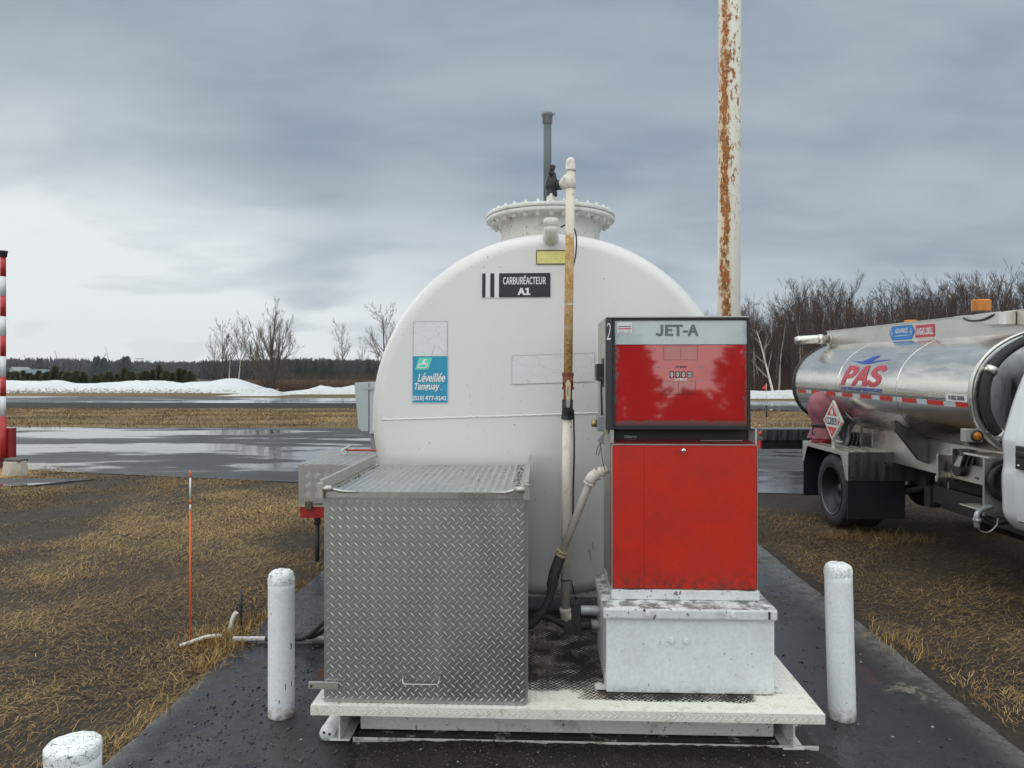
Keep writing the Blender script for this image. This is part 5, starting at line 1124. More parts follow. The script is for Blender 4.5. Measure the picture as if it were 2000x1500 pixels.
# rubber hose following the front rim
hp = [(sup(a, 0.93)[0], YF-0.085, sup(a, 0.93)[1]) for a in np.linspace(R(84), R(-80), 60)]
b = MB(); b.tube(hp, 0.042, 12); hs_ = obj('rim_hose', b, m_rubber, tr)
for a in (20, -33):
    aa = R(a); c0 = Vector((sup(aa-0.05, 0.93)[0], YF-0.085, sup(aa-0.05, 0.93)[1])); c1 = Vector((sup(aa+0.05, 0.93)[0], YF-0.085, sup(aa+0.05, 0.93)[1]))
    b = MB(); b.tube([c0, c1], 0.052, 14); mid = (c0+c1)/2; b.obox(mid+Vector((0.07, 0, 0)), (0.05, 0.02, 0.05)); obj('hose_clamp', b, m_sat, hs_)
# belly apron with gussets
AX = 4.36
b = MB(); b.box(AX, AX+0.012, 6.15, 10.35, 0.82, 1.215); b.box(AX-0.012, AX-0.0005, 8.5, 10.35, 0.905, 0.925); b.box(AX-0.004, AX-0.0003, 9.0, 9.012, 0.93, 1.19); b.box(AX-0.004, AX-0.0003, 7.42, 7.432, 0.70, 1.19)
b.box(5.62, 5.632, 6.15, 10.35, 0.82, 1.215); obj('belly_apron', b, m_sat, tr)
def gusset(y, mt, x0=AX, zb=0.93, xo=3.98, zt=1.42, zl=1.33):
    g = MB(); g.prism([(x0-0.0125, zb-0.02), (x0-0.0125, 1.19), (x0-0.03, 1.22), (xo+0.10, zt-0.06), (xo+0.02, zt), (xo-0.005, zt-0.005), (xo+0.01, zl), (x0-0.10, zb+0.02)], y, y+0.05, 'XZ'); obj('gusset', g, mt, tr, 0.004)
gusset(7.78, m_satd, xo=4.0, zt=1.36, zl=1.26, zb=0.92); 
g = MB(); g.prism([(AX-0.013, 0.955), (AX-0.013, 1.26), (AX-0.05, 1.25), (4.16, 0.955)], 9.28, 9.30, 'XZ'); obj('gusset', g, m_sat, tr)
g = MB(); g.prism([(AX-0.013, 0.955), (AX-0.013, 1.22), (4.18, 1.40), (4.10, 1.48), (4.06, 1.47), (4.14, 1.30), (4.26, 0.955)], 9.62, 9.66, 'XZ'); obj('gusset', g, m_satd, tr)
# fender box over the rear wheel
FX0, FX1, FY0, FY1, FZ = 3.84, 4.72, 8.50, 9.82, 0.94
b = MB(); b.box(FX0, AX-0.014, FY0, FY1, FZ-0.010, FZ); b.box(FX0, FX0+0.008, FY0, FY1, FZ-0.055, FZ-0.011)
for k in range(4): b.box(FX0+0.09+k*0.11, FX0+0.10+k*0.11, FY0+0.01, FY1-0.01, FZ+0.0005, FZ+0.006)
b.prism([(FY0, FZ-0.056), (FY0+0.20, FZ-0.056), (FY0+0.16, FZ-0.10), (FY0+0.05, FZ-0.32), (FY0, FZ-0.33)], FX0, FX0+0.008, 'YZ')
b.prism([(FY1, FZ-0.056), (FY1-0.16, FZ-0.056), (FY1-0.13, FZ-0.09), (FY1-0.04, FZ-0.26), (FY1, FZ-0.27)], FX0, FX0+0.008, 'YZ')
fd = obj('fender', b, m_sat, tr, 0.002)
b = MB(); b.box(FX0+0.001, FX1, FY0-0.009, FY0-0.001, FZ-0.325, FZ); fpn = obj('fender_front_panel', b, m_satd, tr, 0.002)
for xx, zz in ((0.09, 0.12), (0.42, 0.12), (0.80, 0.10), (0.04, 0.29), (0.24, 0.29), (0.44, 0.29), (0.64, 0.29)):
    b = MB(); b.hexbolt((FX0+xx, FY0-0.016, FZ-zz), 0.013, 0.008, 'Y'); obj('bolt', b, m_dark, fpn)
m_flap = flat('mud_flap_rubber', (0.012, 0.013, 0.016), 0.5)
b = MB(); b.box(FX0+0.002, FX0+0.66, FY0+0.002, FY0+0.014, 0.17, FZ-0.32); mf = obj('mud_flap', b, m_flap, tr)
b = MB(); b.box(FX0+0.004, FX0+0.62, FY1-0.03, FY1-0.018, 0.22, FZ-0.02); obj('mud_flap', b, m_flap, tr)
b = MB(); b.box(FX0+0.05, AX+0.3, FY0+0.03, FY1-0.05, FZ-0.03, FZ-0.012); obj('fender_lining', b, m_black, fd)
# dual rear wheels
def tyre_prof(R0, w, rim_): rim = rim_; return [(rim, -w/2+0.01), (rim+0.03, -w/2), (R0-0.10, -w/2-0.004), (R0-0.04, -w/2+0.004), (R0-0.012, -w/2+0.022), (R0, -w/2+0.045), (R0, -0.03), (R0-0.010, -0.028), (R0-0.010, -0.020), (R0, -0.018), (R0, 0.018), (R0-0.010, 0.020), (R0-0.010, 0.028), (R0, 0.03), (R0, w/2-0.045), (R0-0.012, w/2-0.022), (R0-0.04, w/2-0.004), (R0-0.10, w/2+0.004), (rim+0.03, w/2), (rim, w/2-0.01)]
m_tyre = worn('tyre', (0.022, 0.023, 0.026), 0.75, amt=0.5, scale=10, dirt=(0.06, 0.055, 0.05), bump=0.2)
WZc = 0.43; RT = 0.435
m_rim = flat('dark_rim', (0.010, 0.011, 0.013), 0.45)
def wheel(x, y, deep, nm='wheel', zc=WZc, sgn=1):
    b = MB(); b.lathe(tyre_prof(RT, 0.225, 0.285), (x, y, zc), 'X', 56); ty_ = obj(nm, b, m_tyre, tr)
    s = -1*sgn
    b = MB(); b.lathe([(0.292, s*0.112), (0.277, s*0.108), (0.270, s*0.06), (0.225, s*0.04), (0.22, -s*0.02), (0.20, -s*deep*0.6), (0.16, -s*deep), (0.10, -s*deep), (0.09, -s*deep+s*0.05), (0.07, -s*deep+s*0.09), (0.001, -s*deep+s*0.10)], (x, y, zc), 'X', 40)
    for k in range(8):
        a = 2*math.pi*k/8; b.hexbolt((x-s*deep+(0 if s > 0 else -0.03), y+0.13*math.cos(a), zc+0.13*math.sin(a)), 0.014, 0.03, 'X')
    obj('rim', b, m_rim, ty_)
    b = MB(); b.lathe([(0.290, s*0.116), (0.283, s*0.116), (0.281, s*0.108)], (x, y, zc), 'X', 40); obj('rim_lip', b, m_satd, ty_)
WX0 = 3.965
wheel(WX0, 8.97, 0.08); wheel(WX0+0.28, 8.97, -0.06); wheel(10-WX0, 8.97, 0.08, sgn=-1); wheel(10-WX0-0.28, 8.97, -0.06, sgn=-1)
# chassis
b = MB()
b.box(4.60, 4.68, 3.0, 11.4, 0.58, 0.80); ch = obj('frame_rail', b, m_dark, tr)
b = MB(); b.box(5.32, 5.40, 3.0, 11.4, 0.58, 0.80); obj('frame_rail', b, m_dark, tr)
b = MB(); b.cyl((4.1, 8.97, WZc), (5.9, 8.97, WZc), 0.06, seg=14); b.lathe([(0.001, -0.22), (0.14, -0.16), (0.20, -0.02), (0.20, 0.05), (0.14, 0.18), (0.001, 0.22)], (5.0, 8.97, WZc), 'Y', 20); obj('rear_axle', b, m_dark, tr)
for x in (4.55, 5.45):
    b = MB(); b.tube(smooth_path([(x, 8.15, 0.60), (x, 8.5, 0.50), (x, 8.97, 0.46), (x, 9.4, 0.50), (x, 9.8, 0.60)]), 0.035, 6); b.box(x-0.03, x+0.03, 8.12, 8.2, 0.58, 0.72); obj('leaf_spring', b, m_dark, tr)
b = MB(); b.cyl((4.55, 7.95, 0.42), (4.62, 8.0, 0.75), 0.035, seg=10); b.obox((4.52, 8.0, 0.52), (0.10, 0.12, 0.22)); obj('shock_absorber', b, m_dark, tr)
b = MB(); b.lathe([(0.001, 6.35), (0.26, 6.38), (0.27, 6.6), (0.27, 7.6), (0.26, 7.72), (0.001, 7.75)], (4.99, 0, 0.50), 'Y', 22); b.box(4.45, 5.5, 6.1, 7.7, 0.45, 0.64); b.box(4.42, 4.5, 6.1, 7.8, 0.50, 0.68); obj('fuel_reservoir', b, m_black, tr)
# rear bumper deck with lamps
BYb = 11.35; bx = WX(1489, BYb)
b = MB(); b.box(bx, 10-bx, BYb, BYb+0.32, TZ(860, BYb), TZ(838, BYb)); rbm = obj('rear_bumper', b, m_satd, tr, 0.004)
b = MB(); b.box(bx-0.0, 10-bx, BYb+0.02, BYb+0.30, TZ(877, BYb), TZ(860.5, BYb)); obj('bumper_skirt', b, m_black, tr)
b = MB(); b.lathe([(0.035, 0.0), (0.035, -0.02), (0.025, -0.03), (0.001, -0.032)], (bx, BYb+0.08, TZ(848, BYb)), 'X', 14); m_redl = flat('red_lens', (0.6, 0.02, 0.015), 0.2); obj('marker_lamp', b, m_redl, rbm)
b = MB(); b.box(bx-0.025, bx-0.001, BYb+0.03, BYb+0.12, TZ(876, BYb), TZ(861, BYb)); obj('tail_lamp', b, m_redl, rbm)
# covered hatch, placard, clips on the fender
hx_, hy_ = 4.02, 9.62
def cloth_prof(z, a):
    if z < 0.14: r = 0.135+0.02*math.sin(a*7)*(0.14-z)/0.14+ (0.14-z)*0.25
    elif z < 0.19: r = 0.125
    else:
        t_ = (z-0.19)/0.42; r = 0.13+0.075*math.sin(min(1, t_*1.15)*math.pi*0.62)
        if t_ > 0.6: r *= math.sqrt(max(0.0, 1-((t_-0.6)/0.42)**2))
    return max(0.004, r*(1+0.10*mnoise.noise((math.cos(a)*1.6, math.sin(a)*1.6, z*7))+0.05*math.sin(a*5+z*22)*(1 if z > 0.19 else 0)))
b = MB(); nz, na = 30, 40; vs = []
for j in range(nz+1):
    z = 0.60*j/nz
    for k in range(na):
        a = 2*math.pi*k/na; r = cloth_prof(z, a); vs.append((hx_+r*math.cos(a)+0.03*(z/0.6)**2, hy_+r*math.sin(a), FZ+0.055+z))
b.add(vs, [(j*na+k, j*na+(k+1) % na, (j+1)*na+(k+1) % na, (j+1)*na+k) for j in range(nz) for k in range(na)], 0, True)
cv_ = obj('cloth_cover', b, worn('faded_red_cloth', (0.30, 0.105, 0.13), 0.8, amt=0.35, scale=8, dirt=(0.36, 0.18, 0.19), bump=0.3), tr)
b = MB(); b.lathe([(0.138, FZ+0.205), (0.146, FZ+0.21), (0.146, FZ+0.235), (0.138, FZ+0.24)], (hx_, hy_, 0), 'Z', 24); b.obox((hx_-0.14, hy_-0.06, FZ+0.215), (0.05, 0.03, 0.025)); b.tube(smooth_path([(hx_-0.15, hy_-0.07, FZ+0.20), (hx_-0.17, hy_-0.08, FZ+0.14), (hx_-0.15, hy_-0.09, FZ+0.10), (hx_-0.13, hy_-0.08, FZ+0.15)]), 0.008, 6); obj('strap', b, m_black, cv_)
b = MB(); b.lathe([(0.001, FZ), (0.14, FZ), (0.14, FZ+0.075), (0.001, FZ+0.08)], (hx_, hy_, 0), 'Z', 28); obj('hatch_base', b, m_red('hatch_red', (0.33, 0.02, 0.025)), tr)
# hazard placard: diamond board leaning in a bracket, facing forward-outward
pc = Vector((3.885, 9.02, TZ(822, 9.02))); pu = Vector((0.05, -1, 0)).normalized(); pn = Vector((-1, -0.05, 0)).normalized()
PWd, PHt = 0.215, 0.225
def PL(off): return lambda u, v: tuple(pc+pu*u*PWd+Vector((0, 0, 1))*v*PHt+pn*off)
def diamond(mb, k, off, th=0.0):
    f0 = PL(off); c4 = [(0, -k), (k, 0), (0, k), (-k, 0)]
    if th:
        f1 = PL(off-th); mb.add([f0(*p) for p in c4]+[f1(*p) for p in c4], [(0,1,2,3), (7,6,5,4)]+[(i, i+4, (i+1) % 4+4, (i+1) % 4) for i in range(4)])
    else: mb.add([f0(*p) for p in c4], [(0,1,2,3)])
q = MB(); diamond(q, 1.12, 0, 0.028); f_ = PL(-0.01); 
c0 = Vector(f_(0, -0.95)); q.obox((c0.x+0.005, c0.y, (c0.z+FZ)/2-0.0), (0.075, 0.012, abs(c0.z-FZ)+0.08), Matrix.Rotation(math.atan2(pu.y, pu.x), 3, 'Z')); plc = obj('placard_holder', q, m_sat, tr, 0.002)
q = MB(); diamond(q, 1.0, 0.003); dm1 = obj('placard', q, m_signwhite, tr)
q = MB(); f3 = PL(0.0055); mpr = flat('placard_red', (0.58, 0.05, 0.04), 0.4)
q.add([f3(*p) for p in [(0, 0.88), (-0.60, 0.28), (0.60, 0.28)]], [(0,1,2)]); q.add([f3(*p) for p in [(0, -0.88), (0.56, -0.32), (-0.56, -0.32)]], [(0,1,2)])
q.add([f3(*p) for p in [(-0.88, 0), (-0.66, -0.22), (-0.66, 0.22)]], [(0,1,2)]); q.add([f3(*p) for p in [(0.88, 0), (0.66, 0.22), (0.66, -0.22)]], [(0,1,2)]); obj('red_field', q, mpr, dm1)
q = MB(); f4 = PL(0.0085); lettering(q, '1203', f4, -0.56, -0.20, 1.12, 0.40, 0.02); obj('number', q, m_signblack, dm1)
q = MB(); q.add([f4(*p) for p in [(-0.13, 0.36), (0.13, 0.36), (0.16, 0.50), (0.03, 0.78), (-0.03, 0.60), (-0.15, 0.55)]], [tuple(range(6))]); sheet(q, f4, -0.18, 0.30, 0.36, 0.03); lettering(q, '3', f4, -0.07, -0.66, 0.14, 0.18, 0.02); obj('white_symbols', q, m_signwhite, dm1)
# comb clips
def clips(x, y, z, name):
    b = MB(); b.box(x-0.005, x+0.16, y+0.05, y+0.056, z, z+0.16); b.box(x+0.155, x+0.161, y-0.05, y+0.05, z, z+0.16)
    for k in range(3): b.prism([(x+k*0.05, z), (x+k*0.05+0.012, z), (x+k*0.05+0.045, z+0.10), (x+k*0.05+0.04, z+0.16), (x+k*0.05+0.028, z+0.16), (x+k*0.05+0.03, z+0.10)], y-0.05, y+0.045, 'XZ')
    obj(name, b, m_satd, tr)
clips(4.13, 9.22, FZ+0.003, 'clip_rack')
clips(4.21, 7.05, 0.975, 'clip_rack')
# amber side marker box
my = 6.40; mx = WX(1884, my); b = MB(); b.box(mx, mx+0.145, my, my+0.08, TZ(863, my), TZ(838, my)); b.box(mx+0.05, AX, my+0.082, my+0.10, TZ(855, my), TZ(848, my)); mb_ = obj('marker_box', b, m_sat, tr, 0.004)
b = MB(); b.lathe([(0.050, my-0.001), (0.050, my-0.014), (0.038, my-0.016)], (mx+0.092, 0, TZ(851, my)), 'Y', 24); obj('lamp_bezel', b, m_black, mb_)
b = MB(); b.lathe([(0.037, my-0.010), (0.030, my-0.020), (0.001, my-0.025)], (mx+0.092, 0, TZ(851, my)), 'Y', 20); obj('lamp_lens', b, m_amber, mb_)
# step plate and struts
qy = 7.35; qx0, qx1 = WX(1829, qy), WX(1866, qy)
b = MB(); b.box(qx0, qx1, qy, qy+0.02, TZ(936, qy), TZ(887, qy)); b.box(qx0+0.005, qx1+0.008, qy+0.0205, qy+0.05, TZ(942, qy), TZ(930, qy)); sp_ = obj('step_plate', b, m_polished('warm_aluminium', (0.72, 0.70, 0.62), 0.3), tr, 0.008)
for px, py in ((1834, 925), (1858, 930)):
    b = MB(); b.cyl((WX(px, qy), qy-0.004, TZ(py, qy)), (WX(px, qy), qy, TZ(py, qy)), 0.008, seg=10); obj('rivet', b, m_dark, sp_)
b = MB(); b.box(qx1+0.001, WX(1918, 6.9), 6.95, 7.0, TZ(907, 6.97), TZ(901, 6.97)); b.box(qx1+0.001, WX(1915, 6.9), 6.95, 7.0, TZ(936, 6.97), TZ(931, 6.97)); b.box(qx1-0.02, qx1+0.02, 6.95, 7.34, TZ(934, 7.1), TZ(930, 7.1)); obj('step_frame', b, m_satd, tr)
b = MB(); b.cyl((4.30, 7.2, TZ(918, 7.1)), (4.55, 7.2, TZ(918, 7.1)), 0.075, seg=16); obj('air_can', b, m_black, tr)
# hose reel cabinet behind the cab
ry = 6.42; rx0 = WX(1920, ry)
b = MB(); b.box(rx0, rx0+0.6, ry, ry+0.02, TZ(1008, ry)+0.0, TZ(895, ry)); b.box(rx0+0.0, rx0+0.6, ry+0.021, ry+0.35, TZ(1000, ry), TZ(1000, ry)+0.012); b.box(rx0, rx0+0.6, ry-0.06, ry+0.3, TZ(895, ry), TZ(891, ry)); rc_ = obj('reel_cabinet', b, m_sat, tr, 0.004)
b = MB(); zc_ = TZ(940, ry); b.lathe([(0.155, ry-0.002), (0.168, ry-0.05), (0.160, ry-0.06), (0.12, ry-0.045), (0.11, ry-0.02), (0.05, ry-0.025), (0.04, ry-0.05), (0.001, ry-0.055)], (rx0+0.19, 0, zc_), 'Y', 36); 
b.lathe([(0.165, ry-0.06), (0.178, ry-0.055), (0.180, ry-0.03), (0.170, ry-0.01)], (rx0+0.19, 0, zc_), 'Y', 36); obj('hose_reel', b, m_black, tr)
b = MB(); b.lathe([(0.026, ry-0.056), (0.02, ry-0.062), (0.001, ry-0.064)], (rx0+0.19, 0, zc_), 'Y', 14); obj('reel_hub', b, m_chrome, tr)
b = MB(); b.box(rx0+0.02, rx0+0.32, ry-0.0035, ry-0.0005, TZ(1000, ry), TZ(985, ry)); obj('warning_plate', b, m_alutrim, rc_)
b = MB(); b.tube(smooth_path([(rx0+0.05, ry-0.02, TZ(988, ry)), (rx0-0.02, ry-0.04, TZ(992, ry)), (WX(1907, 6.3), 6.3, TZ(1004, 6.3)), (WX(1907, 6.3), 6.3, TZ(1030, 6.3))]), 0.022, 10)
b.tube([(WX(1907, 6.3), 6.3, TZ(1012, 6.3)), (WX(1907, 6.3), 6.3, TZ(1019, 6.3))], 0.032, 8); obj('drain_pipe', b, m_galv, tr)
b = MB(); b.tube(smooth_path([(WX(1907, 6.3), 6.3, TZ(1028, 6.3)), (WX(1915, 6.3), 6.3, TZ(1037, 6.3)), (WX(1930, 6.3), 6.3, TZ(1039, 6.3)), (WX(1945, 6.3), 6.3, TZ(1026, 6.3)), (WX(1948, 6.3), 6.3, TZ(1012, 6.3))]), 0.006, 6); obj('safety_wire', b, m_galv, tr)
b = MB(); b.tube(smooth_path([(WX(1916, 6.5), 6.5, TZ(1000, 6.5)), (WX(1930, 6.5), 6.45, TZ(1015, 6.5)), (WX(1950, 6.5), 6.4, TZ(1012, 6.5)), (WX(1962, 6.5), 6.4, TZ(1000, 6.5))]), 0.03, 8); obj('drain_hose', b, m_rubber, tr)
b = MB(); b.box(WX(1908, 7.0), WX(1935, 7.0), 7.0, 7.02, TZ(890, 7), TZ(880, 7)); obj('green_tag', b, flat('green_plastic', (0.02, 0.16, 0.06), 0.4), tr)
# ---- cab
m_cab = NT('cab_paint'); m_cab.set(Base_Color=m_cab.mix(m_cab.noise(2, 4, 0.6), (0.70, 0.74, 0.77), (0.76, 0.79, 0.81)), Roughness=0.32, Coat_Weight=0.5, Coat_Roughness=0.06); m_cab = m_cab.mat
m_win = NT('cab_glass'); m_win.set(Base_Color=(0.02, 0.025, 0.03), Roughness=0.04, IOR=1.6); m_win = m_win.mat
zl = lambda z: z+(8.97-5.9)*0.014
prof_k = [(0.56, 4.10), (0.66, 4.02), (0.80, 4.005), (0.98, 3.998), (1.10, 4.012), (1.26, 4.0), (1.32, 4.01), (1.45, 4.045), (1.60, 4.09), (1.80, 4.165), (1.98, 4.26), (2.08, 4.42), (2.11, 4.7)]
prof_side = [(p.x, p.y) for p in smooth_path([(a, c_2, 0) for a, c_2 in prof_k], 5)]
def cabsec(y, inset=0.0, top=1.0):
    L1 = [(x+inset, zl(0.56+(z-0.56)*top)) for z, x in prof_side]; Rr = [(10-x-inset*2+inset, z) for x, z in reversed([(x-inset, z) for x, z in L1])]
    return [(x, y, z) for x, z in L1]+[(10-x, y, z) for x, z in reversed(L1)]
def loftcap(mb, secs, m=0):
    loft(mb, secs, m); n = len(secs[0]); o = len(mb.v)-n*len(secs); mb.f.append(tuple(o+i for i in range(n))); mb.m.append(m); mb.sm.append(False)
    mb.f.append(tuple(o+(len(secs)-1)*n+i for i in reversed(range(n)))); mb.m.append(m); mb.sm.append(False)
b = MB(); loftcap(b, [cabsec(6.13, 0.05), cabsec(6.10, 0.015), cabsec(6.05, 0.0), cabsec(5.4), cabsec(4.75)]); cbn = obj('cab', b, m_cab, tr)
# door with its own skin, slightly proud, gap shown dark
b = MB()
def cabx(z):
    zs_ = [p[0] for p in prof_side]; xs_ = [p[1] for p in prof_side]; return float(np.interp(z, zs_, xs_))
def skin(mb, y0, y1, z0, z1, off, m=0, nz_=16, slant=0.0): 
    mb.quadgrid(lambda u, v: (cabx(z0+(z1-z0)*v)-off, y0+(y1-y0)*u+slant*v, zl(z0+(z1-z0)*v)), 1, nz_, m)
skin(b, 5.905, 5.915, 0.64, 1.95, 0.0012); skin(b, 4.80, 5.905, 0.64, 0.65, 0.0012, nz_=1); obj('door_gap', b, m_black, cbn)
b = MB(); skin(b, 4.82, 5.90, 0.655, 1.90, 0.012); dr_ = obj('door', b, m_cab, tr)
b = MB(); skin(b, 5.02, 5.80, 1.34, 1.86, 0.016, nz_=6); obj('door_window', b, m_win, dr_)
b = MB(); hz_ = 1.15; b.box(3.965, 3.988, 5.66, 5.87, zl(1.07), zl(1.255)); b.box(3.95, 3.966, 5.68, 5.85, zl(1.17), zl(1.215)); hd_ = obj('door_handle', b, m_black, dr_, 0.008)
b = MB(); b.lathe([(0.012, 3.9645), (0.010, 3.961), (0.001, 3.960)], (0, 5.83, zl(1.10)), 'X', 12); obj('key_lock', b, m_chrome, hd_)
b = MB()
secs = [cabsec(4.75), cabsec(4.55, 0.02, 0.93), cabsec(4.15, 0.06, 0.66), cabsec(4.05, 0.04, 0.60), cabsec(3.2, 0.06, 0.57), cabsec(2.85, 0.16, 0.50), cabsec(2.80, 0.25, 0.45)]
loftcap(b, secs); obj('hood', b, m_cab, tr)
b = MB(); b.add([(4.32, 4.44, zl(1.93)), (5.68, 4.44, zl(1.93)), (5.78, 4.14, zl(1.60)), (4.22, 4.14, zl(1.60))], [(0,1,2,3)]); obj('windscreen', b, m_win, tr)
b = MB(); b.box(4.35, 5.65, 2.775, 2.80, 0.72, 1.15); obj('grille', b, m_satd, tr); b = MB(); b.box(4.05, 5.95, 2.62, 2.76, 0.52, 0.74); obj('front_bumper', b, m_chrome, tr, 0.02)
for x in (4.24, 5.76):
    b = MB(); b.box(x-0.12, x+0.12, 2.79, 2.83, 0.88, 1.12); obj('headlight', b, m_signwhite, tr, 0.01)
for x, s in ((4.10, 1), (5.90, -1)):
    wheel(x, 3.75, -0.05, 'front_wheel', zc=0.505, sgn=s)
b = MB(); b.box(4.35, 5.65, 6.14, 6.16, zl(1.35), zl(1.85)); obj('rear_window', b, m_win, tr)
b = MB(); b.box(3.70, 3.88, 4.72, 4.76, zl(1.35), zl(1.66)); b.box(3.88, 4.06, 4.73, 4.75, zl(1.42), zl(1.46)); obj('wing_mirror', b, m_black, tr, 0.01)
b = MB(); b.box(4.05, 4.55, 4.85, 5.85, zl(0.44), zl(0.50)); obj('running_board', b, m_black, tr, 0.01)
# ================================================================ vegetation and background
RMIN = 0.009
def grow(mb_t, mb_c, p, d, length, r, lvl, maxl, rs, droop=0.0, upb=0.25, nb=(3, 5), twig=0.5, wob=0.16, ratio=(0.45, 0.7), ang=(25, 55)):
    nseg = 5 if lvl == 0 else (4 if lvl < maxl else 2)
    pts = [p.copy()]; rad = [r]; dd = d.copy(); bp = []
    for i in range(nseg):
        dd = (dd+Vector((rs.gauss(0, wob), rs.gauss(0, wob), rs.gauss(0, wob*0.6)+upb*0.18-droop*0.2))).normalized()
        p = p+dd*(length/nseg); pts.append(p.copy()); rad.append(r*(1-0.85*(i+1)/nseg)+0.004); bp.append((p.copy(), dd.copy(), r*(1-0.85*(i+1)/nseg)))
    (mb_t if lvl <= 0 else mb_c).tube(pts, rad, 8 if lvl == 0 else (4 if lvl == 1 else 3), False)
    if lvl >= maxl: return
    n = rs.randint(*nb)+(2 if lvl == 0 else 0)
    for k in range(n*(2 if lvl == 0 else 1)):
        f = (0.28+0.72*(k+rs.random())/(n*2)) if lvl == 0 else (0.2+0.8*rs.random())
        idx = min(nseg-1, int(f*nseg)); fr = f*nseg-idx
        b0 = pts[idx]; b1 = pts[idx+1]; q = b0+(b1-b0)*fr; rq = rad[idx]*(1-fr)+rad[idx+1]*fr
        ax = dd.orthogonal().normalized(); ax.rotate(Matrix.Rotation(rs.uniform(0, 6.283), 3, bp[idx][1])); nd = bp[idx][1].copy(); nd.rotate(Matrix.Rotation(R(rs.uniform(*ang)), 3, ax))
        L2 = length*rs.uniform(*ratio)*(1.1-0.55*f)
        grow(mb_t, mb_c, q, nd, L2, max(rq*0.6, RMIN), lvl+1, maxl, rs, droop, upb, nb, twig, wob, ratio, ang)
def bare_proto(name, label, seed, H, r, maxl=3, nb=(3, 5), ang=(25, 55), ratio=(0.40, 0.62), mt=None, mc=None, upb=0.3, wob=0.10, lean=0.0):
    rs = random.Random(seed); t, c = MB(), MB()
    grow(t, c, Vector((0, 0, -0.1)), Vector((lean, 0, 1)).normalized(), H*0.92, r, 0, maxl, rs, 0, upb, nb, wob=wob, ratio=ratio, ang=ang)
    if mt is m_bark:
        pass
    o = thing(name, label, 'tree', (0, 0, 0)); a = obj('trunk', t, mt, o); b_ = obj('crown', c, mc, o); return o
def dup(root, loc, rz, s, label, group=None):
    r_ = root.copy(); link(r_); r_.location = loc; r_.rotation_euler = (0, 0, rz); r_.scale = (s[0], s[0], s[1]) if hasattr(s, '__len__') else (s, s, s); r_['label'] = label
    if group: r_['group'] = group
    for ch in list(root.children):
        c = ch.copy(); link(c); c.parent = r_
    return r_
m_bark = worn('dark_bark', (0.060, 0.047, 0.038), 0.9, amt=0.5, scale=2, dirt=(0.11, 0.095, 0.08), bump=0.0)
m_twig = flat('twigs', (0.060, 0.043, 0.034), 0.9, var=0.3, scale=0.6)
m_twigr = flat('reddish_twigs', (0.080, 0.044, 0.032), 0.9, var=0.3, scale=0.6)
m_twigl = flat('pale_twigs', (0.115, 0.085, 0.065), 0.9, var=0.25, scale=0.6)
m_birch = worn('birch_bark', (0.58, 0.55, 0.50), 0.8, amt=0.6, scale=5, dirt=(0.12, 0.10, 0.09), bump=0.0)
m_lim = worn('grey_birch_bark', (0.30, 0.27, 0.24), 0.85, amt=0.5, scale=4, dirt=(0.10, 0.085, 0.07), bump=0.0)

# --- wood at the right: individual bare trees
protos = [bare_proto('bare_tree', 'x', 11+k, 9.5, 0.10+0.02*(k % 3), 3, (4, 6), (16, 42), (0.40, 0.60), m_bark if k % 2 else m_lim, [m_twig, m_twigr, m_twig, m_twigr, m_twig, m_twig][k], 0.5, 0.08) for k in range(6)]
rs = random.Random(5)
def wood_top(px):     # height of the wood's outline along the picture, in photo rows
    return float(np.interp(px, [1370, 1400, 1450, 1480, 1530, 1560, 1640, 1700, 1760, 1850, 1920, 1990, 2300], [625, 610, 608, 592, 588, 572, 552, 578, 572, 566, 560, 540, 545]))
spots = []
X = 17.5; row = 0
while X < 78:
    for row in range(3):
        Y = 66+row*8+rs.uniform(-2.5, 2.5)+0.06*X; x = X+rs.uniform(-0.5, 0.5)+row*0.3
        spots.append((x, Y, row))
    X += 0.95
spots = spots[:230]
ordw = ['slender', 'forked', 'crooked', 'spreading', 'straight', 'dense']
for i, (x, Y, row) in enumerate(spots):
    px = 1000+x/Y*FOC; top = WZ(wood_top(px), Y)+0.03; H = top*(rs.uniform(0.78, 0.98)+(0.03 if row == 2 else -0.04*(row == 0)))
    p = protos[i % 6]; s = max(0.35, H/9.3)
    lab = 'bare tree of the dense leafless wood beyond the runway on the right'
    if i < 6: p.location = (x, Y, -0.05); p.rotation_euler = (0, 0, rs.uniform(0, 6)); p.scale = (s, s, s); p['label'] = lab; p['group'] = 'bare trees of the wood on the right'
    else: dup(p, (x, Y, -0.05), rs.uniform(0, 6.28), (s*rs.uniform(0.85, 1.1), s), lab, 'bare trees of the wood on the right')
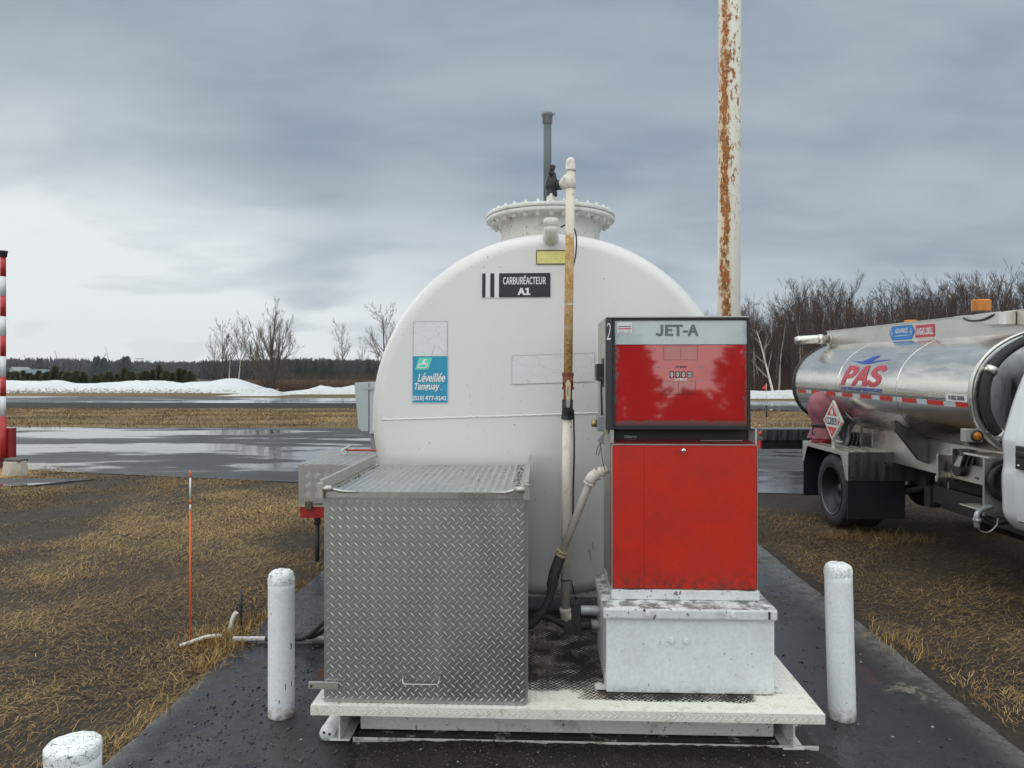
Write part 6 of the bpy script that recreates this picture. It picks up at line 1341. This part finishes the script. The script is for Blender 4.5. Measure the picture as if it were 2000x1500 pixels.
# undergrowth behind and between: sticks of many heights, as one mass
def sticks(name, n, xr, yr, hfn, r, mat, lean=0.12, seed=1, br=3):
    g = np.random.default_rng(seed); x = g.uniform(*xr, n); y = g.uniform(*yr, n); h = hfn(x, y, g)
    segs = []   # (p0, p1, r0, r1)
    P0 = np.stack([x, y, np.full(n, -0.05)], 1); tip = P0+np.stack([g.normal(0, lean, n)*h*0.3, g.normal(0, lean, n)*h*0.3, h], 1)
    rr = r*g.uniform(0.5, 1.3, n)
    A, B_2, R0 = [P0], [tip], [rr]
    for k in range(br):
        f = g.uniform(0.25, 0.95, n)[:, None]; s = P0+(tip-P0)*f; l = h*g.uniform(0.12, 0.38, n)*(1.15-f[:, 0]); a = g.uniform(0, 6.28, n)
        e = s+np.stack([np.cos(a)*l*0.45, np.sin(a)*l*0.45, l*0.85], 1); A.append(s); B_2.append(e); R0.append(rr*0.5)
    A = np.concatenate(A); B2 = np.concatenate(B_2); R0 = np.concatenate(R0); m = len(A)
    V = np.zeros((m, 6, 3))
    for k in range(3):
        a = 2.094*k; o = np.stack([np.cos(a)*R0, np.sin(a)*R0, 0*R0], 1); V[:, k] = A+o; V[:, 3+k] = B2+o*0.25
    F = np.array([[0,1,4,3],[1,2,5,4],[2,0,3,5]]); Fi = (F[None]+6*np.arange(m)[:, None, None]).reshape(-1); nf = m*3
    return fastmesh(name, V.reshape(-1, 3), Fi, np.arange(nf)*4, np.full(nf, 4), mat, 'stuff')
sticks('undergrowth', 9000, (16, 92), (67, 92), lambda x, y, g: g.uniform(0.8, 3.6, len(x))*g.uniform(0.6, 1.1, len(x)), 0.035, m_twigr, 0.3, 2, 6)
sticks('wood_depth', 12000, (16, 125), (84, 112), lambda x, y, g: g.uniform(4.5, 10.2, len(x))*np.interp(x, [16, 24, 40], [0.75, 0.9, 1.0]), 0.032, m_twig, 0.10, 3, 16)
# leaning white birch in front of the wood
bp = bare_proto('birch_tree', 'leaning white birch with broken crown standing alone before the right wood', 71, 7.6, 0.135, 2, (3, 4), (25, 55), (0.28, 0.45), m_birch, m_lim, 0.3, 0.05, lean=-0.20)
bp.location = (WX(1512, 64), 64, -0.03); bp.scale = (0.88,)*3

# --- single trees on the left
RMIN = 0.007
def place(o, px, Y, top, h0, rz=0.0, wide=1.0):
    s = (WZ(top, Y)+0.03)/h0; o.location = (WX(px, Y), Y, -0.03); o.rotation_euler = (0, 0, rz); o.scale = (s*wide, s*wide, s)
B = []
for k, (px, Y, top, mt, lab) in enumerate(((436, 98, 634, m_bark, 'dark slim bare tree, leftmost of the birch clump behind the snow bank'), (447, 100, 640, m_birch, 'pale trunked bare birch in the middle of the clump behind the snow bank'), (466, 98, 628, m_birch, 'tallest pale trunked bare birch at the right of the clump behind the snow bank'), (424, 100, 668, m_bark, 'short thin bare tree at the outer left of the birch clump'))):
    o = bare_proto('birch_tree', lab, 30+k, 8, 0.09, 3, (5, 7), (20, 44), (0.34, 0.50), mt, m_twigl, 0.6, 0.04); place(o, px, Y, top, 7.9); B.append(o)
# many-stemmed dark tree
rs2 = random.Random(3); t, c = MB(), MB()
for k in range(9):
    a = k*0.7+rs2.uniform(-.2, .2); ln = [0.05, 0.25, 0.34, 0.42, 0.5, 0.62, 0.45, 0.3, 0.55][k]
    grow(t, c, Vector((0.22*math.cos(a), 0.22*math.sin(a), -0.1)), Vector((ln*math.cos(a), ln*math.sin(a), 1)).normalized(), [8.6, 7.4, 7.6, 7.0, 6.4, 5.8, 6.8, 7.6, 6.0][k], [0.14, 0.10, 0.10, 0.09, 0.09, 0.08, 0.09, 0.10, 0.08][k], 0, 3, rs2, 0, 0.55, (4, 6), wob=0.05, ratio=(0.34, 0.52), ang=(18, 42))
o = thing('bare_tree', 'broad dark many-stemmed bare tree at the end of the snow bank', 'tree', (0, 0, 0)); obj('trunk', t, m_bark, o); obj('crown', c, m_twigl, o); place(o, 528, 90, 613, 8.6, 0.4, 1.05)
for k, (px, Y, top, wd, lab) in enumerate(((672, 110, 638, 1.0, 'slim bare tree standing alone left of the electrical box'), (706, 130, 666, 0.8, 'thin small bare tree between the slim tree and the white tank'), (752, 80, 603, 1.25, 'large bare tree half hidden behind the left edge of the tank'), (800, 84, 640, 1.1, 'bare tree hidden behind the upper left of the tank'))):
    if k == 3: continue
    o = bare_proto('bare_tree', lab, 50+k, 9, 0.10, 3, (5, 7), (22, 48), (0.34, 0.50), m_bark, m_twigl, 0.55, 0.05); place(o, px, Y, top, 8.8, k, wd)
# low bushes near the right end of the field
sticks('brush', 1800, (-36, -17), (96, 104), lambda x, y, g: g.uniform(0.6, 2.4, len(x)), 0.02, flat('ochre_twigs', (0.14, 0.085, 0.04), 0.9, var=0.3), 0.5, 9, 5)
sticks('brush', 2500, (-45, -17), (88, 92), lambda x, y, g: g.uniform(0.2, 1.0, len(x)), 0.018, flat('red_brush', (0.075, 0.035, 0.03), 0.9, var=0.3), 0.5, 10, 4)

# --- evergreens
def conifer_mesh(seed, H, Rr, n, shaggy=0.25, size=0.11, base=0.03, pw=0.9):
    g = np.random.default_rng(seed); t = g.uniform(0, 1, n)**0.8; lim = 1-t
    a = g.uniform(0, 6.283, n); lobes = 1+shaggy*np.sin(a*3+seed)*np.cos(t*9+seed*2)+shaggy*0.8*np.sin(a*5-t*14)
    rr = Rr*(np.clip(lim, 0.02, 1)**pw)*lobes*np.sqrt(g.uniform(0.12, 1, n)); z = base*H+(1-base)*H*t+g.normal(0, 0.02*H, n)
    C = np.stack([rr*np.cos(a), rr*np.sin(a), z], 1)
    out = np.stack([np.cos(a), np.sin(a), g.uniform(-0.2, 0.9, n)], 1); out /= np.linalg.norm(out, axis=1)[:, None]
    side_ = g.normal(0, 1, (n, 3)); side_ -= out*(side_*out).sum(1)[:, None]; side_ /= np.linalg.norm(side_, axis=1)[:, None]
    s = size*g.uniform(0.5, 1.4, n)[:, None]
    V = np.stack([C-side_*s*0.35, C+side_*s*0.35, C+out*s*1.6+side_*s*0.12, C+out*s*1.5-side_*s*0.2], 1).reshape(-1, 3)
    return V, n
def m_foliage(name, c1, c2, c3):
    t = NT(name); a = t.n('ShaderNodeAttribute'); a.attribute_name = 'tint'; v = a.outputs['Fac']; nn = t.noise(1.2, 3, 0.6)
    c = t.mix(t.mr(v, 0, 1, 0, 1, False), c1, c2); c = t.mix(t.mr(nn, 0.45, 0.7), c, c3); t.set(Base_Color=c, Roughness=0.8, Specular_IOR_Level=0.2); return t.mat
m_cedar = m_foliage('cedar_foliage', (0.026, 0.036, 0.015), (0.085, 0.090, 0.034), (0.10, 0.085, 0.036))
m_fir = m_foliage('fir_needles', (0.016, 0.026, 0.014), (0.045, 0.065, 0.03), (0.03, 0.045, 0.02))
def conifer(name, label, cat, seed, H, Rr, n, mat, size, pw=0.9, shaggy=0.25, group=None):
    o = thing(name, label, cat, (0, 0, 0), group=group)
    b = MB(); b.tube([(0, 0, -0.05), (0.01, 0, H*0.5), (0, 0, H*0.97)], [0.035*H/2.5, 0.025*H/2.5, 0.005], 6); obj('trunk', b, m_bark, o)
    V, n = conifer_mesh(seed, H, Rr, n, shaggy, size, 0.03, pw)
    c = fastmesh('crown', V, np.arange(n*4), np.arange(n)*4, np.full(n, 4), mat, None, np.repeat(np.random.default_rng(seed).random(n), 4)); c.parent = o; return o
cp_ = [conifer('cedar_shrub', 'x', 'shrub', 5+k, 2.5, [0.95, 1.25, 0.8][k], 2600, m_cedar, 0.13, [0.75, 0.55, 0.9][k]) for k in range(3)]
ced = [(18, 731, 0), (30, 730, 1), (45, 729, 0), (58, 733, 1), (76, 729, 0), (92, 731, 1), (107, 720, 2), (121, 730, 0), (133, 731, 1), (150, 729, 1), (163, 731, 0), (188, 737, 1), (198, 735, 0), (212, 731, 1), (228, 735, 1), (243, 724, 2), (256, 730, 1), (270, 734, 0), (284, 729, 1), (298, 727, 0), (311, 718, 2), (325, 729, 1), (337, 733, 0), (350, 724, 2), (360, 727, 0), (371, 730, 1)]
tall = {107: 'narrow tall cedar rising above the hedge near the far barn', 243: 'pointed cedar at the middle of the row behind the snow bank', 311: 'tallest pointed cedar of the row behind the snow bank', 350: 'pointed cedar near the right end of the row behind the snow bank', 371: 'round cedar closing the right end of the row behind the snow bank', 150: 'broad round cedar standing right before the gap in the row', 18: 'round cedar at the left end of the row beside the striped mast'}
for i, (px, top, k) in enumerate(ced):
    Y = 91+rs.uniform(-1.5, 1.5); h = WZ(top-3, Y)+0.05; s = h/2.5; loc = (WX(px, Y), Y, -0.03)
    lab = tall.get(px, 'dark green cedar shrub in the low row behind the snow bank')
    src = cp_[k]
    if src['label'] == 'x': src.location = loc; src.scale = (s, s, s); src['label'] = lab; src['group'] = 'cedar shrubs behind the snow bank'
    else: dup(src, loc, rs.uniform(0, 6), (s*rs.uniform(0.85, 1.15), s), lab, 'cedar shrubs behind the snow bank')

# firs behind the viewer, mirrored in the pump window
for k, (x, y, H, Rr, lab) in enumerate(((1.45, -10, 3.7, 1.5, 'fir behind the viewer, mirrored at the left of the pump window'), (4.9, -10, 4.3, 1.75, 'fir behind the viewer, mirrored at the right of the pump window'), (-0.6, -11, 6.0, 1.9, 'large fir behind the viewer, left of the mirrored pair'), (3.15, -10.2, 2.15, 1.35, 'low young fir behind the viewer, between the two mirrored firs'), (8.5, -12, 6.5, 2.2, 'large fir behind the viewer, right of the mirrored pair'))):
    o = conifer('fir_tree', lab, 'tree', 90+k, H, Rr, 9000, m_fir, 0.12, 0.75, 0.38); o.location = (x, y, -0.03)

# --- far tree line as one mass, seen through the air
def far_wood(name, x0, x1, yfn, hfn, n, mat, seed, size):
    g = np.random.default_rng(seed); x = g.uniform(x0, x1, n); y = yfn(x)+g.uniform(0, 30, n); h = hfn(x, g)
    V = []; m = 46
    t = g.uniform(0.0, 1, (n, m)); a = g.uniform(0, 6.28, (n, m)); w = h[:, None]*0.24*np.sin(np.clip(t, 0.05, 1)*np.pi*0.93+0.12)*np.sqrt(g.random((n, m)))
    C = np.stack([x[:, None]+w*np.cos(a), y[:, None]+w*np.sin(a), h[:, None]*t], 2).reshape(-1, 3); N_ = len(C)
    up = np.stack([g.normal(0, 0.35, N_), g.normal(0, 0.3, N_), np.ones(N_)], 1); sd = np.stack([np.ones(N_), g.normal(0, .6, N_), g.normal(0, 0.3, N_)], 1)
    s = size*g.uniform(0.4, 1.3, N_)[:, None]
    V = np.stack([C-sd*s*0.28, C+sd*s*0.28, C+up*s*1.3], 1).reshape(-1, 3)
    return fastmesh(name, V, np.arange(N_*3), np.arange(N_)*3, np.full(N_, 3), mat, 'stuff')
m_far = flat('far_twigs', (0.060, 0.052, 0.052), 0.9, var=0.35, scale=0.06)
far_wood('distant_wood', -560, -95, lambda x: 560+0*x, lambda x, g: g.uniform(8.5, 12.8, len(x))*(1+0.10*np.sin(x*0.03)), 2600, m_far, 1, 2.2)
m_far2 = flat('far_dark_twigs', (0.045, 0.037, 0.036), 0.9, var=0.35, scale=0.06)
far_wood('distant_wood', -165, 60, lambda x: 390+0*x, lambda x, g: g.uniform(6.0, 9.0, len(x)), 1900, m_far2, 2, 1.7)
far_wood('distant_wood', -900, -560, lambda x: 620+0*x, lambda x, g: g.uniform(8.5, 13, len(x)), 900, m_far, 3, 2.2)
far_wood('distant_wood', 60, 700, lambda x: 420+0*x, lambda x, g: g.uniform(8, 12, len(x)), 1800, m_far2, 4, 2.2)
pine0 = conifer('pine_tree', 'dark pine on the skyline directly above the far grey roofed barn', 'tree', 41, 9, 2.6, 1600, m_fir, 0.55, 0.5, 0.45, 'pines above the far tree line')
def far_pine(px, Y, top, lab, first=False, wd=1.0):
    h = WZ(top, Y); s = h/9; loc = (WX(px, Y), Y, -0.03)
    if first: pine0.location = loc; pine0.scale = (s*wd*0.8, s*wd*0.8, s)
    else: dup(pine0, loc, px, (s*wd*0.8, s), lab, 'pines above the far tree line')
far_pine(78, 556, 702, '', True)
far_pine(189, 556, 698, 'bushy dark pine, left of the close pair on the far skyline')
far_pine(203, 552, 701, 'bushy dark pine, right of the close pair on the far skyline')
far_pine(245, 556, 698, 'wide dark pine on the far skyline just left of the tower crane', wd=1.3)
for px, top, lab in ((581, 703, 'dark pine on the skyline just right of the many-stemmed tree'), (597, 706, 'second dark pine to the right of the many-stemmed tree'), (614, 706, 'small pointed pine on the skyline midway to the slim bare tree'), (632, 707, 'pointed pine on the skyline nearest left of the slim bare tree'), (645, 704, 'dark pine on the skyline touching the slim bare tree'), (720, 705, 'dark pine on the skyline touching the tank edge')):
    far_pine(px, 386, top, lab, wd=0.7)
# barn, cranes, mast, white car far away
BYr = 420; bn_ = thing('barn', 'long low barn with pale grey roof far beyond the cedars', 'barn', (WX(45, BYr), BYr, -0.03))
x0, x1 = WX(18, BYr), WX(82, BYr); zE, zR = WZ(731, BYr), WZ(721, BYr)
b = MB(); b.box(x0+1, x1-1, BYr, BYr+18, -0.03, zE); obj('wall', b, flat('barn_wall', (0.20, 0.21, 0.22), 0.7), bn_)
b = MB(); b.add([(x0, BYr-0.6, zE-0.1), (x1, BYr-0.6, zE-0.1), (x1-2, BYr+9, zR), (x0+2, BYr+9, zR), (x0, BYr+19, zE-0.1), (x1, BYr+19, zE-0.1)], [(0,1,2,3),(3,2,5,4),(0,3,4),(1,5,2)]); obj('roof', b, flat('barn_roof', (0.11, 0.15, 0.18), 0.95), bn_)
b = MB(); x0 = WX(4, BYr); x1 = WX(24, BYr); b.add([(x0, BYr+5, 0), (x1, BYr+5, 0), (x1, BYr+5, zE+1), ((x0+x1)/2-1, BYr+5, zR+1.4), (x0, BYr+5, zE+1), (x0, BYr+20, 0), (x1, BYr+20, 0), (x1, BYr+20, zE+1), ((x0+x1)/2-1, BYr+20, zR+1.4), (x0, BYr+20, zE+1)], [(0,1,2,3,4),(9,8,7,6,5),(3,2,7,8),(4,3,8,9),(0,4,9,5),(1,6,7,2)])
tag(obj('shed', b, flat('shed_paint', (0.30, 0.31, 0.31), 0.9), None, base=(x0, BYr, 0)), 'small white gabled shed touching the left end of the far barn', 'shed')
m_cr = flat('crane_steel', (0.30, 0.30, 0.31), 0.6)
def far_mast(px0, py0, px1, py1, Y, lab, cat, r=0.35, jib=None):
    b = MB(); b.tube([(WX(px0, Y), Y, -0.03), (WX(px0, Y), Y, WZ(py0, Y)), (WX(px1, Y), Y, WZ(py1, Y))], [r, r, r*0.6], 5)
    if jib: b.tube([(WX(jib[0], Y), Y, WZ(jib[1], Y)), (WX(jib[2], Y), Y, WZ(jib[3], Y))], r*0.9, 4)
    tag(obj(cat.replace(' ', '_'), b, m_cr, None, base=(WX(px0, Y), Y, -0.03)), lab, cat)
far_mast(52, 712, 47, 692, 700, 'faint leaning crane boom, leftmost on the far skyline', 'crane', 0.4)
far_mast(114, 710, 107, 684, 700, 'tall faint crane boom leaning left beyond the far trees', 'crane', 0.4)
far_mast(148, 712, 148, 692, 700, 'thin upright antenna mast between two crane booms', 'mast', 0.25)
far_mast(213, 708, 206, 678, 700, 'tallest crane boom with backstay beyond the pine pair', 'crane', 0.4, (207, 690, 200, 704))
far_mast(269, 730, 269, 702, 700, 'small tower crane with horizontal jib on the skyline', 'tower crane', 0.45, (265, 700.5, 281, 700.5))

# --- snow banks
def m_snow():
    t = NT('old_snow'); z = t.xyz()[2]; n = t.noise(0.9, 7, 0.7); n2 = t.noise(4, 6, 0.75)
    d = t.math('MULTIPLY', t.mr(z, 0.05, 1.0, 1, 0), t.mr(n2, 0.40, 0.60)); c = t.mix(t.mr(n, 0.3, 0.7), (0.66, 0.69, 0.71), (0.76, 0.78, 0.79))
    c = t.mix(t.math('MULTIPLY', d, 0.45), c, (0.36, 0.33, 0.29)); c = t.mix(t.mr(n2, 0.66, 0.72, 0, 0.35), c, (0.35, 0.32, 0.28))
    t.set(Base_Color=c, Roughness=0.6).bump(n2, 0.9, 0.25); return t.mat
msn = m_snow()
def snow(name, prof, Yc, wy, sd=0, xpad=0, label=None):
    b = MB(); xs = [p[0] for p in prof]; hs = [p[1] for p in prof]; nx_ = 260; ny_ = 26
    def fn(u, v):
        x = xs[0]+(xs[-1]-xs[0])*u; h = float(np.interp(x, xs, hs)); yc = Yc(x); y = yc+(v-0.5)*wy
        k = math.sin(math.pi*v)**0.8 if 0 < v < 1 else 0
        h2 = h*k*(1+0.10*mnoise.noise((x*0.5+sd, y*0.5, 0))+0.07*mnoise.noise((x*1.9, y*1.9, sd)))
        return (x, y+0.5*mnoise.noise((x*0.3, v*3, 7)), max(-0.05, h2-0.02))
    b.quadgrid(fn, nx_, ny_); o = obj(name, b, msn); o['kind'] = 'structure'; return o
YS = 84
def prow(lst, Y): return [(WX(px, Y), max(0.0, WZ(py, Y))) for px, py in lst]
snow('snow_bank', [(-140, 1.2), (-90, 1.3)]+prow([(0, 743), (40, 744), (105, 743.5), (125, 749.5), (160, 749), (210, 746), (290, 743.5), (350, 748), (390, 745), (418, 744.5), (428, 740), (445, 739), (465, 741), (490, 748), (510, 755), (525, 762), (535, 772)], YS), lambda x: YS+1.5*math.sin(x*0.1), 9)
snow('dirty_snow', prow([(440, 775), (470, 768), (500, 765), (520, 757), (530, 758), (545, 766), (556, 780)], 71), lambda x: 71, 5, 3)
snow('snow_bank', prow([(530, 768), (560, 764), (590, 761), (615, 753), (640, 757), (660, 757), (680, 753), (720, 755), (760, 760), (800, 775)], 76), lambda x: 78, 6, 5)
snow('snow_bank', prow([(1340, 775), (1400, 768), (1468, 762), (1500, 764), (1530, 762), (1560, 762), (1700, 760), (1900, 758), (2200, 762), (2500, 775)], 62), lambda x: 62+0.04*x, 5, 8)
Pd = []
for _ in range(1500):
    px = rng.uniform(-20, 545); Y = rng.uniform(79.5, 82.0); Pd.append((WX(px, Y), Y, rng.uniform(0.0, 0.55)*rng.random()))
Pd = np.array(Pd); rocks('snow_clods', Pd, rng.uniform(0.03, 0.14, len(Pd)), worn('dirty_ice', (0.42, 0.40, 0.37), 0.8, amt=0.8, dirt=(0.12, 0.10, 0.08)))
# small things by the runway at the right
fxp = WX(1490, 50); fl_ = thing('marker_flag', 'small orange flag on a thin stake before the right snow bank', 'flag', (WX(1497, 50), 50, -0.03))
b = MB(); b.cyl((WX(1497, 50), 50, -0.03), (WX(1497, 50), 50, WZ(749, 50)), 0.012, seg=6); obj('stake', b, m_signwhite, fl_)
b = MB(); b.add([(WX(1497, 50), 50, WZ(749, 50)), (WX(1497.5, 50), 50.02, WZ(760.5, 50)), (WX(1487, 50), 49.95, WZ(759, 50))], [(0,1,2)]); b.add([(WX(1497, 50), 50.01, WZ(749, 50)), (WX(1487, 50), 49.96, WZ(759, 50)), (WX(1497.5, 50), 50.03, WZ(760.5, 50))], [(0,1,2)]); obj('flag_cloth', b, flat('flag_orange', (0.85, 0.07, 0.02), 0.6), fl_)
ly = 33.0; lx = WX(1497, ly); rl_ = thing('runway_light', 'small dark edge light on a short stem at the right grass strip', 'edge light', (lx, ly, -0.03))
b = MB(); b.cyl((lx, ly, -0.03), (lx, ly, WZ(792, ly)), 0.035, seg=8); obj('stem', b, m_dark, rl_)
b = MB(); b.obox((lx, ly, WZ(790.5, ly)), (0.22, 0.12, 0.05)); b.cyl((lx-0.06, ly, WZ(790, ly)), (lx-0.06, ly, WZ(787.5, ly)), 0.035, seg=8); obj('lamp_head', b, m_galv, rl_)

# ================================================================ grass blades
def pnoise(x, y, s, o=0.0):
    v = 0
    for k, (a, b2, ph) in enumerate(((1.0, 0.35, 1.1), (-0.5, 0.9, 2.7), (0.8, -0.7, 4.4), (0.25, 1.25, 0.3), (1.6, 0.4, 5.1), (-1.3, 1.1, 3.3), (2.3, -1.7, 1.9), (2.1, 2.4, 0.7))):
        v = v+np.sin((x*a+y*b2)*s+ph+o)/(1+k*0.25)
    return v/4.2
def blades(name, x, y, L, lie, wd, tint, seed, mat, z0=-0.03):
    g = np.random.default_rng(seed); n = len(x); a = g.uniform(0, 6.283, n)+0.0
    a = np.where(g.random(n) < 0.6, pnoise(x, y, 1.3, 2)*3+g.normal(0, 0.5, n), a)
    el = lie; D = np.stack([np.cos(a)*np.cos(el), np.sin(a)*np.cos(el), np.sin(el)], 1)
    S = np.stack([-np.sin(a), np.cos(a), 0*a], 1)*wd[:, None]/2; P = np.stack([x, y, np.full(n, z0)+g.uniform(0, 0.018, n)], 1)
    M1 = P+D*L[:, None]*0.5; M1[:, 2] += L*0.10; D2 = D.copy(); D2[:, 2] -= 0.45; T_ = M1+D2*L[:, None]*0.5; T_[:, 2] = np.maximum(T_[:, 2], z0+0.004)
    V = np.stack([P-S, P+S, M1+S*0.8, M1-S*0.8, T_], 1).reshape(-1, 3)
    idx = 5*np.arange(n)[:, None]; loops = (np.array([0, 1, 2, 3, 3, 2, 4])[None]+idx).reshape(-1)
    starts = (np.array([0, 4])[None]+7*np.arange(n)[:, None]).reshape(-1); tot = np.tile([4, 3], n)
    return fastmesh(name, V, loops, starts, tot, mat, 'stuff', np.repeat(tint, 5))
def m_blade():
    t = NT('dead_blades'); a = t.n('ShaderNodeAttribute'); a.attribute_name = 'tint'; v = a.outputs['Fac']
    c = t.mix(t.mr(v, 0.0, 0.5, 0, 1, False), (0.055, 0.032, 0.015), (0.29, 0.185, 0.075)); c = t.mix(t.mr(v, 0.5, 1.0, 0, 1, False), c, (0.64, 0.46, 0.21))
    t.set(Base_Color=c, Roughness=0.75, Specular_IOR_Level=0.25); return t.mat
mbl = m_blade()
def field(name, n, xr, yr, seed, inside, lr=(0.045, 0.12), dens=1.0, wd=(0.0022, 0.0044), bright=0.0, ypow=1.6):
    g = np.random.default_rng(seed); u = g.random(n); y0, y1 = yr
    y = y0+(y1-y0)*u**ypow; x = g.uniform(*xr, n); ok = inside(x, y); x, y = x[ok], y[ok]
    p1 = pnoise(x, y, 1.1); p2 = pnoise(x, y, 4.3, 1.5); p = 0.62*p1+0.38*p2
    keep = g.random(len(x)) < np.clip(0.66+p*1.7, 0.04, 1.0)*dens; x, y, p = x[keep], y[keep], p[keep]; n = len(x)
    L = g.uniform(*lr, n)*(0.85+0.4*np.clip(p, -.5, 1)); p3 = pnoise(x, y, 0.75, 4.0); tint = np.clip(0.43+0.42*p3+0.5*p+g.normal(0, 0.2, n)+bright, 0, 1)
    return blades(name, x, y, L, np.abs(g.normal(0.14, 0.22, n)), g.uniform(*wd, n)*(1+np.maximum(0, y-6)*0.12), tint, seed, mbl)
# slab edges in world terms
def leftedge(y): return -1.90+(y-PIV)*sY+0.0
def rightedge(y): return 2.46+(y-PIV)*sY+0.09
apron_near = lambda x: np.interp(x, [-40, -9.4, -3.7, 4.5, 60], [22, 14.4, 12.75, 11.5, 6.5])
inpath = lambda x, y: (x < -7.4) & (y > np.interp(x, [-40, -10.6, -7.95], [8, 11.2, 12.3])-0.05) & (y < np.interp(x, [-40, -10.4, -7.35], [15.2, 13.15, 13.05])+0.05)
insl = lambda x, y: (x < leftedge(y)+0.0) & (y < apron_near(x)-0.02) & ~inpath(x, y)
field('dead_grass', 430000, (-11.5, -1.6), (2.3, 15.2), 1, insl)
field('dead_grass', 60000, (-22, -8), (5, 17), 2, insl, ypow=1.0, lr=(0.06, 0.14), wd=(0.005, 0.009))
insr = lambda x, y: (x > rightedge(y)) & (y < apron_near(x)-0.02)
field('dead_grass', 200000, (2.3, 9.5), (2.3, 11.9), 3, insr, bright=-0.27, dens=0.75)
# tufts along edges
def tufts(seed, pts, per, h, br=0.1):
    g = np.random.default_rng(seed); X_, Y_ = [], []
    for (x, y) in pts: X_.append(g.normal(x, 0.055, per)); Y_.append(g.normal(y, 0.07, per))
    x, y = np.concatenate(X_), np.concatenate(Y_); n = len(x)
    return blades('grass_tufts', x, y, g.uniform(0.5, 1.25, n)*h, np.clip(g.normal(0.75, 0.35, n), 0.1, 1.4), g.uniform(0.0028, 0.0048, n), np.clip(g.normal(0.62+br, 0.2, n), 0, 1), seed, mbl)
g_ = np.random.default_rng(77)
tl = [(leftedge(y)-0.04+g_.normal(0, 0.035), y) for y in np.arange(4.55, 5.6, 0.04)]+[(WX(px, 5.05), 5.05+dy) for px in range(380, 470, 7) for dy in (-0.06, 0.08)]
tufts(20, tl, 30, 0.115, -0.08)
tl = [(leftedge(y)-0.05+g_.normal(0, 0.03), y) for y in np.arange(2.4, 4.5, 0.09) if math.sin(y*5.1) > -0.2]+[(leftedge(y)-0.05, y) for y in np.arange(5.6, 12, 0.15)]; tufts(21, tl, 14, 0.09, -0.2)
tl = [(rightedge(y)+0.07+g_.normal(0, 0.03), y) for y in np.arange(3.0, 11, 0.10) if math.sin(y*3.1)+math.sin(y*7.7+1) > 0.3]; tufts(22, tl, 6, 0.07, -0.38)
tl = [(WX(px, 8.3), 8.3+g_.normal(0, 0.12)) for px in range(1600, 1800, 6)]; tufts(23, tl, 16, 0.15, -0.15)
tl = [(WX(1745, 5.1)+g_.normal(0, .1), 5.1+g_.normal(0, 0.12)) for _ in range(8)]; tufts(24, tl, 14, 0.11, -0.15)
tl = [(WX(px, 14.2), 14.2+g_.normal(0, 0.15)) for px in range(0, 130, 5)]; tufts(25, tl, 12, 0.22, 0.1)
# taller strip grass far off
def strip(name, n, xr, yfn0, yfn1, seed, h, wd, br):
    g = np.random.default_rng(seed); x = g.uniform(*xr, n); y = yfn0(x)+(yfn1(x)-yfn0(x))*g.random(n); p = pnoise(x*0.12, y, 1.3)*0.6+pnoise(x*0.3, y, 3.1)*0.4
    keep = g.random(n) < np.clip(0.6+p, 0.05, 1); x, y, p = x[keep], y[keep], p[keep]; n = len(x)
    blades(name, x, y, g.uniform(0.5, 1.3, n)*h, np.clip(g.normal(0.7, 0.35, n), 0.1, 1.4), g.uniform(0.6, 1.3, n)*wd, np.clip(0.45+0.6*p+g.normal(0, 0.18, n)+br, 0, 1), seed, mbl)
far_e = lambda x: np.interp(x, [-90, -18, 8.7, 60], [31.8, 26.8, 25.4, 22.6]); near_r = lambda x: np.interp(x, [-160, -22, -9.5, 10, 13.4, 60], [46, 42, 42, 39, 37.6, 24])
strip('strip_grass', 90000, (-34, 24), far_e, near_r, 31, 0.11, 0.020, -0.12)

# ================================================================ air
hz = MB(); hz.box(-1300, 1300, -60, 1200, -1.2, 75)
mh_ = bpy.data.materials.new('haze_air'); mh_.use_nodes = True; mh_.node_tree.nodes.clear()
pv = mh_.node_tree.nodes.new('ShaderNodeVolumePrincipled'); pv.inputs['Color'].default_value = (0.80, 0.86, 0.95, 1); pv.inputs['Density'].default_value = HAZE = 0.00016
om = mh_.node_tree.nodes.new('ShaderNodeOutputMaterial'); mh_.node_tree.links.new(pv.outputs[0], om.inputs['Volume'])
if True:
    ho = obj('haze', hz, mh_); ho['kind'] = 'stuff'
